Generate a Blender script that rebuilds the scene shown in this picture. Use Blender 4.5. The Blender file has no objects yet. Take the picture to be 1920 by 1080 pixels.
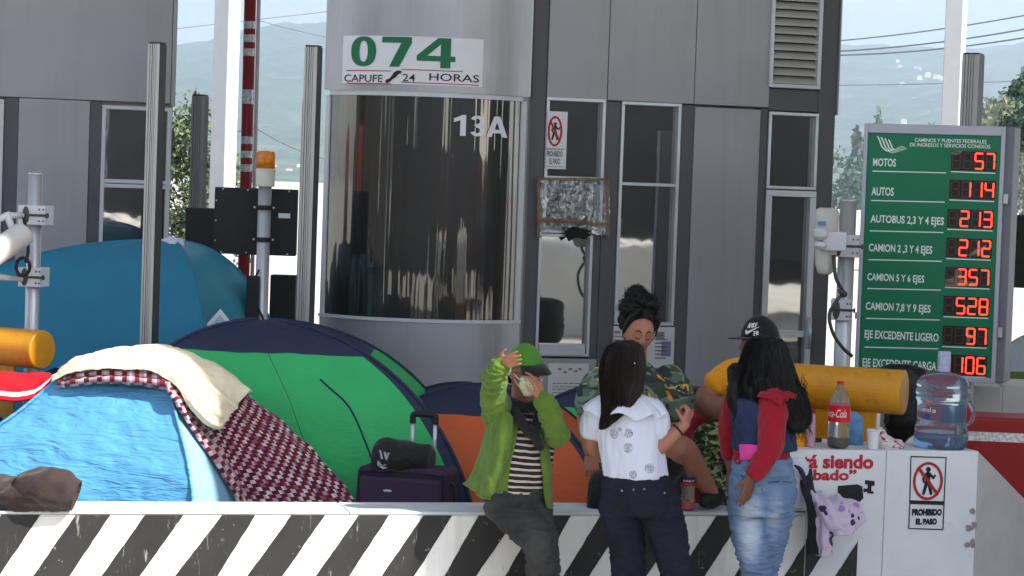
import bpy, bmesh, math, random
from mathutils import Vector, Matrix, noise
random.seed(7)
R = math.radians
SC = bpy.context.scene
COL = SC.collection

# ------------------------------------------------------------------ camera
FPX, CAMZ, ROLL = 4500.0, 2.325, R(2.0)
PITCH = math.atan(190.0 / FPX)
cam_d = bpy.data.cameras.new('camera')
cam_d.sensor_width = 36.0
cam_d.lens = 36.0 * FPX / 1920.0
cam_d.clip_end = 16000.0
cam_d.clip_start = 0.1
cam = bpy.data.objects.new('camera', cam_d)
COL.objects.link(cam)
FW = Vector((0, math.cos(PITCH), -math.sin(PITCH)))
_R0 = Vector((1, 0, 0))
_U0 = _R0.cross(FW)
RT = _R0 * math.cos(ROLL) + _U0 * math.sin(ROLL)
UP = _U0 * math.cos(ROLL) - _R0 * math.sin(ROLL)
cam.matrix_world = Matrix(((RT.x, UP.x, -FW.x, 0), (RT.y, UP.y, -FW.y, 0), (RT.z, UP.z, -FW.z, CAMZ), (0, 0, 0, 1)))
SC.camera = cam
CO = Vector((0, 0, CAMZ))

# ------------------------------------------------------------------ light
SUN_EL, SUN_V = R(42), Vector((0.82, -0.57, 0)).normalized()
to_sun = Vector((SUN_V.x * math.cos(SUN_EL), SUN_V.y * math.cos(SUN_EL), math.sin(SUN_EL)))
w = bpy.data.worlds.new('World')
SC.world = w
w.use_nodes = True
_nt = w.node_tree
_sky = _nt.nodes.new('ShaderNodeTexSky')
_sky.sky_type = 'NISHITA'
_sky.sun_disc = False
_sky.sun_elevation = SUN_EL
_sky.sun_rotation = math.atan2(SUN_V.x, SUN_V.y)
_sky.air_density = 1.0
_sky.dust_density = 1.0
_bg = _nt.nodes['Background']
_hs = _nt.nodes.new('ShaderNodeHueSaturation')
_hs.inputs['Saturation'].default_value = 0.5
_nt.links.new(_sky.outputs[0], _hs.inputs['Color'])
_nt.links.new(_hs.outputs[0], _bg.inputs[0])
_bg.inputs[1].default_value = 0.115
sun_d = bpy.data.lights.new('sun', 'SUN')
sun_d.energy = 4.0
sun_d.angle = R(0.5)
sun_d.color = (1.0, 0.94, 0.85)
sun = bpy.data.objects.new('sun', sun_d)
COL.objects.link(sun)
sun.rotation_euler = to_sun.to_track_quat('Z', 'Y').to_euler()
sun.location = (6, -6, 20)
SC.view_settings.view_transform = 'Standard'
SC.view_settings.look = 'None'
SC.view_settings.gamma = 1
SC.view_settings.exposure = 1.25
SC.render.engine = 'CYCLES'
SC.cycles.use_denoising = True
SC.cycles.max_bounces = 8
SC.cycles.transparent_max_bounces = 12
SC.cycles.volume_bounces = 1
SC.cycles.sample_clamp_indirect = 6

# ------------------------------------------------------------------ pixel <-> world
def ray(px, py):
    return FW * FPX + RT * (px - 960.0) + UP * (540.0 - py)
def P(px, py, d):
    r = ray(px, py)
    return CO + r * (d / r.y)
def PZ(px, py, z):
    r = ray(px, py)
    return CO + r * ((z - CAMZ) / r.z)
class Fr:
    """upright frame: x along the face, y away from the camera, z up"""
    def __init__(s, o, yaw):
        s.o = Vector(o); c, n = math.cos(yaw), math.sin(yaw)
        s.X, s.Y, s.Z = Vector((c, n, 0)), Vector((-n, c, 0)), Vector((0, 0, 1))
        s.yaw = yaw
    def p(s, x, y, z):
        return s.o + s.X * x + s.Y * y + s.Z * z
    def hit(s, px, py, y=0.0):
        r = ray(px, py)
        t = ((s.o + s.Y * y) - CO).dot(s.Y) / r.dot(s.Y)
        q = CO + r * t - s.o
        return q.dot(s.X), q.z
    def hx(s, px, py, y=0.0): return s.hit(px, py, y)[0]
    def hz(s, px, py, y=0.0): return s.hit(px, py, y)[1]
    def rect(s, x0, y0, x1, y1, y=0.0):
        """pixel rectangle (edges read at mid height/width) -> x0,x1,z0,z1"""
        ym, xm = (y0 + y1) / 2, (x0 + x1) / 2
        return s.hx(x0, ym, y), s.hx(x1, ym, y), s.hz(xm, y1, y), s.hz(xm, y0, y)

# ------------------------------------------------------------------ materials
def lin(c):
    c = c / 255.0
    return c / 12.92 if c <= 0.04045 else ((c + 0.055) / 1.055) ** 2.4
def C(r, g, b): return (lin(r), lin(g), lin(b), 1.0)
def scl(c, k): return (min(1, c[0] * k), min(1, c[1] * k), min(1, c[2] * k), 1.0)
MATS = {}
class NT:
    def __init__(s, m): s.t = m.node_tree; s.b = s.t.nodes['Principled BSDF']
    def n(s, k, **kw):
        q = s.t.nodes.new(k)
        for a, v in kw.items(): setattr(q, a, v)
        return q
    def l(s, a, b): s.t.links.new(a, b)
    def obj(s, sx=1, sy=1, sz=1, rot=(0, 0, 0), src='Object'):
        tc = s.n('ShaderNodeTexCoord'); mp = s.n('ShaderNodeMapping')
        mp.inputs['Scale'].default_value = (sx, sy, sz); mp.inputs['Rotation'].default_value = rot
        s.l(tc.outputs[src], mp.inputs[0]); return mp.outputs[0]
    def noise(s, vec, scale, detail=3, rough=0.55, dist=0):
        q = s.n('ShaderNodeTexNoise'); q.inputs['Scale'].default_value = scale
        q.inputs['Detail'].default_value = detail; q.inputs['Roughness'].default_value = rough
        q.inputs['Distortion'].default_value = dist
        if vec is not None: s.l(vec, q.inputs['Vector'])
        return q.outputs['Fac']
    def ramp(s, fac, stops, const=False):
        q = s.n('ShaderNodeValToRGB'); e = q.color_ramp.elements
        if const: q.color_ramp.interpolation = 'CONSTANT'
        while len(e) < len(stops): e.new(0.5)
        for i, (p, c) in enumerate(stops): e[i].position = p; e[i].color = c
        s.l(fac, q.inputs[0]); return q.outputs[0]
    def mix(s, fac, a, b, mode='MIX'):
        q = s.n('ShaderNodeMix', data_type='RGBA', blend_type=mode)
        for sock, v in ((q.inputs[0], fac), (q.inputs[6], a), (q.inputs[7], b)):
            if isinstance(v, (int, float)): sock.default_value = v
            elif isinstance(v, tuple): sock.default_value = v
            else: s.l(v, sock)
        return q.outputs[2]
    def math(s, op, a, b=0.0, c=0.0):
        q = s.n('ShaderNodeMath', operation=op)
        for i, v in enumerate((a, b, c)):
            if isinstance(v, (int, float)): q.inputs[i].default_value = v
            else: s.l(v, q.inputs[i])
        return q.outputs[0]
    def bump(s, h, strength=0.3, dist=0.01):
        q = s.n('ShaderNodeBump'); q.inputs['Strength'].default_value = strength
        q.inputs['Distance'].default_value = dist
        s.l(h, q.inputs['Height']); s.l(q.outputs[0], s.b.inputs['Normal'])
    def col(s, c): s.l(c, s.b.inputs['Base Color'])
def newmat(name, rough=0.6, metal=0.0, spec=0.5, color=None):
    m = bpy.data.materials.new(name); m.use_nodes = True
    t = NT(m); t.b.inputs['Roughness'].default_value = rough; t.b.inputs['Metallic'].default_value = metal
    t.b.inputs['Specular IOR Level'].default_value = spec
    if color: t.b.inputs['Base Color'].default_value = color
    MATS[name] = m
    return m, t
def mat(name, color, rough=0.6, metal=0.0, var=0.12, scale=6, bump=0.0, bscale=80, spec=0.3, bdist=0.004, aniso=(1, 1, 1)):
    if name in MATS: return MATS[name]
    m, t = newmat(name, rough, metal, spec)
    v = t.obj(*aniso)
    f = t.noise(v, scale, 5)
    t.col(t.ramp(f, [(0.3, scl(color, 1 - var)), (0.7, scl(color, 1 + var))]))
    if bump: t.bump(t.noise(v, bscale, 4), bump, bdist)
    return m

# ------------------------------------------------------------------ mesh builder
ORIG = {}
class MB:
    def __init__(s): s.v = []; s.f = []; s.m = []; s.uv = []
    def add(s, vs, fs, mi=0, uvs=None):
        k = len(s.v); s.v += [Vector(v) for v in vs]
        for i, f in enumerate(fs):
            s.f.append([k + j for j in f]); s.m.append(mi if isinstance(mi, int) else mi[i])
            s.uv.append([uvs[j] for j in f] if uvs else None)
        return k
    def box(s, fr, x0, x1, y0, y1, z0, z1, mi=0):
        q = [fr.p(x, y, z) for z in (z0, z1) for x, y in ((x0, y0), (x1, y0), (x1, y1), (x0, y1))]
        s.add(q, [(0, 3, 2, 1), (4, 5, 6, 7), (0, 1, 5, 4), (1, 2, 6, 5), (2, 3, 7, 6), (3, 0, 4, 7)], mi)
    def frame(s, fr, x0, x1, z0, z1, t, y0, y1, mi=0):
        """rectangular ring (window frame)"""
        s.box(fr, x0, x1, y0, y1, z1 - t, z1, mi); s.box(fr, x0, x1, y0, y1, z0, z0 + t, mi)
        s.box(fr, x0, x0 + t, y0, y1, z0 + t, z1 - t, mi); s.box(fr, x1 - t, x1, y0, y1, z0 + t, z1 - t, mi)
    def prism(s, fr, pts, y0, y1, mi=0):
        n = len(pts)
        q = [fr.p(x, y0, z) for x, z in pts] + [fr.p(x, y1, z) for x, z in pts]
        s.add(q, [tuple(range(n)), tuple(range(2 * n - 1, n - 1, -1))] + [(i, i + n, (i + 1) % n + n, (i + 1) % n) for i in range(n)], mi)
    def poly(s, pts, mi=0): s.add(pts, [tuple(range(len(pts)))], mi)
    def tube(s, pts, r, n=10, mi=0, caps=True):
        pts = [Vector(p) for p in pts]; k = len(pts)
        rs = r if isinstance(r, (list, tuple)) else [r] * k
        prev = None; vs = []
        for i, p in enumerate(pts):
            d = (pts[min(i + 1, k - 1)] - pts[max(i - 1, 0)]).normalized()
            if prev is None:
                a = d.cross(Vector((0, 0, 1)))
                if a.length < 0.05: a = d.cross(Vector((1, 0, 0)))
            else: a = prev - d * prev.dot(d)
            a.normalize(); prev = a; b = d.cross(a)
            vs += [p + (a * math.cos(2 * math.pi * j / n) + b * math.sin(2 * math.pi * j / n)) * rs[i] for j in range(n)]
        fs = [(i * n + j, i * n + (j + 1) % n, (i + 1) * n + (j + 1) % n, (i + 1) * n + j) for i in range(k - 1) for j in range(n)]
        if caps: fs += [tuple(range(n - 1, -1, -1)), tuple(range((k - 1) * n, k * n))]
        s.add(vs, fs, mi)
    def lathe(s, base, prof, n=32, mi=0, axis=Vector((0, 0, 1)), caps=True):
        axis = Vector(axis).normalized()
        a = axis.cross(Vector((0, 1, 0)))
        if a.length < 0.1: a = axis.cross(Vector((1, 0, 0)))
        a.normalize(); b = axis.cross(a); base = Vector(base); vs = []
        for r, h in prof:
            vs += [base + axis * h + (a * math.cos(2 * math.pi * j / n) + b * math.sin(2 * math.pi * j / n)) * r for j in range(n)]
        k = len(prof)
        fs = [(i * n + j, i * n + (j + 1) % n, (i + 1) * n + (j + 1) % n, (i + 1) * n + j) for i in range(k - 1) for j in range(n)]
        if caps: fs += [tuple(range(n - 1, -1, -1)), tuple(range((k - 1) * n, k * n))]
        s.add(vs, fs, mi)
    def ell(s, c, X, Y, Z, nu=20, nv=12, mi=0):
        """ellipsoid with axis vectors"""
        c = Vector(c); vs = [c + Z]
        for i in range(1, nv):
            t = math.pi * i / nv
            for j in range(nu):
                u = 2 * math.pi * j / nu
                vs.append(c + X * (math.sin(t) * math.cos(u)) + Y * (math.sin(t) * math.sin(u)) + Z * math.cos(t))
        vs.append(c - Z); L = len(vs) - 1
        fs = [(0, 1 + j, 1 + (j + 1) % nu) for j in range(nu)]
        for i in range(nv - 2):
            a = 1 + i * nu; b = a + nu
            fs += [(a + j, b + j, b + (j + 1) % nu, a + (j + 1) % nu) for j in range(nu)]
        a = 1 + (nv - 2) * nu
        fs += [(a + j, L, a + (j + 1) % nu) for j in range(nu)]
        s.add(vs, fs, mi)
    def grid(s, g, mi=0, wrap=False, mfun=None, flip=False):
        """g[i][j] of Vectors; uv = (j/nu, i/nv)"""
        nv, nu = len(g), len(g[0]); vs = [p for r in g for p in r]
        uvs = [(j / (nu - 1), i / (nv - 1)) for i in range(nv) for j in range(nu)]
        fs, ms = [], []
        for i in range(nv - 1):
            for j in range(nu if wrap else nu - 1):
                j2 = (j + 1) % nu
                q = (i * nu + j, i * nu + j2, (i + 1) * nu + j2, (i + 1) * nu + j)
                fs.append(q[::-1] if flip else q); ms.append(mfun(i / (nv - 1), j / (nu - 1)) if mfun else mi)
        s.add(vs, fs, ms, uvs)
    def build(s, name, mats, parent=None, loc=None, smooth=False, bevel=0.0, solid=0.0, sub=0, auto=None):
        root = parent
        while root is not None and root.parent is not None: root = root.parent
        o0 = ORIG[root.name] if root is not None else Vector(loc if loc is not None else (0, 0, 0))
        me = bpy.data.meshes.new(name)
        me.from_pydata([tuple(v - o0) for v in s.v], [], s.f)
        for m in (mats if isinstance(mats, (list, tuple)) else [mats]): me.materials.append(m)
        me.polygons.foreach_set('material_index', s.m)
        if any(u is not None for u in s.uv):
            ul = me.uv_layers.new(name='UVMap'); k = 0; buf = []
            for f, u in zip(s.f, s.uv):
                for q in range(len(f)): buf += list(u[q]) if u else [0.0, 0.0]
            ul.data.foreach_set('uv', buf)
        me.update(); me.validate()
        if smooth: me.polygons.foreach_set('use_smooth', [True] * len(me.polygons))
        o = bpy.data.objects.new(name, me); COL.objects.link(o)
        if parent is not None: o.parent = parent
        else: o.location = o0; ORIG[o.name] = o0
        if bevel:
            b = o.modifiers.new('bevel', 'BEVEL'); b.width = bevel; b.segments = 2; b.limit_method = 'ANGLE'; b.angle_limit = R(40)
            b.harden_normals = False
        if solid:
            b = o.modifiers.new('thickness', 'SOLIDIFY'); b.thickness = solid; b.offset = 0
        if sub:
            b = o.modifiers.new('subdivision', 'SUBSURF'); b.levels = sub; b.render_levels = sub
        return o
def tag(o, label=None, cat=None, group=None, kind=None):
    if label: o['label'] = label
    if cat: o['category'] = cat
    if group: o['group'] = group
    if kind: o['kind'] = kind
    return o
def thing(name, label, cat, loc, group=None):
    o = bpy.data.objects.new(name, None); COL.objects.link(o)
    o.location = Vector(loc); o.empty_display_size = 0.1
    ORIG[o.name] = Vector(loc)
    return tag(o, label, cat, group)
# ------------------------------------------------------------------ curves, sheets, text
def cr(a, b, c, d, t):
    return 0.5 * ((2 * b) + (c - a) * t + (2 * a - 5 * b + 4 * c - d) * t * t + (3 * b - a - 3 * c + d) * t ** 3)
def spline(pts, n):
    """n+1 samples over the whole polyline"""
    k = len(pts) - 1; out = []
    for i in range(n + 1):
        u = min(i / n * k, k - 1e-6); j = int(u); t = u - j
        a = pts[j - 1] if j > 0 else pts[0] * 2 - pts[1]
        d = pts[j + 2] if j + 2 <= k else pts[k] * 2 - pts[k - 1]
        out.append(cr(a, pts[j], pts[j + 1], d, t))
    return out
def sheet(rows, nu, nv, amp=0.0, scale=8.0, seed=0, aniso=(1, 1, 1), fine=0.0, pleat=None):
    """smooth surface through a net of points, creased with noise along its normals"""
    rr = [spline(r, nu) for r in rows]
    g = list(map(list, zip(*[spline([r[j] for r in rr], nv) for j in range(nu + 1)])))
    if amp or fine:
        out = []
        for i in range(nv + 1):
            row = []
            for j in range(nu + 1):
                a = g[min(i + 1, nv)][j] - g[max(i - 1, 0)][j]; b = g[i][min(j + 1, nu)] - g[i][max(j - 1, 0)]
                n = a.cross(b)
                if n.length > 1e-9: n.normalize()
                p = g[i][j]; q = Vector((p.x * aniso[0], p.y * aniso[1], p.z * aniso[2])) * scale + Vector((seed * 7.3, seed * 3.1, seed))
                h = amp * noise.noise(q) + amp * 0.45 * noise.noise(q * 2.3)
                if pleat:
                    w_ = noise.noise(Vector((i / nv * pleat[2], seed, 3.0))) * 0.5
                    h += pleat[0] * (1 - 2.4 * abs(noise.noise(Vector((j / nu * pleat[1] + w_, i / nv * pleat[2] * 0.6, seed * 1.3)))))
                if fine:
                    h += fine * (1 - abs(noise.noise(q * 3.1)) * 2)
                row.append(p + n * h)
            out.append(row)
        g = out
    return g
def text_mesh(s, bold=0.0, shear=0.0):
    cu = bpy.data.curves.new('lettering', 'FONT'); cu.body = s; cu.size = 1.0; cu.offset = bold; cu.shear = shear
    cu.resolution_u = 3
    o = bpy.data.objects.new('lettering', cu); COL.objects.link(o)
    bpy.context.view_layer.update()
    me = bpy.data.meshes.new_from_object(o.evaluated_get(bpy.context.evaluated_depsgraph_get()))
    vs = [(v.co.x, v.co.y) for v in me.vertices]; fs = [tuple(p.vertices) for p in me.polygons]
    bpy.data.objects.remove(o); bpy.data.curves.remove(cu); bpy.data.meshes.remove(me)
    return vs, fs
def text_fit(mb, s, fn, mi=0, bold=0.0, shear=0.0, mirror=False):
    """text whose bounding box is mapped by fn(u, v), u and v in 0..1"""
    vs, fs = text_mesh(s, bold, shear)
    x0, x1 = min(v[0] for v in vs), max(v[0] for v in vs); y0, y1 = min(v[1] for v in vs), max(v[1] for v in vs)
    q = [((1 - (x - x0) / (x1 - x0)) if mirror else (x - x0) / (x1 - x0), (y - y0) / (y1 - y0)) for x, y in vs]
    mb.add([fn(u, v) for u, v in q], fs, mi)
def rect_fn(fr, x0, x1, z0, z1, y):
    return lambda u, v: fr.p(x0 + (x1 - x0) * u, y, z0 + (z1 - z0) * v)
def pix_fn(fr, px0, py0, px1, py1, y):
    return rect_fn(fr, *fr.rect(px0, py0, px1, py1, y), y)
def ring2d(cx, cz, rx, rz, w, fr, y, mb, mi, n=40):
    a = [fr.p(cx + rx * math.cos(2 * math.pi * i / n), y, cz + rz * math.sin(2 * math.pi * i / n)) for i in range(n)]
    b = [fr.p(cx + (rx - w) * math.cos(2 * math.pi * i / n), y, cz + (rz - w) * math.sin(2 * math.pi * i / n)) for i in range(n)]
    mb.add(a + b, [(i, (i + 1) % n, n + (i + 1) % n, n + i) for i in range(n)], mi)
def capsule2d(fr, x0, z0, x1, z1, w0, w1, y, mb, mi, n=8):
    a, b = Vector((x0, z0)), Vector((x1, z1)); d = b - a; ang = math.atan2(d.y, d.x)
    pts = [(a.x + w0 * math.cos(ang + math.pi / 2 + math.pi * i / n), a.y + w0 * math.sin(ang + math.pi / 2 + math.pi * i / n)) for i in range(n + 1)]
    pts += [(b.x + w1 * math.cos(ang - math.pi / 2 + math.pi * i / n), b.y + w1 * math.sin(ang - math.pi / 2 + math.pi * i / n)) for i in range(n + 1)]
    mb.poly([fr.p(x, y, z) for x, z in pts], mi)
# ================================================================== materials of the setting
def panel_mat(name, c, rough, metal):
    m, t = newmat(name, rough, metal, 0.4); v = t.obj(); dz = t.obj(7, 7, 0.35)
    base = t.ramp(t.noise(v, 1.6, 5), [(0.3, scl(c, 0.93)), (0.7, scl(c, 1.05))])
    run = t.ramp(t.noise(dz, 1.5, 6, 0.65), [(0.5, (0, 0, 0, 1)), (0.85, (1, 1, 1, 1))]); spk = t.ramp(t.noise(v, 34, 7, 0.75), [(0.68, (0, 0, 0, 1)), (0.76, (1, 1, 1, 1))])
    t.col(t.mix(t.math('MULTIPLY', spk, 0.25), t.mix(t.math('MULTIPLY', run, 0.32), base, scl(C(132, 122, 108), 0.8)), C(110, 104, 98)))
    t.l(t.math('ADD', t.math('MULTIPLY', t.noise(v, 3, 4), 0.22), rough - 0.1), t.b.inputs['Roughness'])
    t.bump(t.math('ADD', t.noise(v, 2.2, 2), t.math('MULTIPLY', t.noise(v, 240, 2), 0.03)), 0.25, 0.012); return m
M_panel = panel_mat('panel grey', C(150, 150, 154), 0.45, 0.2)
M_panel_curved = panel_mat('panel grey brushed', C(162, 163, 168), 0.36, 0.5)
M_dark = mat('dark grey cladding', C(84, 84, 88), rough=0.5, metal=0.1, var=0.06, scale=4)
M_alu = mat('pale aluminium', C(188, 192, 198), rough=0.35, metal=0.5, var=0.06, scale=9)
M_alu_white = mat('white painted metal', C(196, 198, 203), rough=0.45, var=0.05, scale=6)
M_black = mat('black matt', C(28, 28, 30), rough=0.6, var=0.15, scale=12)
M_galv = mat('galvanised steel', C(178, 180, 184), rough=0.38, metal=0.6, var=0.12, scale=10, aniso=(1, 1, 0.25))
def tinted(name, dark, refl, rough=0.02, streak=0.0):
    m, t = newmat(name, 0.3)
    out = t.t.nodes['Material Output']
    g = t.n('ShaderNodeBsdfGlossy'); g.inputs['Roughness'].default_value = rough; g.inputs['Color'].default_value = (0.9, 0.9, 0.89, 1) if not streak else (0.8, 0.79, 0.76, 1)
    mx = t.n('ShaderNodeMixShader'); fr = t.n('ShaderNodeFresnel'); fr.inputs[0].default_value = 1.5
    t.l(t.math('MINIMUM', t.math('ADD', fr.outputs[0], refl), 0.95), mx.inputs[0])
    t.b.inputs['Base Color'].default_value = dark
    t.l(t.b.outputs[0], mx.inputs[1]); t.l(g.outputs[0], mx.inputs[2]); t.l(mx.outputs[0], out.inputs[0])
    v = t.obj(1, 1, 0.022 if streak else 1)
    bp = t.n('ShaderNodeBump'); bp.inputs['Strength'].default_value = 1.0
    bp.inputs['Distance'].default_value = streak if streak else 0.0006
    t.l(t.noise(v, 19 if streak else 3.0, 1 if streak else 1, 0.5, 0.15 if streak else 0), bp.inputs['Height'])
    t.l(bp.outputs[0], g.inputs['Normal'])
    return m
M_glass = tinted('tinted window glass', (0.008, 0.0075, 0.007, 1), 0.36)
M_glass_curved = tinted('tinted curved glass', (0.004, 0.004, 0.004, 1), 0.09, streak=0.0065)
M_green_ink = mat('green ink', C(22, 104, 68), rough=0.5, var=0.06)
M_ink = mat('black ink', C(38, 36, 40), rough=0.6, var=0.1)
M_red_ink = mat('red ink', C(176, 30, 42), rough=0.6, var=0.1)
M_white_vinyl = mat('white vinyl', C(214, 216, 220), rough=0.45, var=0.03)
m, t = newmat('white road paint', 0.75)
v = t.obj(); base = t.ramp(t.noise(v, 3.0, 6), [(0.3, C(222, 222, 222)), (0.62, C(236, 236, 234)), (0.8, C(206, 204, 200))])
spots = t.ramp(t.noise(v, 26, 6, 0.7), [(0.66, (0, 0, 0, 1)), (0.74, (1, 1, 1, 1))])
drip = t.ramp(t.noise(t.obj(6, 6, 0.5), 1.6, 5, 0.65), [(0.52, (0, 0, 0, 1)), (0.8, (0.55, 0.55, 0.55, 1))])
base = t.mix(drip, base, C(176, 172, 166))
t.col(t.mix(t.math('MULTIPLY', spots, 0.55), base, C(150, 148, 144))); t.bump(t.noise(v, 60, 5), 0.25, 0.004)
M_road_white = m
m, t = newmat('black road paint', 0.7)
v = t.obj(); chips = t.ramp(t.noise(v, 17, 8, 0.75), [(0.63, (0, 0, 0, 1)), (0.68, (1, 1, 1, 1))])
scr = t.ramp(t.noise(t.obj(5, 5, 0.8, (0, 0.5, 0)), 7, 6, 0.7), [(0.62, (0, 0, 0, 1)), (0.72, (1, 1, 1, 1))])
tone = t.ramp(t.noise(v, 4, 5), [(0.3, C(24, 24, 25)), (0.7, C(40, 39, 39))])
fadex = t.n('ShaderNodeSeparateXYZ'); t.l(v, fadex.inputs[0])
t.col(t.mix(t.math('MULTIPLY', t.math('MAXIMUM', chips, t.math('MULTIPLY', scr, 0.7)), 0.75), tone, C(196, 194, 190)))
t.bump(t.noise(v, 70, 4), 0.25, 0.003)
M_road_black = m
M_conc = mat('bare concrete', C(168, 170, 174), rough=0.8, var=0.14, scale=5, bump=0.3, bscale=50)
M_nose = mat('block shaded face', C(178, 176, 180), rough=0.8, var=0.08, scale=6, bump=0.3, bscale=45)  # greyer than the block paint: shade of the turned face put into the colour
m, t = newmat('block white paint', 0.72)
v = t.obj(); base = t.ramp(t.noise(v, 2.2, 6), [(0.3, C(205, 210, 216)), (0.7, C(224, 227, 231))])
st = t.ramp(t.noise(v, 9, 7, 0.7), [(0.62, (0, 0, 0, 1)), (0.75, (1, 1, 1, 1))])
t.col(t.mix(t.math('MULTIPLY', st, 0.35), base, C(168, 168, 168))); t.bump(t.noise(v, 45, 5), 0.3, 0.004)
M_block = m

# ================================================================== ground, island, hills
mb = MB(); mb.grid([[Vector((x, y, 0)) for x in (-9000, -60, -10, 0, 10, 60, 9000)] for y in (-3000, -60, 0, 20, 60, 9000)])
tag(mb.build('ground', mat('ground concrete', C(186, 182, 172), rough=0.85, var=0.14, scale=0.6, bump=0.3, bscale=30)), kind='structure')
mb = MB(); f0 = Fr((0, 0, 0), 0)
mb.box(f0, -14, 14, -9.5, 11.0, 0.004, 0.008)
tag(mb.build('road', mat('road concrete', C(178, 174, 166), rough=0.88, var=0.15, scale=1.2, bump=0.35, bscale=45)), kind='structure')

ZT = 0.696
A0, B0 = PZ(0, 958, ZT), PZ(1500, 961, ZT)
BYAW = math.atan2(B0.y - A0.y, B0.x - A0.x)
BR = Fr((A0.x, A0.y, 0), BYAW)
mb = MB(); mb.box(BR, -6, 9, 0.37, 7.5, 0.0, 0.15)
tag(mb.build('pavement', mat('island concrete', C(160, 158, 152), rough=0.85, var=0.15, scale=2, bump=0.3, bscale=40), bevel=0.02), kind='structure')

# hills
OUT = [(-900, 200), (0, 182), (200, 160), (333, 132), (370, 124), (400, 110), (440, 101), (480, 97), (520, 82), (560, 68), (600, 60), (660, 55), (900, 50), (1200, 75), (1500, 98), (1575, 100), (1640, 102), (1700, 98), (1760, 90), (1800, 93), (1860, 91), (1920, 85), (2300, 70), (2900, 60)]
def outz(px):
    for (a, za), (b, zb) in zip(OUT, OUT[1:]):
        if a <= px <= b: return za + (zb - za) * (px - a) / (b - a)
    return OUT[0][1] if px < OUT[0][0] else OUT[-1][1]
HY, HB = 7000.0, 1800.0
g = []
for i in range(71):
    t_ = i / 60.0; y = HB + (HY - HB) * t_; row = []
    for j in range(221):
        px = -900 + 3800 * j / 220.0
        top = P(px, outz(px), HY); x = top.x
        s_ = min(t_, 1.0); k = s_ * s_ * (3 - 2 * s_) if t_ <= 1 else 1 - (t_ - 1) * 1.5
        z = -3 + (top.z + 3) * (0.35 * s_ + 0.65 * k if t_ <= 1 else k)
        nn = noise.noise(Vector((x * 0.0036, y * 0.0018, 2))) * 31 + noise.noise(Vector((x * 0.0164, y * 0.009, 5))) * 15 + noise.noise(Vector((x * 0.055, y * 0.018, 9))) * 8
        z += nn * (0.35 if t_ > 0.95 else min(1, t_ * 3)) * (1 if t_ > 0.03 else 0)
        row.append(Vector((x, y, z)))
    g.append(row)
mb = MB(); mb.grid(g)
m, t = newmat('wooded hillside', 0.95, spec=0.1); v = t.obj()
t.col(t.ramp(t.noise(v, 0.011, 8, 0.7), [(0.3, C(30, 44, 26)), (0.5, C(54, 70, 42)), (0.62, C(78, 88, 56)), (0.72, C(128, 118, 88))]))
t.bump(t.noise(v, 0.027, 6), 1.0, 20.0)
tag(mb.build('hills', m, smooth=True), kind='structure')
def hill_z(px, y):
    top = P(px, outz(px), HY); s_ = (y - HB) / (HY - HB); k = s_ * s_ * (3 - 2 * s_)
    return -3 + (top.z + 3) * (0.35 * s_ + 0.65 * k)
M_hw = [mat('house wall pale', C(236, 226, 214), rough=0.8), mat('house wall pink', C(226, 196, 178), rough=0.8)]
M_hr = mat('house roof clay', C(186, 120, 96), rough=0.85)
hspec = [(1681, 116, 7), (1684, 128, 9), (1702, 136, 9), (1716, 132, 12), (1722, 148, 8), (1737, 143, 10), (1752, 146, 11), (1764, 149, 8), (1688, 162, 10), (1712, 187, 7), (1690, 230, 9), (515, 316, 9), (545, 322, 10), (564, 314, 8), (578, 330, 9), (595, 322, 11)]
for i, (px, py, wd) in enumerate(hspec):
    best = None
    for k in range(60):     # where this line of sight meets the slope
        y = HB + 20 + k * 85; q = P(px, py, y)
        if best is None or abs(q.z - hill_z(px, y)) < best[0]: best = (abs(q.z - hill_z(px, y)), q)
    q = best[1]; s_ = q.y / FPX
    wm, hm = wd * s_ * 1.1, wd * s_ * 0.5
    fr = Fr((q.x, q.y - 18, q.z), random.uniform(-0.4, 0.4))
    h = thing('hillside_house', 'small pale house with clay roof on the hazy wooded hillside', 'house', fr.o, 'houses scattered on the hillside')
    mb = MB(); mb.box(fr, -wm / 2, wm / 2, 0, wm * 0.8, -hm * 0.6, hm); mb.build('wall', M_hw[i % 2], h)
    mb = MB(); mb.prism(fr, [(-wm * 0.56, hm), (wm * 0.56, hm), (0, hm * 1.5)], -0.4, wm * 0.8 + 0.4); mb.build('roof', M_hr if i % 3 == 0 else M_hw[0], h)

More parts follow.
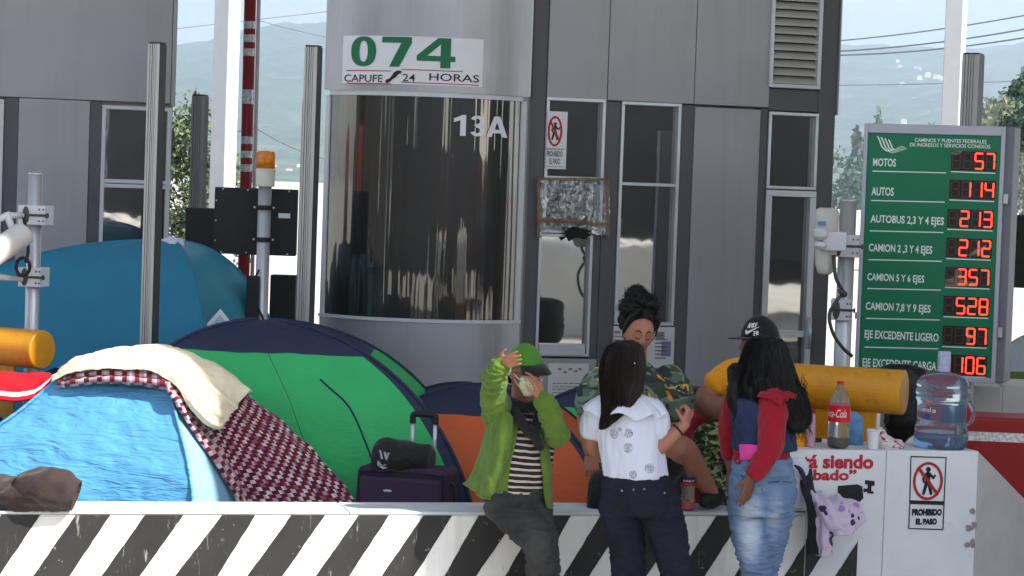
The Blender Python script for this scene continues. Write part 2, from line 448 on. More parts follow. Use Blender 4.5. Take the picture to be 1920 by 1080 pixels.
# ================================================================== trees beyond the toll plaza
def leaf_mat(name, c):
    m, t = newmat(name, 0.7, spec=0.2)
    oi = t.n('ShaderNodeNewGeometry')
    t.col(t.ramp(oi.outputs['Random Per Island'], [(0.0, scl(c, 0.55)), (0.5, c), (1.0, scl(c, 1.5))]))
    return m
def tree(name, label, base, h, blobs, lm, leaf, n, trunk_r, group=None):
    rt = thing(name, label, 'tree', base, group)
    mb = MB(); base = Vector(base)
    tops = [base + Vector(b[0]) for b in blobs]
    mid = base + Vector((0.1 * h * 0.1, 0, h * 0.45))
    mb.tube(spline([base, base + Vector((0.02 * h, 0, h * 0.22)), mid], 8), [trunk_r * (1 - 0.06 * i) for i in range(9)], 8)
    for tp in tops: mb.tube(spline([base + Vector((0, 0, h * 0.3)), (mid + tp) / 2 + Vector((0, 0, -0.03 * h)), tp], 6), [trunk_r * 0.5 * (1 - 0.13 * i) for i in range(7)], 6)
    mb.build('trunk', mat('tree bark', C(92, 80, 66), rough=0.9, var=0.3, scale=12, bump=0.5, bscale=30), rt, smooth=True)
    mb = MB(); tot = sum(b[1] * b[2] for b in blobs)
    for (c, rx, rz) in blobs:
        c = base + Vector(c)
        cl = [Vector((random.gauss(0, 0.5), random.gauss(0, 0.5), random.gauss(0, 0.5))) for _ in range(9)]
        for _ in range(int(n * rx * rz / tot)):
            q = random.choice(cl) + Vector((random.gauss(0, 0.26), random.gauss(0, 0.26), random.gauss(0, 0.22)))
            p = c + Vector((q.x * rx, q.y * rx, q.z * rz))
            a = Vector((random.gauss(0, 1), random.gauss(0, 1), random.gauss(0, 1))).normalized()
            b = a.cross(Vector((random.gauss(0, 1), random.gauss(0, 1), random.gauss(0, 1)))).normalized()
            s = leaf * random.uniform(0.6, 1.3)
            mb.add([p - a * s, p + b * s * 0.5, p + a * s, p - b * s * 0.5], [(0, 1, 2, 3)])
    mb.build('crown', lm, rt)
    return rt
LM0 = leaf_mat('leaves dusty green', C(92, 108, 80))
LM1, LM2, LM3 = leaf_mat('leaves dark', C(52, 72, 40)), leaf_mat('leaves olive', C(104, 110, 78)), leaf_mat('leaves blue green', C(60, 82, 66))
b = P(352, 470, 32); b.z = 0
tree('broadleaf_tree', 'dense green tree with open trunk seen beside the left booth', b, 3.3, [((0, 0, 2.6), 0.62, 0.62), ((-0.25, 0.2, 2.0), 0.55, 0.5), ((0.3, 0, 1.9), 0.6, 0.6), ((0.1, -0.1, 1.35), 0.6, 0.5), ((-0.2, 0, 2.9), 0.4, 0.35)], LM0, 0.042, 8200, 0.05)
tz = lambda px, py, d: P(px, py, d).z
for (px, py, d, rx, lm, lab, nm) in [
    (1640, 206, 620, 8.0, LM3, 'slender hazy conifer rising beside the booth corner', 'conifer'),
    (1603, 240, 620, 6.5, LM3, 'short hazy conifer left of the slender one', 'conifer'),
    (1868, 172, 420, 4.2, LM2, 'yellowish olive tree crown right of the grooved post', 'broadleaf_tree'),
    (1900, 205, 380, 6.0, LM2, 'wide pale olive bush at the frame edge above the price board', 'bush'),
    (1598, 300, 500, 7.0, LM3, 'rounded grey green tree low behind the panel antenna', 'broadleaf_tree'),
    (1940, 126, 75, 0.55, LM3, 'dark branchy tree cut by the right frame edge', 'broadleaf_tree')]:
    top = tz(px, py, d); b = P(px, 400, d); b.z = 0
    if nm == 'conifer': bl = [((0, 0, top - 4.0 - k * 5.2), rx * (0.14 + 0.15 * k), 3.8) for k in range(6)]
    else: bl = [((0, 0, top - rx * 0.8), rx, rx * 0.8), ((-rx * 0.7, 0, top - rx * 1.6), rx * 0.9, rx * 0.8), ((rx * 0.6, 0, top - rx * 1.5), rx * 0.9, rx * 0.9), ((0, 0, top - rx * 2.4), rx * 1.3, rx), ((rx * 0.9, 0, top - rx * 3.4), rx * 1.2, rx), ((-rx * 0.5, 0.2, top - rx * 4.2), rx * 1.1, rx)]
    tree(nm, lab, b, top, bl, lm, 0.0015 * d, 5200, 0.16)

# ================================================================== toll canopy (unseen; slanted edge shaped to cast the shade line), columns
f0 = Fr((0, 0, 0), 0)
mb = MB(); pl = [(-12, 19.91), (16, 0.45), (26, 0.45), (26, 25), (-12, 25)]
n_ = len(pl); vs = [Vector((x, y, 7.0)) for x, y in pl] + [Vector((x, y, 7.7)) for x, y in pl]
mb.add(vs, [tuple(range(n_))[::-1], tuple(range(n_, 2 * n_))] + [(i, (i + 1) % n_, (i + 1) % n_ + n_, i + n_) for i in range(n_)])
tag(mb.build('toll_canopy', mat('canopy soffit', C(190, 192, 194), rough=0.7), loc=(0, 15, 7)), 'broad unseen roof slab over the toll lanes, edge slanted to shape the shade', 'canopy')
for (px, py, wpx, d, lab) in [(422, 180, 42, 30.0, 'tall white column with a bright sunlit edge left of the striped boom'), (1789, 120, 40, 30.0, 'tall pale column rising behind the green price board')]:
    q = P(px, py, d); wd = wpx * d / FPX
    fr = Fr((q.x, q.y, 0), R(-31 if px < 900 else -23)); mb = MB()
    mb.box(fr, -wd * 0.42, wd * 0.42, -wd * 0.42, wd * 0.42, 0, 9.5)
    mb.box(fr, -wd * 0.62, wd * 0.62, -wd * 0.62, wd * 0.62, 0, 0.25)
    tag(mb.build('canopy_column', mat('white column paint', C(206, 208, 214), rough=0.5, var=0.04), loc=(q.x, q.y, 0), bevel=0.012), lab, 'column', 'white columns behind the booths')

# ================================================================== main toll booth
q = P(1000, 400, 16.0); BF = Fr((q.x, q.y, 0), R(16))
q = P(792, 400, 15.85); CF = Fr((q.x, q.y, 0), R(0))
booth = thing('toll_booth', 'grey toll booth numbered 13A with a curved tinted window', 'toll booth', (BF.o.x, BF.o.y, 0.15))
def bx(px, py): return BF.hx(px, py)
Zb = 0.15
ztop = 4.6
def bxr(y): # edges of the facade (vertical lines) as local x
    return None
X = {k: BF.hx(*v) for k, v in dict(a=(990, 200), a2=(1021, 250), s1=(1140, 100), s2=(1303, 100), w1=(1021, 260), w1r=(1133, 260), p1=(1137, 300), p1r=(1160, 300), w2=(1160, 300), w2r=(1273, 300), p2r=(1299, 300), l0=(1298, 300), l1=(1421, 300), d0=(1436, 300), d1=(1530, 300), e0=(1534, 300), e1=(1562, 300), end=(1573, 110)).items()}
zs = lambda px, py: BF.hz(px, py)
seam = zs(1180, 190)
def part(mb, name, m, par=booth, **k): return mb.build(name, m, par, **k)
# flat upper panels
for a, b_ in ((X['a2'], X['s1']), (X['s1'], X['s2']), (X['s2'], X['d0'])):
    mb = MB(); mb.box(BF, a + 0.002, b_ - 0.002, -0.02, 0.05, seam, ztop); part(mb, 'wall_panel', M_panel, bevel=0.004)
# lower blank panel between the windows and the door
mb = MB(); mb.box(BF, X['l0'], X['l1'], -0.02, 0.05, Zb, zs(1360, 203)); part(mb, 'wall_panel', M_panel, bevel=0.004)
# dark uprights
for a, b_, za, zb_, nm in ((X['a'] + 0.02, X['a2'] - 0.001, Zb, ztop, 0), (X['w1r'], X['p1r'], Zb, seam - 0.006, 0), (X['w2r'], X['p2r'] - 0.003, Zb, seam - 0.006, 0), (X['l1'] + 0.002, X['d0'] - 0.001, Zb, seam - 0.006, 0), (X['e0'] - 0.02, X['e1'], Zb, ztop, 0)):
    mb = MB(); mb.box(BF, a, b_, -0.008, 0.06, za, zb_); part(mb, 'pillar', M_dark, bevel=0.004)
mb = MB(); mb.box(BF, X['d0'] + 0.001, X['e0'] - 0.022, -0.004, 0.06, zs(1485, 208), zs(1485, 168)); part(mb, 'header_band', M_dark)
mb = MB(); mb.box(BF, X['e1'] + 0.002, X['end'], -0.03, 0.4, zs(1568, 216), ztop); part(mb, 'corner_trim', M_panel, bevel=0.004)
mb = MB(); mb.box(BF, X['e1'] + 0.002, X['end'] - 0.02, 0.0, 0.03, Zb, zs(1560, 219)); part(mb, 'corner_strip', M_alu_white, bevel=0.003)
# body behind, roof
mb = MB(); mb.box(BF, X['a'] + 0.03, X['end'] - 0.03, 0.065, 1.9, Zb, ztop + 0.02); part(mb, 'wall', M_panel)
mb = MB(); mb.box(BF, X['a'] - 1.3, X['end'] + 0.1, -0.1, 2.0, ztop + 0.03, ztop + 0.16); part(mb, 'roof', M_alu_white, bevel=0.01)
def window(x0, x1, z0, z1, rails, ft, name='window', par=booth, fr=BF, fm=M_alu, gm=M_glass):
    mb = MB(); mb.frame(fr, x0, x1, z0, z1, ft, -0.025, 0.04)
    zz = [z0 + ft] + [r for r in rails] + [z1 - ft]
    for r in rails: mb.box(fr, x0 + ft, x1 - ft, -0.02, 0.04, r - ft * 0.5, r + ft * 0.5)
    w_ = mb.build(name, fm, par, bevel=0.003)
    for k in range(len(zz) - 1):
        mb = MB(); a = zz[k] + (ft * 0.5 if k else 0); b_ = zz[k + 1] - (ft * 0.5 if k < len(zz) - 2 else 0)
        mb.add([fr.p(x0 + ft, 0.03, a), fr.p(x1 - ft, 0.03, a), fr.p(x1 - ft, 0.03, b_), fr.p(x0 + ft, 0.03, b_)], [(0, 1, 2, 3)])
        mb.build('pane', gm, w_)
    return w_
# bay 1: fixed light over a sliding serving window
w1 = window(X['w1'], X['w1r'] - 0.002, zs(1070, 438), zs(1078, 184), [zs(1072, 334)], 0.022)
w1b = window(X['w1'] - 0.02, BF.hx(1106, 560), zs(1053, 668), zs(1060, 438) - 0.003, [], 0.02, 'serving_window')
mb = MB(); mb.box(BF, X['w1'] + 0.002, BF.hx(1100, 655) - 0.02, -0.03, 0.029, zs(1053, 666), zs(1053, 645)); mb.build('sill', M_alu, w1b, bevel=0.003)
mb = MB(); mb.box(BF, BF.hx(1107, 560), X['w1r'] - 0.002, 0.0, 0.05, zs(1120, 672), zs(1120, 440)); part(mb, 'pillar', M_dark)
mb = MB(); mb.box(BF, X['w1'] - 0.03, X['w1r'] - 0.002, -0.015, 0.05, Zb, zs(1053, 672)); part(mb, 'wall_panel', M_panel, bevel=0.004)
# bay 2
w2 = window(X['w2'] + 0.002, X['w2r'] - 0.002, zs(1210, 610), zs(1216, 192), [zs(1214, 346)], 0.022)
mb = MB(); mb.box(BF, X['w2'] + 0.002, X['w2r'] - 0.002, -0.015, 0.05, Zb, zs(1210, 612)); part(mb, 'wall_panel', M_alu_white, bevel=0.004)
# door
dtop, dmid, dlow = zs(1485, 211), zs(1485, 357), zs(1470, 626)
wt = window(X['d0'] + 0.003, X['d1'], dmid + 0.006, dtop, [], 0.022)
dr = window(X['d0'] + 0.003, X['d1'] + 0.004, Zb, dmid, [dlow, zs(1470, 800)], 0.045, 'door')
mb = MB(); mb.tube([BF.p(X['d1'] - 0.02, -0.06, dlow - 0.1), BF.p(X['d1'] - 0.02, -0.06, dlow + 0.12)], 0.012, 8); mb.build('handle', M_alu, dr, smooth=True)
# louvred vent
v0, v1, vz0, vz1 = BF.hx(1441, 80), BF.hx(1537, 80), zs(1488, 166), zs(1492, -130)
mb = MB(); mb.frame(BF, v0, v1, vz0, vz1, 0.026, -0.045, 0.03); vent = part(mb, 'vent', M_alu_white, bevel=0.003)
mb = MB(); nsl = 18
for i in range(nsl):
    z = vz0 + 0.03 + (vz1 - vz0 - 0.06) * i / nsl
    mb.add([BF.p(x, y, zz) for x in (v0 + 0.027, v1 - 0.027) for y, zz in ((-0.035, z), (-0.033, z + 0.006), (0.02, z + 0.052), (0.02, z + 0.046))], [(0, 1, 2, 3), (7, 6, 5, 4), (0, 4, 5, 1), (1, 5, 6, 2), (2, 6, 7, 3), (3, 7, 4, 0)])
mb.build('slats', mat('louvre beige grey', C(176, 172, 164), rough=0.6), vent)
mb = MB(); mb.box(BF, v0 + 0.003, v1 - 0.003, 0.032, 0.06, vz0 + 0.003, ztop); mb.build('backing', M_black, vent)
# curved end
ca = (CF.hx(979, 400) - CF.hx(607, 400)) / 2; cmid = (CF.hx(979, 400) + CF.hx(607, 400)) / 2; sag = 0.30
Rc = (ca * ca + sag * sag) / (2 * sag)
def cyl(xl, z, off=0.0):
    """point on the curved face; xl is measured along the chord, off is outward"""
    xl = xl - cmid; th = math.asin(max(-0.999, min(0.999, xl / Rc))); r = Rc + off
    return CF.p(cmid + r * math.sin(th), (Rc - sag) - r * math.cos(th) , z)
def cz(px, py): return CF.hz(px, py, -0.22)
def cx(px, py): return CF.hx(px, py, -0.2)
def shell(mb, x0, x1, z0, z1, off, th=0.03, n=36, mi=0):
    xs = [x0 + (x1 - x0) * i / n for i in range(n + 1)]; k = n + 1
    vs = [cyl(x, z, o) for o in (off, off - th) for z in (z0, z1) for x in xs]
    fs = [(i, i + 1, k + i + 1, k + i) for i in range(n)] + [(2 * k + i, 3 * k + i, 3 * k + i + 1, 2 * k + i + 1) for i in range(n)]
    fs += [(k + i, k + i + 1, 3 * k + i + 1, 3 * k + i) for i in range(n)] + [(i, 2 * k + i, 2 * k + i + 1, i + 1) for i in range(n)]
    fs += [(0, k, 3 * k, 2 * k), (n, 2 * k + n, 3 * k + n, k + n)]
    mb.add(vs, fs, mi)
cl, cr_ = cmid - ca + 0.002, cmid + ca - 0.002
gt, gb = cz(795, 182), cz(790, 597)
mb = MB(); shell(mb, cl, cr_, cz(795, 173), ztop, 0.03); part(mb, 'curved_wall', M_panel_curved, smooth=False)
mb = MB(); shell(mb, cl, cr_, Zb, gb - 0.022, 0.012); part(mb, 'curved_wall', M_panel_curved)
mb = MB(); shell(mb, cl + 0.03, cr_ - 0.03, gt, cz(795, 173.5), 0.02); shell(mb, cl, cr_, gb - 0.021, gb, 0.022)
shell(mb, cl, cl + 0.025, gb, gt, 0.012, n=4); shell(mb, cr_ - 0.03, cr_, gb, gt, 0.012, n=4)
cw = part(mb, 'curved_window', M_alu_white)
mb = MB(); n = 48
gx = [cl + 0.02 + (cr_ - cl - 0.045) * i / n for i in range(n + 1)]
mb.grid([[cyl(x, z, 0.0) for x in gx] for z in (gb, gt)]); mb.build('pane', M_glass_curved, cw, smooth=True)
mb = MB(); mb.box(BF, BF.hx(984, 100), BF.hx(994, 100), -0.05, 0.1, cz(985, 178), ztop); part(mb, 'corner_trim', M_alu, bevel=0.003)
# lettering on the curved face
mb = MB()
def cyl_fn(px0, py0, px1, py1, off):
    x0, x1, z0, z1 = cx(px0, (py0 + py1) / 2), cx(px1, (py0 + py1) / 2), cz((px0 + px1) / 2, py1), cz((px0 + px1) / 2, py0)
    return lambda u, v: cyl(x0 + (x1 - x0) * u, z0 + (z1 - z0) * v, off)
fn = cyl_fn(647, 70, 902, 160, 0.034); mb.grid([[fn(i / 20, j) for i in range(21)] for j in (0, 1)])
stk = part(mb, 'sticker', M_white_vinyl)
mb = MB(); 
def oval(fn, x0, x1, y0, y1, wx, wy, mi, n=36):
    cx0, cy0, rx, ry = (x0 + x1) / 2, (y0 + y1) / 2, (x1 - x0) / 2, (y1 - y0) / 2; o_, i_ = [], []
    sp = lambda v, e: math.copysign(abs(v) ** e, v)
    for k in range(n):
        a = 2 * math.pi * k / n; c, s = sp(math.cos(a), 0.85), sp(math.sin(a), 0.85)
        o_.append(fn(cx0 + rx * c, cy0 + ry * s)); i_.append(fn(cx0 + (rx - wx) * c, cy0 + (ry - wy) * s))
    mb.add(o_ + i_, [(k, (k + 1) % n, n + (k + 1) % n, n + k) for k in range(n)], mi)
def strip(fn, q, mi=0):
    for a in q:
        if len(a) != 4: mb.poly([fn(*p) for p in a], mi); continue
        A_, B_, C_, D_ = (Vector((p[0], p[1], 0)) for p in a)
        mb.grid([[fn(*(A_.lerp(B_, i / 8).lerp(D_.lerp(C_, i / 8), j / 4)).xy) for i in range(9)] for j in range(5)], mi)
fn = cyl_fn(664, 71, 853, 127, 0.037)
oval(fn, 0.0, 0.245, 0, 1, 0.082, 0.15, 0)
strip(fn, [[(0.30, 0.80), (0.585, 0.80), (0.585, 1.0), (0.30, 1.0)], [(0.375, 0.0), (0.47, 0.0), (0.585, 0.80), (0.485, 0.80)]])
strip(fn, [[(0.86, 0.0), (0.955, 0.0), (0.955, 1.0), (0.86, 1.0)], [(0.635, 0.22), (0.86, 0.22), (0.86, 0.40), (0.635, 0.40)], [(0.955, 0.22), (1.0, 0.22), (1.0, 0.40), (0.955, 0.40)], [(0.635, 0.40), (0.735, 0.40), (0.86, 0.79), (0.835, 1.0)], [(0.835, 1.0), (0.845, 0.9), (0.86, 0.79), (0.86, 1.0)]])
for (s, a, b_) in (('CAPUFE', 651, 722), ('24', 758, 781), ('HORAS', 806, 895)):
    text_fit(mb, s, cyl_fn(a, 140, b_, 154, 0.037), 1, bold=0.006)
for (a, b_, y) in ((655, 738, 133), (756, 866, 133.5), (655, 738, 157), (756, 894, 158)):
    fn = cyl_fn(a, y - 0.8, b_, y + 0.8, 0.037); mb.grid([[fn(i / 10, j) for i in range(11)] for j in (0, 1)], 2)
fn = cyl_fn(727, 133, 757, 158, 0.038)   # telephone handset
hs = [(0.0, 0.12), (0.1, 0.02), (0.3, 0.12), (0.42, 0.3), (0.66, 0.5), (0.78, 0.72), (0.98, 0.8), (0.96, 0.97), (0.74, 1.0), (0.52, 0.86), (0.4, 0.6), (0.24, 0.36), (0.06, 0.3)]
mb.poly([fn(u, v) for u, v in hs], 1)
mb.build('lettering', [M_green_ink, M_ink, M_red_ink], stk)
mb = MB(); fn = cyl_fn(851, 217, 951, 256, 0.006)
strip(fn, [[(0.12, 0.0), (0.225, 0.0), (0.225, 1.0), (0.15, 1.0), (0.12, 0.95)], [(0.0, 0.64), (0.12, 0.74), (0.12, 0.95), (0.0, 0.82)]])
for (y0, y1) in ((0.0, 0.57), (0.45, 1.0)):
    cy0, ry = (y0 + y1) / 2, (y1 - y0) / 2; o_, i_ = [], []
    for k in range(23):
        a = R(-158 + 316 * k / 22) ; o_.append(fn(0.435 + 0.135 * math.cos(a), cy0 + ry * math.sin(a))); i_.append(fn(0.435 + 0.047 * math.cos(a), cy0 + (ry - 0.15) * math.sin(a)))
    ks = range(0, 19) if y0 == 0 else range(4, 22)
    mb.add(o_ + i_, [(k, k + 1, 24 + k, 23 + k) for k in ks])
strip(fn, [[(0.60, 0.0), (0.705, 0.0), (0.835, 1.0), (0.745, 1.0)], [(0.895, 0.0), (1.0, 0.0), (0.855, 1.0), (0.765, 1.0)], [(0.70, 0.19), (0.90, 0.19), (0.87, 0.36), (0.73, 0.36)]])
mb.build("lettering", M_white_vinyl, cw)

# ================================================================== left toll booth
q = P(160, 400, 17.6); LF = Fr((q.x, q.y, 0), R(14))
lb = thing('toll_booth', 'plain grey booth at the left edge with a white framed window', 'toll booth', (LF.o.x, LF.o.y, 0.15))
lz = lambda px, py: LF.hz(px, py); lx = lambda px, py: LF.hx(px, py)
ls = lz(165, 188); le = lx(331, 90)
mb = MB(); mb.box(LF, lx(-260, 100), lx(322, 90), -0.02, 0.05, ls, 4.8); part(mb, 'wall_panel', M_panel, lb, bevel=0.004)
mb = MB(); mb.box(LF, lx(322, 90) + 0.003, le, -0.02, 1.9, ls - 0.02, 4.8); part(mb, 'corner_trim', M_panel, lb, bevel=0.004)
mb = MB(); mb.box(LF, lx(-260, 100), le - 0.01, 0.055, 1.9, 0.15, 4.82); part(mb, 'wall', M_panel, lb)
mb = MB(); mb.box(LF, lx(-260, 100), le + 0.06, -0.1, 2.0, 4.83, 4.95); part(mb, 'roof', M_alu_white, lb, bevel=0.01)
for a, b_ in ((4, 31), (165, 187)):
    mb = MB(); mb.box(LF, lx(a, 350), lx(b_, 350), -0.005, 0.05, 0.15, ls - 0.004); part(mb, 'pillar', M_dark, lb)
mb = MB(); mb.box(LF, lx(31, 350) + 0.002, lx(165, 350) - 0.002, -0.018, 0.05, 0.15, ls - 0.004); part(mb, 'wall_panel', M_panel, lb, bevel=0.004)
window(lx(-120, 350), lx(4, 350) - 0.002, lz(0, 700), ls - 0.02, [], 0.03, 'window', lb, LF, M_alu_white)
window(lx(187, 350) + 0.002, lx(318, 350), lz(230, 560), ls - 0.03, [lz(230, 340)], 0.028, 'window', lb, LF, M_alu_white)
mb = MB(); mb.box(LF, lx(187, 350) + 0.03, lx(318, 350) - 0.03, -0.015, 0.028, lz(230, 352), lz(230, 345)); part(mb, 'rail', M_alu_white, lb)

# ================================================================== striped barrier and end block
bar = thing('concrete_barrier', 'long low white concrete barrier with black diagonal stripes', 'barrier', (A0.x + 2, A0.y + 0.5, 0))
xe = BR.hx(1511, 990)
mb = MB(); mb.box(BR, -3.5, xe, 0.0, 0.35, 0.008, ZT - 0.015); mb.build('body', M_road_white, bar, bevel=0.012)
mb = MB(); x = -3.5
ends = [-3.5, -1.4, BR.hx(655, 945), BR.hx(1182, 945), xe]
for a, b_ in zip(ends, ends[1:]):
    mb.box(BR, a + 0.002, b_ - 0.002, -0.005, 0.352, ZT - 0.0145, ZT)
mb.build('cap', [mat('cap worn paint', C(198, 202, 206), rough=0.7, var=0.12, scale=7, bump=0.4, bscale=40)], bar, bevel=0.005)
STR = [(-125, -52, -205, -132), (5, 78, -75, -2), (145, 210, 62, 130), (275, 348, 190, 262), (420, 482, 328, 408), (550, 612, 463, 530), (676, 733, 592, 655), (797, 851, 715, 777), (900, 974, 833, 893), (1015, 1073, 947, 1010), (1129, 1182, 1056, 1104), (1237, 1290, 1160, 1212), (1347, 1398, 1268, 1321), (1455, 1496, 1377, 1418), (1546, 1592, 1470, 1519), (1645, 1700, 1568, 1625)]
def stripes(x_lo, x_hi, y, z_hi):
    mb = MB()
    for (tl, tr, bl, br) in STR:
        a0, a1 = BR.hx(tl, 961), BR.hx(bl, 1080); b0, b1 = BR.hx(tr, 961), BR.hx(br, 1080)
        zt, zb = BR.hz((tl + tr) / 2, 961), BR.hz((bl + br) / 2, 1080)
        n = 46; L, Rr = [], []
        for i in range(n + 1):
            z = z_hi + (0.03 - z_hi) * i / n; s = (zt - z) / (zt - zb)
            jt = lambda k: 0.0035 * noise.noise(Vector((z * 22 + k, k * 1.7, tl))) + 0.002 * noise.noise(Vector((z * 90, k, tl)))
            L.append((min(max(a0 + (a1 - a0) * s + jt(1), x_lo), x_hi), z)); Rr.append((min(max(b0 + (b1 - b0) * s + jt(2), x_lo), x_hi), z))
        for i in range(n):
            if Rr[i][0] - L[i][0] < 1e-4 and Rr[i + 1][0] - L[i + 1][0] < 1e-4: continue
            mb.add([BR.p(L[i][0], y, L[i][1]), BR.p(L[i + 1][0], y, L[i + 1][1]), BR.p(Rr[i + 1][0], y, Rr[i + 1][1]), BR.p(Rr[i][0], y, Rr[i][1])], [(0, 1, 2, 3)])
    return mb
stripes(-3.4, xe - 0.002, -0.003, ZT - 0.018).build('stripes', M_road_black, bar)

blk = thing('concrete_block', 'tall white concrete end block with red writing and stencilled signs', 'concrete block', BR.p(BR.hx(1660, 960), 0.4, 0))
bz = BR.hz(1690, 845, 0.015)
x0b, x1b, x2b = xe + 0.004, BR.hx(1660, 960), BR.hx(1832, 960)
mb = MB(); mb.box(BR, BR.hx(1478, 900), x1b, 0.36, 0.40, 0.008, bz - 0.002); mb.prism(BR, [(x0b, 0.008), (x1b - 0.001, 0.008), (x1b - 0.001, bz), (x0b - 0.13, bz), (x0b - 0.13, ZT + 0.004), (x0b, ZT + 0.004)], 0.015, 0.357)
mb.box(BR, x1b, x2b, 0.010, 0.40, 0.008, bz + 0.001)
# tapering nose turned away from the road
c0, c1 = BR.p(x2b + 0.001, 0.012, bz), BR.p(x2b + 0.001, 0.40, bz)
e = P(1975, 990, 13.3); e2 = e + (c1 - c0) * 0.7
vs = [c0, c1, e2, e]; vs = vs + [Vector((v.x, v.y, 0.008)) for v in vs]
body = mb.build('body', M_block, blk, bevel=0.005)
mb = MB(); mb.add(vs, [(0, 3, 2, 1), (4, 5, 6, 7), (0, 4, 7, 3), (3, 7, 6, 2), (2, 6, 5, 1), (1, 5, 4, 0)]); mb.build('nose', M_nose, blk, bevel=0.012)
stripes(x0b + 0.004, BR.hx(1610, 1020), 0.012, BR.hz(1570, 985)).build('stripes', M_road_black, blk)
mb = MB(); yl = 0.0125
text_fit(mb, 'está siendo', pix_fn(BR, 1474, 852, 1638, 879, yl), 0, bold=0.04)
text_fit(mb, 'grabado”', pix_fn(BR, 1480, 880, 1606, 907, yl), 0, bold=0.04)
mb.build('lettering', mat('red stencil paint', C(178, 36, 52), rough=0.7, var=0.2, scale=30), blk)
mb = MB()   # stencilled security camera
def bp(px, py, y=0.0125): xx, zz = BR.hit(px, py, y); return BR.p(xx, y, zz)
for poly in ([(1571, 911), (1608, 908), (1617, 912), (1619, 934), (1612, 941), (1580, 936), (1571, 925)], [(1619, 916), (1627, 916), (1627, 922), (1619, 923)], [(1622, 900), (1640, 902), (1640, 911), (1634, 911), (1634, 921), (1638, 921), (1638, 926), (1626, 925), (1627, 909), (1622, 908)]):
    mb.poly([bp(*p) for p in poly])
mb.build('camera_stencil', mat('black stencil paint', C(34, 33, 35), rough=0.75, var=0.3, scale=30), blk)
M_sten = MATS['black stencil paint']
mb = MB()
def lines(pts, wpx, mi):
    for (ax, ay), (bx_, by) in zip(pts, pts[1:]):
        x0, z0 = BR.hit(ax, ay, 0.007); x1, z1 = BR.hit(bx_, by, 0.007); capsule2d(BR, x0, z0, x1, z1, wpx / 720, wpx / 720, 0.0065, mb, mi, 4)
lines([(1708, 856), (1774, 858), (1770, 941), (1706, 939), (1708, 856)], 2.2, 0)
lines([(1706, 944), (1770, 946), (1768, 993), (1704, 991), (1706, 944)], 2.2, 0)
lines([(1706, 941), (1770, 943)], 3.5, 0)
cx_, cz_ = BR.hit(1740, 902, 0.006)
def man(cx, cz, s, fr, y, mb, mi):
    w = lambda u: cx + u * s; h = lambda q: cz + q * s
    mb.poly([fr.p(w(0.18 * math.cos(a * 0.5236)), y, h(0.78 + 0.18 * math.sin(a * 0.5236))) for a in range(12)], mi)
    for x0, z0, x1, z1, r0, r1 in ((0, 0.48, 0.02, -0.1, 0.17, 0.14), (-0.08, -0.1, -0.28, -0.85, 0.13, 0.1), (0.08, -0.1, 0.26, -0.85, 0.13, 0.1), (0.1, 0.5, 0.38, 0.2, 0.09, 0.08), (0.38, 0.2, 0.5, 0.38, 0.08, 0.07), (-0.12, 0.5, -0.34, 0.15, 0.09, 0.08), (-0.34, 0.15, -0.28, -0.08, 0.08, 0.07)):
        capsule2d(fr, w(x0), h(z0), w(x1), h(z1), r0 * s, r1 * s, y, mb, mi, 6)
man(cx_, cz_, 0.078, BR, 0.0072, mb, 0)
ring2d(cx_, cz_, 30.5 / 363, 36.5 / 363, 0.0145, BR, 0.0058, mb, 1)
capsule2d(BR, cx_ - 0.055, cz_ + 0.068, cx_ + 0.055, cz_ - 0.068, 0.0085, 0.0085, 0.0052, mb, 1, 4)
text_fit(mb, 'PROHIBIDO', pix_fn(BR, 1710, 954, 1766, 967, 0.006), 0, bold=0.07)
text_fit(mb, 'EL PASO', pix_fn(BR, 1717, 972, 1757, 984, 0.006), 0, bold=0.07)
mb.build('prohibition_stencil', [M_sten, mat('red stencil paint dark', C(160, 32, 44), rough=0.75, var=0.2, scale=30)], blk)
mb = MB()   # scuffs where the paint was rubbed off the corner
for (px, py, rx, ry) in ((1826, 959, 8, 7), (1818, 990, 10, 8), (1830, 985, 9, 9), (1816, 1022, 10, 6), (1826, 1020, 7, 12), (1838, 992, 6, 3)):
    if px > 1830: px = 1830 - 6
    mb = MB(); mb.poly([bp(px + rx * math.cos(k * 0.5) * random.uniform(0.6, 1) * 0.8 - 2, py + ry * math.sin(k * 0.5) * random.uniform(0.6, 1), 0.0068 - 0.0001 * py / 100) for k in range(12)]); mb.build('scuff', mat('scuffed concrete', C(138, 132, 134), rough=0.9, var=0.25, scale=40), blk)
# ================================================================== haze
mb = MB(); f0 = Fr((0, 0, 0), 0)
mb.box(f0, -5500, 5500, -150, 9800, -14, 700)
m = bpy.data.materials.new('haze air'); m.use_nodes = True; nt_ = m.node_tree
nt_.nodes.remove(nt_.nodes['Principled BSDF'])
pv = nt_.nodes.new('ShaderNodeVolumePrincipled'); pv.inputs['Density'].default_value = 0.00023
pv.inputs['Color'].default_value = (0.70, 0.84, 1.0, 1); pv.inputs['Anisotropy'].default_value = 0.5
nt_.links.new(pv.outputs[0], nt_.nodes['Material Output'].inputs['Volume'])
tag(mb.build('haze', m), kind='stuff')

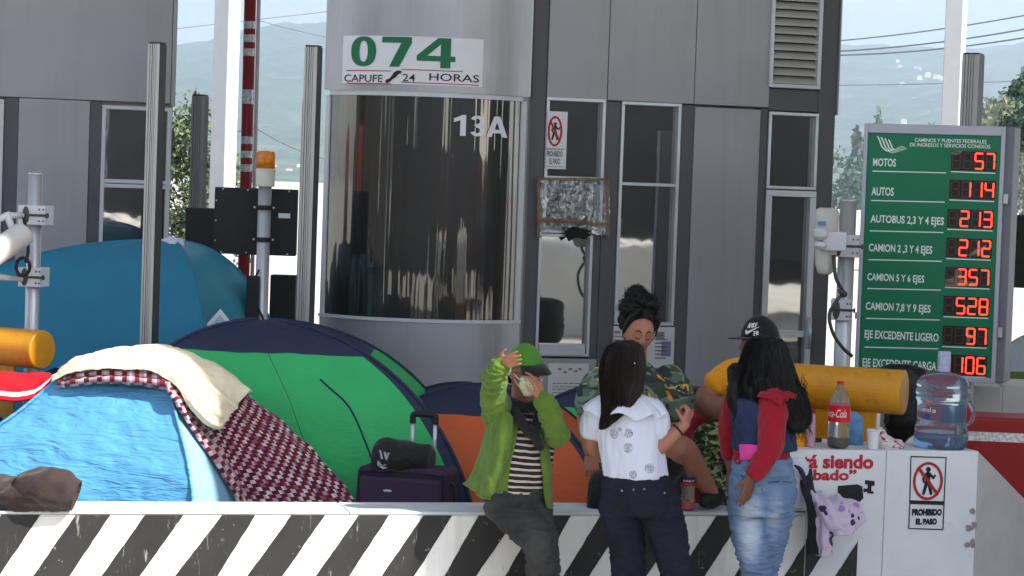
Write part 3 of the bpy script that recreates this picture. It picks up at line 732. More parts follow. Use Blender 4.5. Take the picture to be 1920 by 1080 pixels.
# ================================================================== grooved sensor posts
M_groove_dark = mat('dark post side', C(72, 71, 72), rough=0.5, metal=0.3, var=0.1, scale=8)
M_post = mat('anodised post face', C(176, 176, 174), rough=0.45, metal=0.35, var=0.1, scale=14, aniso=(3, 3, 0.15))
def post(px_l, px_m, px_r, py, top_py, d, yaw, label, zb=0.15):
    q = P((px_l + px_r) / 2, py, d); fr = Fr((q.x, q.y, 0), yaw)
    wf = (fr.hx(px_m, py) - fr.hx(px_l, py)) / 1.0
    ang = math.atan2(q.x, q.y) ; vis = math.sin(-yaw) * math.cos(ang) - math.cos(yaw) * math.sin(ang)
    dp = min(0.16, max(0.05, ((px_r - px_m) * d / FPX) / max(0.12, vis)))
    zt = fr.hz(px_m, top_py)
    rt = thing('sensor_post', label, 'post', fr.p(0, 0, zb), 'grooved metal sensor posts of the toll lanes')
    x0 = -wf * 0.62; x1 = x0 + wf; mb = MB(); gd = 0.014
    prof = [(x0, 0)]
    for a, b_ in ((0.16, 0.22), (0.34, 0.42), (0.5, 0.55), (0.66, 0.70)):
        prof += [(x0 + wf * a, 0), (x0 + wf * a, gd), (x0 + wf * b_, gd), (x0 + wf * b_, 0)]
    prof += [(x1, 0), (x1, dp), (x0, dp)]
    vs = [fr.p(x, y, z) for z in (zb, zt) for x, y in prof]; n = len(prof)
    fs = [tuple(range(n))[::-1], tuple(range(n, 2 * n))] + [(i, (i + 1) % n, (i + 1) % n + n, i + n) for i in range(n)]
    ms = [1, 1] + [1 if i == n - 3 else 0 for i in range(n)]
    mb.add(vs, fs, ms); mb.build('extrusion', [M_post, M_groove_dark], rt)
    mb = MB(); mb.box(fr, x0 + 0.004, x1 - 0.004, 0.004, dp - 0.004, zt + 0.001, zt + 0.012); mb.build('end_cap', M_groove_dark, rt)
    mb = MB(); mb.box(fr, x0 - 0.05, x1 + 0.05, -0.05, dp + 0.05, zb, zb + 0.012); mb.build('base_plate', M_galv, rt)
    if px_r - px_l > 40:
        mb = MB()
        for f_ in (0.72, 0.32):
            mb.lathe(fr.p(x0 + wf * 0.38, 0.002, zb + (zt - zb) * f_), [(0.008, 0), (0.011, 0.006), (0.006, 0.012)], 8, axis=-fr.Y)
        mb.build('fitting', M_galv, rt)
post(266, 288, 301, 360, 82, 13.9, R(-14), 'tall grooved aluminium post standing in front of the left booth')
post(561, 585, 595, 350, 88, 14.7, R(-14), 'tall grooved aluminium post beside the curved booth window')
post(356, 381, 388, 290, 180, 18.5, R(-12), 'short weathered grooved post between the booths above the teal tent')
post(1799, 1831, 1844, 170, 102, 16.6, R(-24), 'grooved post sticking up behind the top of the green price board')
post(558, 566, 572, 400, 187, 16.6, R(-12), 'thin dark post hidden behind the post beside the curved window')

# ================================================================== raised striped boom
rb = thing('barrier_boom', 'raised red barrier boom with white reflective bands', 'barrier arm', P(455, 800, 19.0) * 1)
d = 19.0; fr = Fr(P(461, 200, d), 0)
ax = (P(470, -40, d) - P(461, 340, d)); b0 = P(461, 340, d); top = b0 + ax * 1.0; bot = b0 - ax.normalized() * 1.6
mb = MB(); mb.tube([bot, top], 0.047, 16); boom = mb.build('boom', mat('boom red', C(142, 34, 40), rough=0.4, var=0.1, scale=6), rb, smooth=True)
L = (top - bot).length; u_ = (top - bot) / L
m, t = newmat('reflective white band', 0.35, 0.2); v = t.obj()
t.col(t.ramp(t.noise(v, 60, 3), [(0.35, C(170, 170, 172)), (0.65, C(232, 232, 232))])); M_reflect = m
mb = MB()
for (ya, yb) in ((40, 54), (65, 79), (91, 105), (168, 195), (256, 270), (283, 296), (308, 322)):
    sa = (P(462, ya, d) - bot).dot(u_); sb = (P(462, yb, d) - bot).dot(u_)
    mb = MB(); mb.tube([bot + u_ * sa, bot + u_ * sb], 0.0485, 16); mb.build('reflective_band', M_reflect, boom, smooth=False)
mb = MB(); mb.tube([bot + Vector((0.066, 0.02, 0)), top + Vector((0.066, 0.02, 0))], 0.016, 8); mb.build('stay_rail', mat('pale pink rail', C(208, 196, 196), rough=0.5), rb, smooth=True)
mb = MB(); fr = Fr((bot.x, bot.y, 0), R(-10)); mb.box(fr, -0.16, 0.2, -0.16, 0.2, 0.0, bot.z + 0.25); mb.build('cabinet', mat('cabinet orange', C(196, 120, 50), rough=0.5), rb, bevel=0.015)

# ================================================================== display cabinets and beacon
def cabinet(px0, py0, px1, py1, d, yaw, label, dp=0.14, screws=True, post_=True, name='display_cabinet', cat='display cabinet'):
    q = P((px0 + px1) / 2, (py0 + py1) / 2, d); fr = Fr((q.x, q.y, 0), yaw); x0, x1, z0, z1 = fr.rect(px0, py0, px1, py1)
    rt = thing(name, label, cat, fr.p(0, 0, 0.15), 'black cabinets around the lanes')
    mb = MB(); mb.box(fr, x0, x1, 0, dp, z0, z1); mb.build('body', M_black, rt, bevel=0.006)
    if post_:
        mb = MB(); mb.tube([fr.p((x0 + x1) / 2 + 0.05, dp / 2, 0.15), fr.p((x0 + x1) / 2 + 0.05, dp / 2, z0)], 0.04, 12); mb.build('stand', M_galv, rt, smooth=True)
    if screws:
        mb = MB()
        for u in (0.1, 0.4, 0.9): 
            for z in (z0 + 0.012, z1 - 0.012): mb.lathe(fr.p(x0 + (x1 - x0) * u, 0, z), [(0.006, 0), (0.005, 0.004)], 6, axis=-fr.Y)
        for vv in (0.2, 0.5, 0.8): mb.lathe(fr.p(x0 + 0.012, 0, z0 + (z1 - z0) * vv), [(0.006, 0), (0.005, 0.004)], 6, axis=-fr.Y)
        mb.build('screws', M_galv, rt)
        mb = MB(); fn = pix_fn(fr, 522, 400, 544, 409, -0.003); mb.poly([fn(0, 0), fn(1, 0), fn(1, 1), fn(0, 1)]); mb.build('maker_plate', M_white_vinyl, rt)
    return rt, fr
cab, cfr = cabinet(401, 353, 556, 478, 15.3, R(2), 'black flat display cabinet strapped behind the amber beacon pole')
cabinet(347, 390, 402, 470, 16.4, R(0), 'small black cabinet peeking out left behind the strapped one', screws=False)
cabinet(505, 516, 553, 640, 15.6, R(0), 'dark cabinet low behind the beacon pole next to the grooved post', screws=False, post_=False)
cabinet(461, 518, 484, 640, 15.0, R(0), 'narrow dark cabinet between teal tent and beacon pole', screws=False, post_=False)
cabinet(1893, 404, 1990, 541, 17.5, R(-8), 'black cabinet cut by the right frame edge behind the price board', screws=False)
q = P(493, 480, 15.1); bt = P(500, 350, 15.1)
bp_ = thing('beacon_pole', 'silver pole topped by an amber flashing beacon', 'beacon', (q.x, q.y, 0.15)); zb_ = bt.z
mb = MB(); mb.tube([Vector((q.x, q.y, 0.15)), Vector((q.x, q.y, zb_))], 0.042, 20); mb.build('pole', M_galv, bp_, smooth=True)
for py in (389, 449):
    mb = MB(); z = P(495, py, 15.1).z; mb.lathe((q.x, q.y, z - 0.014), [(0.048, 0), (0.048, 0.028)], 20); f2 = Fr((q.x, q.y, 0), 0); mb.box(f2, -0.068, 0.068, -0.015, 0.015, z - 0.013, z + 0.013)
    st_ = mb.build('clamp', M_black, bp_, bevel=0.002)
    mb = MB()
    for s in (-1, 1): mb.lathe((q.x + s * 0.06, q.y - 0.015, z), [(0.007, 0), (0.006, 0.006)], 8, axis=Vector((0, -1, 0)))
    mb.build('bolts', M_galv, st_)
mb = MB(); mb.lathe((q.x, q.y, zb_), [(0.057, 0.0), (0.06, 0.012), (0.06, 0.10), (0.063, 0.104), (0.063, 0.112)], 28); mb.build('beacon_base', mat('beacon base cream', C(206, 202, 192), rough=0.5, var=0.06), bp_, smooth=False, bevel=0.003)
m, t = newmat('amber lens', 0.12); t.b.inputs['Base Color'].default_value = C(255, 158, 8); t.b.inputs['Transmission Weight'].default_value = 0.55
t.b.inputs['Emission Color'].default_value = C(250, 130, 10); t.b.inputs['Emission Strength'].default_value = 0.0
wv = t.n('ShaderNodeTexWave', wave_type='BANDS', bands_direction='X'); wv.inputs['Scale'].default_value = 30; t.l(t.obj(), wv.inputs[0]); t.bump(wv.outputs['Fac'], 0.5, 0.004)
mb = MB(); mb.lathe((q.x, q.y, zb_ + 0.113), [(0.060, 0), (0.058, 0.1), (0.05, 0.108), (0.02, 0.112)], 28); lens = mb.build('beacon_lens', m, bp_, smooth=True)
mb = MB(); mb.lathe((q.x, q.y, zb_ + 0.1135), [(0.018, 0.0), (0.018, 0.03), (0.03, 0.035), (0.03, 0.07), (0.012, 0.08)], 12); mb.build('reflector', mat('reflector bright', C(230, 190, 120), rough=0.25, metal=0.4), lens)
mb = MB(); mb.tube(spline([P(486, 506, 15.04), P(475, 530, 15.02), P(476, 560, 15.02), P(490, 590, 15.03), P(505, 625, 15.05)], 16), 0.007, 6); mb.build('cable', M_black, bp_, smooth=True)

# ================================================================== antenna posts
def antenna_post(px, py, d, top_py, rad, label, brackets):
    q = P(px, py, d); rt = thing('antenna_post', label, 'antenna post', (q.x, q.y, 0.15))
    z = P(px, top_py, d).z
    mb = MB(); mb.tube([Vector((q.x, q.y, 0.15)), Vector((q.x, q.y, z))], rad, 24); mb.build('pole', M_galv, rt, smooth=True)
    mb = MB(); mb.lathe((q.x, q.y, z), [(rad + 0.002, -0.004), (rad + 0.002, 0.006), (rad * 0.6, 0.012)], 24); mb.build('cap', M_galv, rt, smooth=False)
    fr = Fr((q.x, q.y, 0), R(-10))
    for (yt, yb, x0, x1) in brackets:
        z1, z0 = P(px, yt, d).z, P(px, yb, d).z; k = d / FPX
        mb = MB(); mb.box(fr, x0 * k, x1 * k, -rad - 0.02, -rad + 0.02, z0, z1); mb.box(fr, (x1 - 3) * k, x1 * k, -rad + 0.021, rad + 0.03, z0, z1)
        mb.box(fr, x0 * k, x1 * k, rad + 0.031, rad + 0.045, z0, z1)
        b_ = mb.build('bracket', M_alu_white, rt, bevel=0.003)
        mb = MB(); mb.tube([fr.p((x0 - 3) * k, -rad - 0.025, (z0 + z1) / 2), fr.p((x1 + 8) * k, -rad - 0.025, (z0 + z1) / 2)], 0.007, 8)
        mb.lathe(fr.p((x1 + 4) * k, -rad - 0.025, (z0 + z1) / 2), [(0.014, 0), (0.014, 0.012)], 6, axis=fr.X)
        cxm = (x0 * 0.62 + x1 * 0.38) * k
        for dx, dz in ((x0 * 0.2 + x1 * 0.8, 0.8), (x0 * 0.2 + x1 * 0.8, 0.2), (x0 * 0.05 + x1 * 0.95, 0.8), (x0 * 0.05 + x1 * 0.95, 0.2)):
            mb.lathe(fr.p(dx * k, -rad - 0.02, z0 + (z1 - z0) * dz), [(0.006, 0), (0.006, 0.003)], 6, axis=-fr.Y)
        mb.build('bolts', M_groove_dark, b_)
        mb = MB(); mb.ell(fr.p(cxm - 0.012, -rad - 0.021, (z0 + z1) / 2), fr.X * 0.022, fr.Y * 0.006, fr.Z * (z1 - z0) * 0.46, 16, 10); mb.build('slot', M_groove_dark, b_, smooth=True)
    return rt, fr, q
M_antenna = mat('antenna plastic', C(190, 189, 184), rough=0.5, var=0.05, scale=5)
ap, afr, q = antenna_post(62, 520, 13.9, 326, 0.041, 'galvanised post carrying a tilted white tube antenna by the teal tent', [(385, 421, -26, 27), (501, 537, -22, 22)])
an = thing('tube_antenna', 'tilted white cylindrical antenna cut by the left frame edge', 'antenna', P(20, 460, 13.6))
a0, a1 = P(46, 437, 13.72), P(-75, 520, 13.4); u_ = (a1 - a0).normalized()
mb = MB(); mb.lathe(a0, [(0.03, -0.012), (0.068, 0.0), (0.072, 0.02), (0.072, 0.55), (0.05, 0.56)], 28, axis=u_); mb.build('housing', M_antenna, an, smooth=False, bevel=0.003)
mb = MB(); mb.tube([P(30, 445, 13.7), P(15, 408, 13.68), P(12, 398, 13.68)], 0.02, 10); mb.tube([P(-10, 416, 13.66), P(12, 404, 13.68), P(42, 404, 13.76)], [0.018, 0.02, 0.018], 8); mb.tube([P(-30, 516, 13.7), P(5, 520, 13.7), P(42, 524, 13.78)], [0.02, 0.018, 0.012], 8)
mb.build('mount_arm', M_alu_white, an, smooth=True)
cb = thing('coiled_cable', 'dark cable looped around the left antenna post', 'cable', P(46, 480, 13.7))
pts = spline([P(44, 408, 13.7), P(50, 435, 13.7), P(53, 470, 13.7), P(48, 492, 13.68)], 10)
loop = [P(43 + 13 * math.cos(a), 500 + 17 * math.sin(a), 13.68 - 0.01 * i / 20) for i, a in [(i, i * 0.42) for i in range(46)]]
mb = MB(); mb.tube(pts, 0.010, 6); mb.tube(loop, 0.010, 6); mb.build('cable', M_black, cb, smooth=True)
ap2, afr2, q2 = antenna_post(1585, 520, 14.2, 376, 0.050, 'galvanised post with a grey panel antenna beside the price board', [(440, 482, -32, 24), (561, 600, -24, 14)])
an2 = thing('panel_antenna', 'grey oval panel antenna pointing down beside the booth door', 'antenna', P(1547, 450, 14.0))
c_ = P(1549, 452, 14.05); fr = Fr(c_, R(35))
mb = MB(); n = 24; hh = 0.195
ringp = lambda z, sx, sy, oy=0: [fr.p(sx * math.cos(2 * math.pi * k / n), oy + sy * math.sin(2 * math.pi * k / n), z) for k in range(n)]
rings = [ringp(hh, 0.055, 0.02, 0.0), ringp(hh - 0.012, 0.078, 0.045), ringp(hh - 0.04, 0.084, 0.052), ringp(0, 0.08, 0.05), ringp(-hh + 0.06, 0.07, 0.045), ringp(-hh + 0.012, 0.05, 0.04), ringp(-hh, 0.035, 0.03)]
vs = [p for r in rings for p in r]
mb.add(vs, [(i * n + (j + 1) % n, i * n + j, (i + 1) * n + j, (i + 1) * n + (j + 1) % n) for i in range(len(rings) - 1) for j in range(n)] + [tuple(range(n)), tuple(range(len(vs) - 1, len(vs) - n - 1, -1))])
mb.build('housing', M_antenna, an2, smooth=True)
mb = MB(); fn = rect_fn(Fr(P(1541, 419, 13.93), R(12)), -0.026, 0.026, -0.013, 0.013, 0); mb.poly([fn(0, 0), fn(1, 0), fn(1, 1), fn(0, 1)]); mb.build('blue_tag', mat('tag blue', C(110, 130, 165), rough=0.5), an2)
mb = MB(); fr = Fr(P(1548, 450, 13.96), R(0)); mb.lathe(fr.p(-0.035, -0.02, 0.0), [(0.025, 0), (0.045, 0.02), (0.045, 0.05), (0.03, 0.07)], 16); mb.lathe(fr.p(-0.03, -0.02, -0.055), [(0.02, 0), (0.04, 0.02), (0.03, 0.045)], 16); mb.box(fr, -0.02, 0.12, -0.015, 0.04, -0.06, 0.05)
mb.build('swivel_mount', M_alu_white, an2, bevel=0.006)
cb2 = thing('hanging_cable', 'dark cable drooping from the grey panel antenna down its post', 'cable', P(1570, 560, 14.0))
mb = MB(); mb.tube(spline([P(1563, 478, 14.0), P(1567, 520, 13.98), P(1580, 548, 14.0), P(1570, 562, 13.98), P(1555, 590, 13.98), P(1562, 625, 13.98), P(1580, 652, 14.0), P(1598, 668, 14.02)], 40), 0.011, 8); mb.lathe(P(1580, 549, 13.98), [(0.012, -0.03), (0.02, -0.01), (0.02, 0.02), (0.01, 0.03)], 10, axis=Vector((0.7, 0, -0.7)))
mb.build('cable', M_groove_dark, cb2, smooth=True)

# ================================================================== price board
q = P(1745, 480, 14.5); SF = Fr((q.x, q.y, 0), R(-19))
sg = thing('price_board', 'green toll price board with red digits in a grey metal case', 'price board', SF.p(0, 0.15, 0.15))
x0, x1 = SF.hx(1612, 460), SF.hx(1876, 480); z1, z0 = SF.hz(1745, 234), SF.hz(1745, 712)
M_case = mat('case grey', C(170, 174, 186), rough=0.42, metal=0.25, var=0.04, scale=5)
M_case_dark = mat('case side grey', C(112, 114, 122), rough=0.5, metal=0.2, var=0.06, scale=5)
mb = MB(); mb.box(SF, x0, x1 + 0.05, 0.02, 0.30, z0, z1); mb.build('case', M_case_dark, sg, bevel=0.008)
mb = MB(); gx0, gx1 = SF.hx(1619, 470), SF.hx(1868, 480); gz1, gz0 = SF.hz(1750, 252), SF.hz(1740, 702)
mb.box(SF, x0, gx0, -0.012, 0.018, z0, z1); mb.box(SF, gx1, x1, -0.012, 0.018, z0, z1); mb.box(SF, gx0, gx1, -0.012, 0.018, gz1, z1); mb.box(SF, gx0, gx1, -0.012, 0.018, z0, gz0)
frm = mb.build('case_frame', M_case, sg, bevel=0.004)
for f_ in (0.2, 0.72): mb = MB(); mb.box(SF, x1 + 0.004, x1 + 0.03, -0.02, 0.017, z0 + (z1 - z0) * f_ - 0.03, z0 + (z1 - z0) * f_ + 0.03); mb.build('latch', M_galv, frm, bevel=0.002)
for f_ in (0.25, 0.92): mb = MB(); mb.box(SF, x0 - 0.012, x0 - 0.001, -0.005, 0.03, z0 + (z1 - z0) * f_ - 0.04, z0 + (z1 - z0) * f_ + 0.0); mb.build('hinge', M_galv, frm, bevel=0.002)
M_signgreen = mat('sign green', C(18, 112, 78), rough=0.45, var=0.05, scale=3)
mb = MB(); mb.box(SF, gx0 + 0.001, gx1 - 0.001, 0.0, 0.017, gz0 + 0.001, gz1 - 0.001); face = mb.build('face', M_signgreen, sg)
mb = MB(); Y_ = -0.002
rows = [('MOTOS', (1637, 297, 1680, 312), (1783, 284, 1868, 320), '  57'), ('AUTOS', (1634, 351, 1676, 367), (1780, 338, 1866, 373), ' 114'), ('AUTOBUS 2,3 Y 4 EJES', (1632, 405, 1770, 424), (1776, 393, 1863, 428), ' 213'),
        ('CAMION 2 ,3 Y 4 EJES', (1629, 459, 1748, 478), (1774, 447, 1860, 483), ' 212'), ('CAMION 5 Y 6 EJES', (1626, 514, 1733, 532), (1772, 502, 1857, 537), ' 357'), ('CAMION 7,8 Y 9 EJES', (1623, 569, 1745, 588), (1769, 556, 1855, 592), ' 528'),
        ('EJE EXCEDENTE LIGERO', (1621, 622, 1760, 642), (1767, 612, 1852, 648), '  97'), ('EJE EXCEDENTE CARGA', (1617, 675, 1756, 696), (1766, 666, 1850, 703), ' 106')]
for s, b_, dsp, num in rows: text_fit(mb, s, pix_fn(SF, *b_, Y_), 0, bold=0.022)
text_fit(mb, 'CAMINOS Y PUENTES FEDERALES', pix_fn(SF, 1715, 260.5, 1850, 267.5, Y_), 0, bold=0.012)
text_fit(mb, 'DE INGRESOS Y SERVICIOS CONEXOS', pix_fn(SF, 1706, 269.5, 1857, 276.5, Y_), 0, bold=0.012)
def spx(px, py): xx, zz = SF.hit(px, py, Y_); return SF.p(xx, Y_, zz)
for s, b_, dsp, num in rows:
    yb = b_[3] + 9
    for (a, c) in ((1636 - (yb - 320) * 0.045, 1774 - (yb - 320) * 0.045), (dsp[0], dsp[2] - 2)):
        o_ = (dsp[3] + 4 - yb - 2) if a == dsp[0] else 0
        mb.poly([spx(a, yb + o_ - 1.2), spx(c, yb + o_ + 2.0), spx(c, yb + o_ + 4.0), spx(a, yb + o_ + 0.8)][::-1])
for k in range(4):   # winged emblem of four swept strokes
    o_ = k * 7.0
    up = [(1644 + o_, 255 + k * 2.2), (1648 + o_, 263 + k * 2.6), (1652 + o_ * 0.98, 275 + k * 1.2), (1660 + o_ * 0.8, 283 - k * 0.6), (1674 + o_ * 0.4, 287 - k * 3.0), (1686 + o_ * 0.2, 284 - k * 3.0), (1701 - k * 1.0, 279 - k * 0.6)]
    L_, R_ = [], []
    for i, (a, c) in enumerate(up):
        w_ = (2.6, 2.8, 2.8, 2.4, 1.8, 1.6, 0.6)[i]; dx = 1 if i < 4 else 0.3; dy = 0 if i < 3 else -1
        L_.append((a, c)); R_.append((a + w_ * dx, c + w_ * dy * 0.7))
    for i in range(len(up) - 1):
        mb.poly([spx(*L_[i]), spx(*L_[i + 1]), spx(*R_[i + 1]), spx(*R_[i])])
mb.build('lettering', mat('sign white', C(220, 230, 226), rough=0.5, var=0.02), face)
SEG = {' ': '', '0': 'abcdef', '1': 'bc', '2': 'abged', '3': 'abgcd', '4': 'fgbc', '5': 'afgcd', '6': 'afgedc', '7': 'abc', '8': 'abcdefg', '9': 'abcdfg'}
m, t = newmat('lit red segment', 0.4, color=C(255, 60, 40)); t.b.inputs['Emission Color'].default_value = (1.0, 0.05, 0.022, 1); t.b.inputs['Emission Strength'].default_value = 1.15; M_lit = m
M_unlit = mat('unlit segment', C(82, 58, 54), rough=0.5, var=0.1)
M_disp = mat('display black', C(36, 30, 30), rough=0.3, var=0.3, scale=20)
for s, b_, dsp, num in rows:
    xa, xb, za, zb_ = SF.rect(*dsp, -0.004); mb = MB(); mb.box(SF, xa, xb, -0.004, -0.0005, za, zb_); dd = mb.build('display', M_disp, sg)
    lit, un = MB(), MB(); cw_ = (xb - xa) / 4
    for i, ch in enumerate(num):
        l, r_ = xa + cw_ * i + cw_ * 0.16, xa + cw_ * i + cw_ * 0.84; b0, t0 = za + (zb_ - za) * 0.1, za + (zb_ - za) * 0.9; mz = (b0 + t0) / 2; th = cw_ * 0.15
        for sgm, (ax_, az, bx_, bz_) in dict(a=(l, t0, r_, t0), b=(r_, t0, r_, mz), c=(r_, mz, r_, b0), d=(l, b0, r_, b0), e=(l, mz, l, b0), f=(l, t0, l, mz), g=(l, mz, r_, mz)).items():
            on = sgm in SEG[ch]; tgt = lit if on else un; k = 0.10 if ax_ == bx_ else 0.08
            A_, B_ = Vector((ax_, az)), Vector((bx_, bz_)); A2, B2 = A_.lerp(B_, k), B_.lerp(A_, k)
            capsule2d(SF, A2.x, A2.y, B2.x, B2.y, th * (0.5 if on else 0.34), th * (0.5 if on else 0.34), -0.0065, tgt, 0, 2)
    lit.build('lit_digits', M_lit, dd); un.build('unlit_digits', M_unlit, dd)
mb = MB()   # peeling film on three of the displays
for pts in ([(1784, 285), (1806, 282), (1800, 289), (1785, 291)], [(1816, 478), (1832, 466), (1850, 459), (1846, 466), (1830, 476), (1818, 482)], [(1772, 524), (1790, 520), (1792, 504), (1804, 506), (1802, 524), (1830, 530), (1832, 537), (1773, 537)], [(1811, 615), (1815, 614), (1822, 634), (1817, 641), (1812, 640), (1814, 630)]):
    q_ = [SF.hit(*p, -0.005) for p in pts]; mb = MB(); mb.poly([SF.p(a, -0.0052, b_) for a, b_ in q_]); mb.build('peeling_film', mat('peeling film', C(126, 108, 98), rough=0.6, var=0.3, scale=40), sg)
mb = MB()
for xx in (x0 + 0.2, x1 - 0.2): mb = MB(); mb.box(SF, xx - 0.05, xx + 0.05, 0.1, 0.2, 0.15, z0 - 0.001); mb.build('support', M_galv, sg, bevel=0.006)

# ================================================================== yellow pipe bollards
m, t = newmat('yellow road paint', 0.42, spec=0.5); v = t.obj()
base = t.ramp(t.noise(v, 5, 6, 0.65), [(0.3, C(190, 128, 10)), (0.7, C(214, 148, 18))]); dirt = t.ramp(t.noise(v, 18, 7, 0.72), [(0.57, (0, 0, 0, 1)), (0.68, (1, 1, 1, 1))])
t.col(t.mix(t.math('MULTIPLY', dirt, 0.6), base, C(104, 76, 34))); t.bump(t.noise(v, 40, 4), 0.12, 0.003); M_yel = m
def pipe_bollard(cpx, cpy, d, rad, ax, length, legs, zb, label):
    e = P(cpx, cpy, d); ax = Vector(ax).normalized()
    rt = thing('pipe_bollard', label, 'bollard', (e.x - ax.x * 0.4, e.y - ax.y * 0.4, zb), 'yellow pipe bollards on the island')
    mb = MB(); mb.lathe(e, [(rad - 0.006, 0.0), (rad, -0.004), (rad, -length)], 40, axis=ax); mb.build('pipe', M_yel, rt, smooth=False, bevel=0.003)
    for s in legs:
        c = e - ax * s; fr = Fr((c.x, c.y, 0), math.atan2(ax.y, ax.x)); mb = MB()
        mb.box(fr, -0.07, 0.06, -0.035, -0.02, zb, e.z - rad * 0.55); mb.box(fr, -0.085, -0.07, -0.035, 0.08, zb, e.z - rad * 0.35)
        mb.box(fr, -0.1, 0.075, -0.05, 0.1, zb, zb + 0.01)
        mb.build('leg', M_yel, rt, bevel=0.003)
ZB = BR.hz(1690, 845, 0.015)
pipe_bollard(1696, 736, 12.85, 0.121, (0.93, -0.36, 0), 0.95, (0.2, 0.42), ZB + 0.001, 'yellow pipe bollard on the white block behind the soda bottle')
pipe_bollard(80, 656, 13.5, 0.110, (0.86, -0.5, 0), 1.5, (0.24, 0.8), 0.15, 'yellow pipe bollard at the left edge above the red towel')
# ================================================================== out of frame: unseen trucks added to darken the glass; mirrored heaps, boom
def truck(x, y, yaw, L, H, label, cm):
    fr = Fr((x, y, 0), yaw); rt = thing('added_dark_truck', label, 'truck', fr.o, 'unseen trucks added to darken the glass')
    mb = MB(); mb.box(fr, -L / 2, L / 2, -1.2, 1.2, 1.1, H); mb.build('cargo_box', cm, rt, bevel=0.03)
    mb = MB(); mb.prism(fr, [(L / 2 + 0.15, 0.6), (L / 2 + 2.3, 0.6), (L / 2 + 2.3, 1.7), (L / 2 + 1.9, 2.8), (L / 2 + 0.15, 3.0)], -1.15, 1.15); mb.build('cab', mat('truck cab red', C(120, 30, 30), rough=0.4), rt, bevel=0.05)
    for wx in (-L / 2 + 1, -L / 2 + 2.2, L / 2 - 0.6, L / 2 + 1.6):
        for s in (-1, 1):
            mb = MB(); mb.lathe(fr.p(wx, s * 1.05, 0.5), [(0.2, -0.14), (0.5, -0.14), (0.5, 0.14), (0.2, 0.14)], 24, axis=fr.Y); mb.build('wheel', M_black, rt)
    mb = MB(); mb.box(fr, -L / 2, L / 2 + 2.2, -0.9, 0.9, 0.65, 1.05); mb.build('chassis', M_black, rt)
truck(17.5, -9.5, R(30), 15, 5.2, 'unseen long dark truck added at the right to darken the flat windows', mat('dark canvas', C(46, 46, 46), rough=0.8, var=0.3, scale=2))
truck(1.5, -13, R(2), 14, 5.2, 'unseen long dark grey truck added behind the photographer to darken the glass', mat('dark box grey', C(58, 58, 60), rough=0.7, var=0.3, scale=2))
truck(-14.5, 3.5, R(78), 13, 5.0, 'unseen long charcoal truck added at the far left to darken the curved glass', mat('charcoal canvas', C(50, 48, 46), rough=0.8, var=0.3, scale=2))
truck(-11.5, -11, R(-40), 11, 5.0, 'unseen dark truck added behind and left of the photographer to darken the curved glass', MATS['charcoal canvas'])
truck(19.0, 7.5, R(-68), 12, 5.0, 'unseen dark truck added beyond the right end of the island to darken the curved glass', MATS['charcoal canvas'])
hp = thing('tarp_covered_heap', 'cream tarpaulin stretched over a heap of sacks across the road', 'tarpaulin heap', (13.0, -3.0, 0))
g = []
for i in range(33):
    row = []
    for j in range(65):
        u, v = j / 64 * 2 - 1, i / 32 * 2 - 1
        q = Vector((u * 2.9, v * 1.2, 0)); r_ = max(abs(u), abs(v)) ** 4
        h = (1.55 + 0.36 * noise.noise(Vector((u * 3, v * 2, 1))) + 0.22 * abs(noise.noise(Vector((u * 9, v * 5, 4))))) * (1 - r_)
        c_, s_ = math.cos(R(34)), math.sin(R(34))
        row.append(Vector((13.0 + q.x * c_ - q.y * s_, -3.2 + q.x * s_ + q.y * c_, max(0.01, h))))
    g.append(row)
mb = MB(); mb.grid(g); mb.build('tarpaulin', mat('cream tarpaulin', C(240, 236, 226), rough=0.8, var=0.08, scale=2, bump=0.4, bscale=14, bdist=0.02), hp, smooth=True)

for src_, loc_, lab_ in ((hp, (4.9, -5.6, 0), 'cream tarpaulin over sacks directly behind the photographer'),):
    c_ = src_.copy(); COL.objects.link(c_); c_.location = loc_; c_['label'] = lab_; c_['group'] = 'tarpaulin heaps across the road'; src_['group'] = c_['group']
    for ch in src_.children:
        d_ = ch.copy(); COL.objects.link(d_); d_.parent = c_
c_ = rb.copy(); COL.objects.link(c_); c_.location = (3.75, -3.0, rb.location.z); c_['label'] = 'raised red striped boom standing beside the road behind the photographer'
for ch in rb.children:
    d_ = ch.copy(); COL.objects.link(d_); d_.parent = c_
    for g_ in ch.children:
        e_ = g_.copy(); COL.objects.link(e_); e_.parent = d_
# ================================================================== tents
def fabric(name, c, rough=0.5, weave=700, sss=0.0, crease=0.5):
    m, t = newmat(name, rough, spec=0.35); v = t.obj()
    t.col(t.ramp(t.noise(v, 3.5, 5), [(0.3, scl(c, 0.92)), (0.7, scl(c, 1.07))]))
    h = t.math('ADD', t.math('MULTIPLY', t.noise(t.obj(1, 1, 2.2, (0.2, 0.35, 0)), 7, 5, 0.6, 0.6), 1.0), t.math('MULTIPLY', t.noise(v, weave, 1), 0.02))
    t.bump(h, crease, 0.02)
    if sss:
        out = t.t.nodes['Material Output']; tr = t.n('ShaderNodeBsdfTranslucent'); tr.inputs[0].default_value = c
        mx = t.n('ShaderNodeMixShader'); mx.inputs[0].default_value = sss
        t.l(t.b.outputs[0], mx.inputs[1]); t.l(tr.outputs[0], mx.inputs[2]); t.l(mx.outputs[0], out.inputs[0])
    return m
M_navy = fabric('tent navy', C(28, 36, 66)); M_green = fabric('tent green', C(52, 184, 104), sss=0.12); M_orange = fabric('tent orange', C(216, 96, 42), sss=0.12)
M_teal = fabric('tent teal', C(28, 118, 150), sss=0.1, crease=0.25); M_teal2 = fabric('tent teal pale', C(58, 136, 158), sss=0.1, crease=0.25); M_zip = mat('tent zip navy', C(26, 34, 60), rough=0.6)
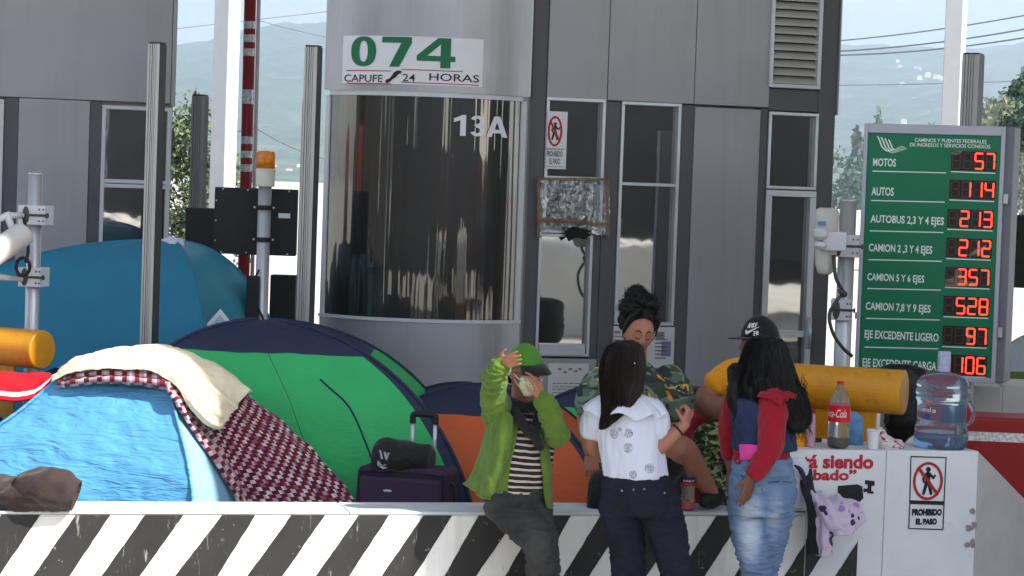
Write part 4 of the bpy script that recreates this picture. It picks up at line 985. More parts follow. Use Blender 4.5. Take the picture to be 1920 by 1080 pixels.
def dome(name, label, apex, corners, zb, n=2.0, mats=None, face=None, sag=0.05, parts=None, nt_=80, ns=56, seed=1, group=None):
    """fabric panels hung between bent poles that run from the apex to each corner"""
    apex = Vector(apex); c0 = Vector((apex.x, apex.y, zb)); h = apex.z - zb
    rt = thing(name, label, 'tent', c0, group)
    k = len(corners)
    def arc(i, t):
        cc = Vector(corners[i % k]); a = t * math.pi / 2
        return c0 + (cc - c0) * (math.sin(a) ** (2 / n)) + Vector((0, 0, h * (math.cos(a) ** (2 / n))))
    res = []
    for i in range(k):
        g = []
        for a in range(nt_ + 1):
            t_ = max(a / nt_, 0.012); row = []
            p, q = arc(i, t_), arc(i + 1, t_)
            for b in range(ns + 1):
                s = b / ns; x = p.lerp(q, s)
                s4 = 4 * s * (1 - s)
                inw = (c0 - x); inw.z = 0
                x = x + inw * (sag * s4 * math.sin(t_ * math.pi) ) + Vector((0, 0, -0.03 * s4 * t_))
                nn = noise.noise(x * 3.2 + Vector((seed, 0, 0))) * 0.022 * s4 + noise.noise(Vector((x.x * 9, x.y * 9, x.z * 4 + seed))) * 0.008 * s4
                x = x + (x - c0).normalized() * nn
                row.append(x)
            g.append(row)
        res.append(g)
    return rt, res, arc
def rib(mb, arc, i, r, t0=0.02, t1=1.0, n=30): mb.tube([arc(i, t0 + (t1 - t0) * a / n) for a in range(n + 1)], r, 8)
def std_dome(name, label, apex, corners, zb, mfun, mats, n=2.0, sag=0.05, seed=1, ribw=0.012, group=None, sleeve=0.07, sl_mat=None):
    rt, res, arc = dome(name, label, apex, corners, zb, n, sag=sag, seed=seed, group=group)
    mb = MB()
    for i, g in enumerate(res): mb.grid(g, mfun=lambda v, u, i=i: mfun(i, v, u), flip=True)
    mb.build('canopy', mats, rt, smooth=True)
    for i in range(len(corners)):
        mb = MB(); rib(mb, arc, i, ribw); mb.build('pole_sleeve', sl_mat or mats[-1], rt, smooth=True)
    return rt, res, arc
def on_panel(g, s, t): # bilinear point on panel grid
    a = min(t * (len(g) - 1), len(g) - 1.001); b = min(s * (len(g[0]) - 1), len(g[0]) - 1.001); i, j = int(a), int(b); fa, fb = a - i, b - j
    p = g[i][j].lerp(g[i][j + 1], fb); q = g[i + 1][j].lerp(g[i + 1][j + 1], fb); x = p.lerp(q, fa)
    nn = (g[i + 1][j] - g[i][j]).cross(g[i][j + 1] - g[i][j]).normalized()
    return x, nn
def seam_on(mb, g, pts, wid, sgn):
    L = []
    for (s, t_) in spline([Vector((a, b, 0)) for a, b in pts], 40) and [(p.x, p.y) for p in spline([Vector((a, b, 0)) for a, b in pts], 40)]:
        x, nn = on_panel(g, s, t_); L.append(x + nn * sgn * 0.006)
    mb.tube(L, wid, 6)
def gz(px, py, d, z=0.15):
    p = P(px, py, d); p.z = z; return p
# teal tent (big, behind)
ap_ = P(322, 451, 15.2)
cs = [gz(-330, 900, 14.4), gz(395, 900, 13.95), gz(560, 900, 15.4), gz(60, 900, 16.4)]
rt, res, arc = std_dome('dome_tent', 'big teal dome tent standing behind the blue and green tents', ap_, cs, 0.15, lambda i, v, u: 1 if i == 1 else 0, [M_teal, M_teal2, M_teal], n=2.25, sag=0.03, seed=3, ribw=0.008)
# green tent
ap_ = P(492, 599, 13.9)
cs = [gz(120, 900, 13.45), gz(905, 900, 13.15), gz(900, 900, 14.6), gz(250, 900, 14.9)]
capf = lambda i, v, u: 1 if (v < 0.325 or u < 0.035 or u > 0.955) else 0
rt, res, arc = std_dome('dome_tent', 'bright green dome tent with navy cap and dark zip lines', ap_, cs, 0.15, capf, [M_green, M_navy], n=2.05, sag=0.02, seed=5, ribw=0.011)
g = res[0]; mb = MB()
seam_on(mb, g, [(0.50, 0.32), (0.56, 0.5), (0.6, 0.65), (0.61, 0.85)], 0.007, -1); seam_on(mb, g, [(0.70, 0.43), (0.755, 0.52), (0.77, 0.65), (0.80, 0.78), (0.86, 0.9)], 0.009, -1)
mb.build('zip_seam', M_zip, rt, smooth=True)
mb = MB()
for (s0, s1, t0, t1) in ((0.640, 0.652, 0.372, 0.392), (0.655, 0.70, 0.378, 0.386), (0.668, 0.678, 0.415, 0.43), (0.683, 0.690, 0.415, 0.43), (0.695, 0.702, 0.418, 0.432)):
    q_ = []
    for s_, t_ in ((s0, t0), (s1, t0), (s1, t1), (s0, t1)):
        x, nn = on_panel(g, s_, t_); q_.append(x - nn * 0.006)
    mb.poly(q_)
mb.build('logo', M_white_vinyl, rt)
# orange tent
ap_ = P(893, 720, 14.1)
cs = [gz(612, 900, 13.6), gz(1170, 900, 13.45), gz(1170, 900, 14.9), gz(640, 900, 15.0)]
capo = lambda i, v, u: 1 if (v < 0.34 or u < 0.05 or u > 0.95) else 0
rt, res, arc = std_dome('dome_tent', 'orange dome tent with navy cap behind the man in the green cap', ap_, cs, 0.15, capo, [M_orange, M_navy], n=2.05, sag=0.02, seed=9, ribw=0.011)
mb = MB(); seam_on(mb, res[0], [(0.66, 0.36), (0.70, 0.55), (0.76, 0.75), (0.8, 0.95)], 0.011, -1); mb.build('zip_seam', M_zip, rt, smooth=True)
# second green tent
ap_ = P(1150, 722, 15.0)
cs = [gz(900, 900, 14.9), gz(1420, 900, 14.5), gz(1400, 900, 15.6), gz(950, 900, 15.7)]
std_dome('dome_tent', 'green dome tent with navy cap mostly hidden behind the seated woman', ap_, cs, 0.15, capo, [M_green, M_navy], n=2.1, sag=0.02, seed=11, ribw=0.011)
# ---- light blue tent in front, shaped panel by panel
m, t = newmat('tent sky blue', 0.38, spec=0.5); v = t.obj()
cb_ = C(84, 152, 196)
t.col(t.ramp(t.noise(v, 3, 5), [(0.3, scl(cb_, 0.93)), (0.7, scl(cb_, 1.06))]))
n1 = t.noise(t.obj(0.7, 0.7, 3.6, (0, 0.28, 0)), 4.2, 4, 0.55, 0.8); n2 = t.noise(t.obj(0.8, 0.8, 3.4, (0, -0.30, 0)), 9, 3, 0.5, 0.5)
rid = t.math('ABSOLUTE', t.math('SUBTRACT', n1, 0.5)); rid2 = t.math('ABSOLUTE', t.math('SUBTRACT', n2, 0.5))
t.bump(t.math('ADD', t.math('MULTIPLY', rid, -1.6), t.math('MULTIPLY', rid2, -0.7)), 0.65, 0.028)
M_sky = m
lt = thing('dome_tent', 'crinkled sky blue tent in the sun with blankets over its top', 'tent', gz(150, 900, 12.9))
G = lambda rows: [[P(*p) for p in r] for r in rows]
# edges: L = far left corner, E = near right corner edge
front = G([[(112, 708, 12.85), (180, 714, 12.82), (250, 719, 12.78), (314, 722, 12.7)],
           [(40, 768, 12.80), (150, 775, 12.70), (250, 783, 12.63), (334, 795, 12.56)],
           [(-60, 842, 12.74), (100, 850, 12.60), (230, 858, 12.52), (352, 868, 12.45)],
           [(-150, 940, 12.70), (60, 945, 12.53), (220, 948, 12.45), (362, 950, 12.38)],
           [(-230, 1110, 12.66), (60, 1118, 12.46), (220, 1120, 12.38), (370, 1124, 12.32)]])
mb = MB(); mb.grid(sheet(front, 90, 60, 0.012, 4.5, 3, (1, 1, 1.6), fine=0.004)); mb.build('front_panel', M_sky, lt, smooth=True)
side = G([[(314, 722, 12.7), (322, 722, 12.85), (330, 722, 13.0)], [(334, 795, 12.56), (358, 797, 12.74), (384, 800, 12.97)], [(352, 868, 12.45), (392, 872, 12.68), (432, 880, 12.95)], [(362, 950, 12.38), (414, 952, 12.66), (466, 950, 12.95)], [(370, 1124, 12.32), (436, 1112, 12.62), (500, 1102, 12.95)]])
mb = MB(); mb.grid(sheet(side, 24, 60, 0.008, 5, 8, fine=0.002)); mb.build('side_panel', fabric('tent sky blue lit side', C(142, 190, 214), crease=0.4), lt, smooth=True)  # paler than the front: sun on this side is put into the colour
back = G([[(112, 708, 12.85), (200, 700, 12.84), (270, 705, 12.8), (314, 722, 12.7)], [(120, 690, 13.25), (200, 684, 13.3), (270, 686, 13.3), (330, 722, 13.0)], [(60, 740, 13.8), (200, 735, 13.9), (300, 740, 13.9), (430, 880, 13.0)], [(-40, 1070, 14.2), (150, 1060, 14.3), (330, 1060, 14.2), (500, 1105, 12.9)]])
mb = MB(); mb.grid(sheet(back, 30, 40, 0.01, 4, 6)); mb.build('back_panel', M_sky, lt, smooth=True)
for pts in ([(314, 721, 12.69), (334, 794, 12.55), (352, 867, 12.44), (362, 949, 12.37), (370, 1124, 12.31)], [(112, 707, 12.84), (40, 767, 12.79), (-60, 841, 12.73), (-150, 939, 12.69), (-230, 1110, 12.65)]):
    mb = MB(); mb.tube(spline([P(*p) for p in pts], 40), 0.009, 8); mb.build('pole_sleeve', M_sky, lt, smooth=True)
# blue tent further left, mostly outside the frame
ap_ = P(-95, 745, 13.3)
std_dome('dome_tent', 'strip of blue tent under the red towel at the left edge', ap_, [gz(-330, 900, 12.9), gz(62, 900, 12.95), gz(60, 900, 13.7), gz(-330, 900, 13.9)], 0.15, lambda i, v, u: 0, [fabric('tent cobalt', C(28, 116, 196))], n=2.3, sag=0.02, seed=14, ribw=0.01)

# ================================================================== cloths
def cloth_mat(name, c, rough=0.85, var=0.08, fold=0.5, fs=9):
    m, t = newmat(name, rough, spec=0.2); v = t.obj()
    t.col(t.ramp(t.noise(v, 6, 5), [(0.3, scl(c, 1 - var)), (0.7, scl(c, 1 + var))]))
    t.bump(t.math('ADD', t.noise(v, fs, 4, 0.6, 0.8), t.math('MULTIPLY', t.noise(v, 420, 2), 0.08)), fold, 0.02)
    t.b.inputs['Sheen Weight'].default_value = 0.15
    return m
def plaid_mat(name, su, sv, light):
    m, t = newmat(name, 0.9, spec=0.15)
    tc = t.n('ShaderNodeTexCoord'); sp = t.n('ShaderNodeSeparateXYZ'); t.l(tc.outputs['UV'], sp.inputs[0])
    wob = t.math('MULTIPLY', t.math('SUBTRACT', t.noise(t.obj(), 5, 3), 0.5), 1.2)
    fu = t.math('FLOOR', t.math('ADD', t.math('MULTIPLY', sp.outputs[0], su), wob)); fv = t.math('FLOOR', t.math('ADD', t.math('MULTIPLY', sp.outputs[1], sv), wob))
    cb = t.n('ShaderNodeCombineXYZ'); t.l(fu, cb.inputs[0]); t.l(fv, cb.inputs[1])
    wn = t.n('ShaderNodeTexWhiteNoise', noise_dimensions='2D'); t.l(cb.outputs[0], wn.inputs['Vector'])
    k = t.math('MODULO', t.math('ADD', t.math('ADD', fu, t.math('MULTIPLY', fv, 2.0)), 400.0), 5.0)
    on = t.math('LESS_THAN', k, 1.5)
    lightc = t.ramp(wn.outputs['Value'], [(0.0, C(198, 172, 180)), (0.35, C(172, 134, 150)), (0.6, C(136, 84, 104)), (0.8, C(214, 200, 200))], True)
    darkc = t.ramp(wn.outputs['Value'], [(0.0, C(96, 22, 36)), (0.4, C(116, 28, 42)), (0.75, C(78, 18, 30))], True)
    lf = t.math('GREATER_THAN', k, 3.5)
    base = t.mix(on, darkc, lightc)
    base = t.mix(t.math('MULTIPLY', lf, 0.6 if light else 0.0), base, C(206, 176, 178))
    t.col(base); t.bump(t.math('ADD', t.noise(t.obj(), 8, 4, 0.6, 0.5), t.math('MULTIPLY', t.noise(t.obj(), 300, 2), 0.1)), 0.4, 0.02)
    t.b.inputs['Sheen Weight'].default_value = 0.2
    return m
pb = thing('plaid_blanket', 'burgundy and white checked blanket draped off the sky blue tent', 'blanket', P(400, 760, 13.0))
main = G([[(300, 698, 12.83), (340, 682, 12.95), (380, 690, 13.1), (420, 712, 13.15)],
          [(344, 752, 12.80), (400, 735, 12.95), (450, 740, 13.05), (486, 755, 13.15)],
          [(384, 806, 12.86), (440, 800, 12.93), (500, 800, 13.0), (548, 806, 13.1)],
          [(424, 872, 12.84), (490, 868, 12.90), (550, 862, 12.93), (604, 862, 13.02)],
          [(462, 945, 12.84), (535, 942, 12.86), (605, 938, 12.88), (660, 932, 12.95)],
          [(495, 1020, 12.84), (570, 1020, 12.84), (650, 1015, 12.85), (705, 1000, 12.9)]])
mb = MB(); mb.grid(sheet(main, 60, 70, 0.016, 6, 21, (1.3, 1, 0.7), fine=0.004, pleat=(0.012, 4, 1.2))); mb.build('drape', plaid_mat('plaid dark', 46, 54, False), pb, smooth=True, solid=0.008)
strip = G([[(296, 700, 12.70), (322, 690, 12.74)], [(322, 742, 12.56), (350, 732, 12.72)], [(352, 792, 12.62), (376, 780, 12.75)], [(392, 850, 12.68), (410, 838, 12.78)], [(432, 915, 12.74), (448, 905, 12.8)], [(462, 975, 12.76), (478, 962, 12.82)]])
mb = MB(); mb.grid(sheet(strip, 10, 60, 0.008, 9, 4, fine=0.002)); mb.build('folded_edge', plaid_mat('plaid light', 5, 42, True), pb, smooth=True, solid=0.02)
for k_, (ya, yb, off) in enumerate(((683, 697, 0.0), (695, 708, -0.02), (706, 719, -0.035))):
    fold = G([[(118 - k_ * 4, ya + 8, 12.86 + off), (180, ya - 4, 12.80 + off), (250, ya - 3, 12.76 + off), (318, ya + 6, 12.70 + off)], [(114 - k_ * 4, (ya + yb) / 2 + 8, 12.80 + off), (180, (ya + yb) / 2 - 2, 12.74 + off), (250, (ya + yb) / 2, 12.70 + off), (320, (ya + yb) / 2 + 8, 12.64 + off)], [(116 - k_ * 4, yb + 8, 12.84 + off), (180, yb - 1, 12.79 + off), (250, yb + 1, 12.75 + off), (318, yb + 9, 12.69 + off)]])
    mb = MB(); mb.grid(sheet(fold, 50, 8, 0.010, 8, 30 + k_, fine=0.003)); mb.build('fold', plaid_mat('plaid fold', 44, 3, True) if k_ == 0 else MATS['plaid fold'], pb, smooth=True, solid=0.012)
cbk = thing('cream_blanket', 'cream fleece blanket thrown over the checked blanket', 'blanket', P(280, 670, 13.0))
cols = [[(96, 716, 12.78), (112, 704, 12.85), (124, 700, 12.98), (130, 712, 13.2)],
        [(140, 696, 12.72), (146, 680, 12.82), (156, 674, 12.95), (160, 690, 13.25)],
        [(196, 690, 12.68), (198, 672, 12.78), (204, 659, 12.92), (210, 680, 13.3)],
        [(240, 692, 12.66), (244, 672, 12.75), (252, 652, 12.9), (256, 680, 13.3)],
        [(282, 696, 12.64), (290, 676, 12.72), (298, 652, 12.88), (304, 680, 13.3)],
        [(326, 722, 12.60), (336, 694, 12.68), (344, 664, 12.85), (352, 685, 13.3)],
        [(352, 760, 12.60), (372, 722, 12.66), (388, 686, 12.82), (398, 690, 13.25)],
        [(384, 795, 12.62), (410, 752, 12.66), (430, 712, 12.80), (436, 715, 13.15)],
        [(408, 804, 12.68), (436, 772, 12.72), (464, 738, 12.82), (468, 742, 13.1)]]
gg = sheet(G(cols), 70, 140, 0.008, 5.0, 41, (1.4, 1, 0.8), fine=0.004, pleat=(0.022, 5.5, 2.2))
mb = MB(); mb.grid(gg); mb.build('fleece', cloth_mat('cream fleece', C(226, 214, 186), fold=0.7, fs=12), cbk, smooth=True, solid=0.005)
rtw = thing('red_towel', 'red towel with a pale band lying over the blue tent at the left edge', 'towel', P(20, 730, 12.9))
m, t = newmat('red towel', 0.9, spec=0.15); v = t.obj(); uvc = t.n('ShaderNodeTexCoord'); sp_ = t.n('ShaderNodeSeparateXYZ'); t.l(uvc.outputs['UV'], sp_.inputs[0])
bnd = t.math('LESS_THAN', t.math('ABSOLUTE', t.math('SUBTRACT', sp_.outputs[1], 0.13)), 0.045)
t.col(t.mix(bnd, C(170, 26, 38), C(214, 208, 214))); t.bump(t.noise(v, 12, 4), 0.4, 0.02)
tw = G([[(-60, 760, 12.9), (-10, 752, 12.86), (40, 752, 12.84), (80, 735, 12.86), (100, 712, 12.9)], [(-60, 725, 12.93), (-10, 720, 12.92), (40, 722, 12.9), (75, 715, 12.92), (98, 706, 12.95)], [(-60, 700, 13.1), (-10, 698, 13.1), (35, 698, 13.1), (70, 700, 13.1), (92, 702, 13.1)], [(-60, 712, 13.4), (-10, 712, 13.4), (30, 712, 13.4), (65, 714, 13.4), (88, 716, 13.4)]])
mb = MB(); mb.grid(sheet(tw, 50, 30, 0.018, 8, 51, fine=0.004)); mb.build('terry_cloth', m, rtw, smooth=True, solid=0.012)
wc = thing('lavender_cloth', 'small crumpled lavender cloth on top of the teal tent', 'cloth', P(322, 450, 15.2))
mb = MB(); mb.grid(sheet(G([[(298, 460, 15.0), (320, 459, 14.98), (346, 460, 15.0)], [(300, 450, 15.1), (322, 446, 15.1), (344, 450, 15.1)], [(302, 454, 15.3), (322, 452, 15.3), (342, 456, 15.3)]]), 24, 14, 0.016, 14, 61, fine=0.008)); mb.build('fabric', cloth_mat('lavender', C(196, 192, 214)), wc, smooth=True, solid=0.006)
ds = thing('diamond_sign', 'small white diamond sign with blue mesh behind the green tent', 'sign', P(410, 612, 14.4))
q = P(412, 612, 14.35); fr = Fr(q, R(-8)); k = 14.35 / FPX
mb = MB(); mb.prism(fr, [(0, 33 * k), (30 * k, -2 * k), (0, -36 * k), (-30 * k, -2 * k)], 0, 0.008); mb.build('plate', M_white_vinyl, ds, bevel=0.003)
m, t = newmat('blue mesh print', 0.6); ch = t.n('ShaderNodeTexChecker'); ch.inputs['Scale'].default_value = 110; t.l(t.obj(1, 0.001, 1, (0, 0.785, 0)), ch.inputs[0]); ch.inputs['Color1'].default_value = C(206, 214, 226); ch.inputs['Color2'].default_value = C(118, 142, 180); t.col(ch.outputs[0])
mb = MB(); mb.poly([fr.p(0, -0.002, 22 * k), fr.p(-20 * k, -0.002, -2 * k), fr.p(0, -0.002, -26 * k), fr.p(20 * k, -0.002, -2 * k)]); mb.build('print', m, ds)
mb = MB(); mb.tube([fr.p(0, 0.02, -30 * k), Vector((fr.o.x, fr.o.y + 0.02, 0.15))], 0.012, 8); mb.build('stick', M_galv, ds)
for i_, pts in enumerate([[(24, -1)], ]):
    mb = MB(); mb.frame(fr, -0.001, 0.001, -0.001, 0.001, 0.0004, 0, 0.001)
# brown garment on the barrier
M_brown = m0_ = None
bg = thing('brown_jacket', 'crumpled dark brown jacket lying on the striped barrier', 'jacket', P(60, 950, 11.6))
m = cloth_mat('brown cotton', C(52, 41, 39), fold=0.9, fs=9, var=0.25)
jk = G([[(-50, 962, 11.55), (0, 952, 11.42), (40, 958, 11.40), (80, 960, 11.38), (112, 960, 11.40), (122, 956, 11.46)],
        [(-50, 935, 11.42), (0, 928, 11.36), (35, 930, 11.34), (75, 935, 11.32), (112, 940, 11.33), (138, 932, 11.44)],
        [(-40, 905, 11.45), (8, 902, 11.42), (45, 898, 11.40), (80, 900, 11.38), (118, 908, 11.40), (143, 915, 11.5)],
        [(-30, 886, 11.6), (18, 890, 11.58), (58, 880, 11.55), (85, 884, 11.55), (118, 892, 11.56), (138, 906, 11.6)],
        [(-30, 920, 11.75), (18, 905, 11.75), (60, 900, 11.74), (90, 905, 11.74), (118, 915, 11.72), (130, 925, 11.68)],
        [(-40, 950, 11.7), (18, 948, 11.75), (60, 945, 11.75), (90, 945, 11.74), (112, 945, 11.72), (122, 948, 11.66)]])
mb = MB(); mb.grid(sheet(jk, 90, 80, 0.022, 5.0, 73, (1, 1, 1), fine=0.007)); mb.build('fabric', m, bg, smooth=True, solid=0.006)
mb = MB(); rr_ = [(30, 912, 11.42, 0.055), (62, 908, 11.40, 0.082), (92, 912, 11.40, 0.094), (118, 920, 11.41, 0.086), (134, 926, 11.42, 0.070), (144, 928, 11.43, 0.066)]; cs_ = spline([P(a, b, c) for a, b, c, d in rr_], 36); ra_ = [p.x for p in spline([Vector((d, 0, 0)) for a, b, c, d in rr_], 36)]; g = []
for i_, (c, r_) in enumerate(zip(cs_, ra_)):
    row = []
    for j_ in range(41):
        th = 2 * math.pi * j_ / 40; o_ = Vector((0.25 * math.sin(th), math.cos(th), math.sin(th) * 0.92)) * r_; q_ = (c + o_) * 9
        row.append(c + o_ + o_.normalized() * (0.016 * noise.noise(Vector((q_.x * 1.6, q_.y, q_.z * 0.8))) + 0.010 * (1 - 2.2 * abs(noise.noise(q_ * 1.3)))))
    g.append(row)
mb.grid(g); mb.build('sleeve', m, bg, smooth=True, solid=0.006)

# ================================================================== suitcase and bag
q = P(770, 900, 12.85); SU = Fr((q.x, q.y, 0.15), R(-14)); k = 12.85 / FPX
xa, xb = SU.hx(668, 910), SU.hx(838, 910); zt = P(760, 879, 12.85).z - 0.15
M_suit = mat('suitcase purple', C(58, 40, 64), rough=0.8, var=0.12, scale=20, bump=0.35, bscale=500)
M_suit_dk = mat('suitcase trim', C(38, 28, 44), rough=0.7)
su = thing('suitcase', 'dark purple fabric suitcase with raised handle behind the barrier', 'suitcase', SU.o)
mb = MB(); mb.box(SU, xa, xb, 0, 0.27, 0.04, zt); mb.build('body', M_suit, su, bevel=0.03)
mb = MB(); mb.box(SU, xa + 0.02, xb - 0.02, -0.035, 0.0, 0.05, zt - 0.05); pk = mb.build('front_pocket', M_suit, su, bevel=0.02)
mb = MB(); pts = spline([SU.p(xa + 0.015, -0.015, 0.05), SU.p(xa + 0.015, -0.015, zt - 0.08), SU.p(xa + 0.05, -0.015, zt - 0.025), SU.p((xa + xb) / 2, -0.015, zt - 0.018), SU.p(xb - 0.05, -0.015, zt - 0.025), SU.p(xb - 0.015, -0.015, zt - 0.08), SU.p(xb - 0.015, -0.015, 0.05)], 60); mb.tube(pts, 0.006, 6); mb.build('zip', M_suit_dk, su, smooth=True)
mb = MB(); mb.ell(SU.p(SU.hx(730, 919), -0.037, SU.hz(730, 919)), SU.X * 0.026, SU.Y * 0.004, SU.Z * 0.008, 16, 8); mb.build('badge', M_galv, pk, smooth=True)
mb = MB(); mb.tube(spline([SU.p(xb + 0.004, 0.06, zt - 0.07), SU.p(xb + 0.03, 0.06, zt - 0.1), SU.p(xb + 0.03, 0.06, zt - 0.22), SU.p(xb + 0.004, 0.06, zt - 0.26)], 14), 0.011, 8); mb.build('side_handle', M_black, su, smooth=True)
hx0, hx1 = SU.hx(773, 830, 0.2), SU.hx(815, 830, 0.2); hz = SU.hz(794, 777, 0.2)
mb = MB()
for x in (hx0, hx1): mb.tube([SU.p(x, 0.2, zt - 0.01), SU.p(x, 0.2, hz - 0.03)], 0.011, 12)
hd = mb.build('telescopic_tubes', M_alu, su, smooth=True)
mb = MB(); mb.tube(spline([SU.p(hx0, 0.2, hz - 0.05), SU.p(hx0, 0.2, hz - 0.012), SU.p(hx0 + 0.02, 0.2, hz), SU.p(hx1 - 0.02, 0.2, hz), SU.p(hx1, 0.2, hz - 0.012), SU.p(hx1, 0.2, hz - 0.05)], 24), 0.017, 12); mb.build('grip', M_black, hd, smooth=True)
for x in (xa + 0.06, xb - 0.06):
    mb = MB(); mb.lathe(SU.p(x - 0.015, 0.1, 0.022), [(0.02, 0), (0.02, 0.03)], 14, axis=SU.X); mb.build('caster', M_black, su)
bb = thing('black_bag', 'black drawstring bag with a grey logo lying on the suitcase', 'bag', P(756, 890, 12.95))
def blob(mb, rings, nu=36, nv=40, amp=0.01, sc=9, seed=0, fine=0.004):
    """closed lumpy body through elliptical rings (centre, rx vec, rz vec)"""
    cs_ = spline([r[0] for r in rings], nv); xs_ = spline([r[1] for r in rings], nv); zs_ = spline([r[2] for r in rings], nv); g = []
    for c, a, b in zip(cs_, xs_, zs_):
        row = []
        for j in range(nu):
            th = 2 * math.pi * j / nu; o = a * math.cos(th) + b * math.sin(th); p = c + o; q_ = p * sc + Vector((seed, seed * 2, 0))
            if o.length > 1e-6: p = p + o.normalized() * (amp * noise.noise(q_) + fine * (1 - 2 * abs(noise.noise(q_ * 2.2))))
            row.append(p)
        g.append(row)
    k0 = len(g); vs = [p for r in g for p in r]
    fs = [(i * nu + (j + 1) % nu, i * nu + j, (i + 1) * nu + j, (i + 1) * nu + (j + 1) % nu) for i in range(k0 - 1) for j in range(nu)] + [tuple(range(nu)), tuple(range(k0 * nu - 1, k0 * nu - nu - 1, -1))]
    mb.add(vs, fs)
Yv, Zv = SU.Y, Vector((0, 0, 1)); kk = 12.9 / FPX
def rg(px, py, d, ry, rz): return (P(px, py, d), Yv * ry, Zv * rz * kk)
mb = MB(); blob(mb, [rg(699, 858, 12.95, 0.03, 12), rg(704, 858, 12.95, 0.07, 27), rg(722, 857, 12.95, 0.1, 34), rg(752, 858, 12.95, 0.11, 33), rg(785, 862, 12.97, 0.1, 29), rg(806, 860, 12.98, 0.08, 24), rg(815, 860, 13.0, 0.03, 10)], amp=0.012, seed=3)
mb.build('bag_body', cloth_mat('black nylon', C(26, 25, 27), rough=0.55, fold=0.8, fs=16, var=0.2), bb, smooth=True)
mb = MB(); fr = Fr(P(722, 858, 12.835), R(-20)); kk2 = kk
def fp(u, v, y=0.0): return fr.p(u * kk, y + 0.00012 * ((u + 8) * 0.9) ** 2 * 0.9, -v * kk)
for pl in ([(-18, 6), (-16, 16), (-4, 22), (10, 18), (22, 10), (6, 12), (-6, 14), (-12, 8)], [(-13, -13), (-9, -14), (-4, 2), (-8, 4)], [(-4, -10), (0, -11), (4, 2), (0, 4)], [(3, -9), (7, -9), (4, -3), (10, -6), (15, -7), (9, -1), (14, 6), (9, 5), (5, 0), (6, 6), (2, 6)]):
    mb.poly([fp(*p) for p in pl])
mb.build('logo', mat('logo grey', C(168, 168, 174), rough=0.6), bb)
mb = MB(); mb.tube(spline([P(700, 872, 12.86), P(712, 884, 12.83), P(740, 880, 12.82)], 10), 0.006, 6); mb.build('drawstring', M_suit_dk, bb, smooth=True)
# ================================================================== people
ZUP = Vector((0, 0, 1))
def ringloft(mb, cs, As, Bs, n=24, e=2.0, mi=0):
    vs = []
    for c, a, b in zip(cs, As, Bs):
        for j in range(n):
            th = 2 * math.pi * j / n; x, y = math.cos(th), math.sin(th)
            if e != 2.0: x, y = math.copysign(abs(x) ** (2 / e), x), math.copysign(abs(y) ** (2 / e), y)
            vs.append(c + a * x + b * y)
    k = len(cs)
    fs = [(i * n + j, i * n + (j + 1) % n, (i + 1) * n + (j + 1) % n, (i + 1) * n + j) for i in range(k - 1) for j in range(n)]
    fs += [tuple(range(n - 1, -1, -1)), tuple(range((k - 1) * n, k * n))]
    mb.add(vs, fs, mi)
def fspline(v, n):
    return [p.x for p in spline([Vector((a, 0, 0)) for a in v], n)]
def limb(mb, pts, rad, n=18, k=8, flat=1.0, cap=True):
    """tapering limb with rounded ends; flat squashes it along the view"""
    m_ = (len(pts) - 1) * k
    p = spline([Vector(q) for q in pts], m_); r = fspline(rad, m_)
    if cap:
        d0, d1 = (p[0] - p[1]).normalized(), (p[-1] - p[-2]).normalized()
        h = (0.35, 0.7, 0.92)
        p = [p[0] + d0 * r[0] * q for q in (0.95, 0.7, 0.4)] + p + [p[-1] + d1 * r[-1] * q for q in (0.4, 0.7, 0.95)]
        r0, r1 = r[0], r[-1]
        r = [r0 * q for q in (0.3, 0.7, 0.92)] + r + [r1 * q for q in (0.92, 0.7, 0.3)]
    prev = None; A, B = [], []
    for i in range(len(p)):
        d = (p[min(i + 1, len(p) - 1)] - p[max(i - 1, 0)]).normalized()
        a = d.cross(Vector((0.13, 1, 0.07))) if prev is None else prev - d * prev.dot(d)
        if a.length < 1e-4: a = d.cross(Vector((1, 0, 0)))
        a.normalize(); prev = a; b = d.cross(a)
        A.append(a * r[i]); B.append(b * r[i] * flat)
    ringloft(mb, p, A, B, n)
def trunk(mb, rings, S, F, n=40, k=6, e=2.35):
    """torso: rings = (centre, half width, half depth) upwards"""
    m_ = (len(rings) - 1) * k
    c = spline([Vector(r[0]) for r in rings], m_); a = fspline([r[1] for r in rings], m_); b = fspline([r[2] for r in rings], m_)
    ringloft(mb, c, [S * x for x in a], [F * x for x in b], n, e)
def basis(face, tilt=0.0):
    """head axes: right, front, up for a face direction"""
    f = Vector(face).normalized(); r = f.cross(ZUP).normalized(); u = r.cross(f).normalized()
    if tilt:
        r, u = r * math.cos(tilt) + u * math.sin(tilt), u * math.cos(tilt) - r * math.sin(tilt)
    return r, f, u
def g2(x, z, cx, cz, sx, sz): return math.exp(-((x - cx) / sx) ** 2 - ((z - cz) / sz) ** 2)
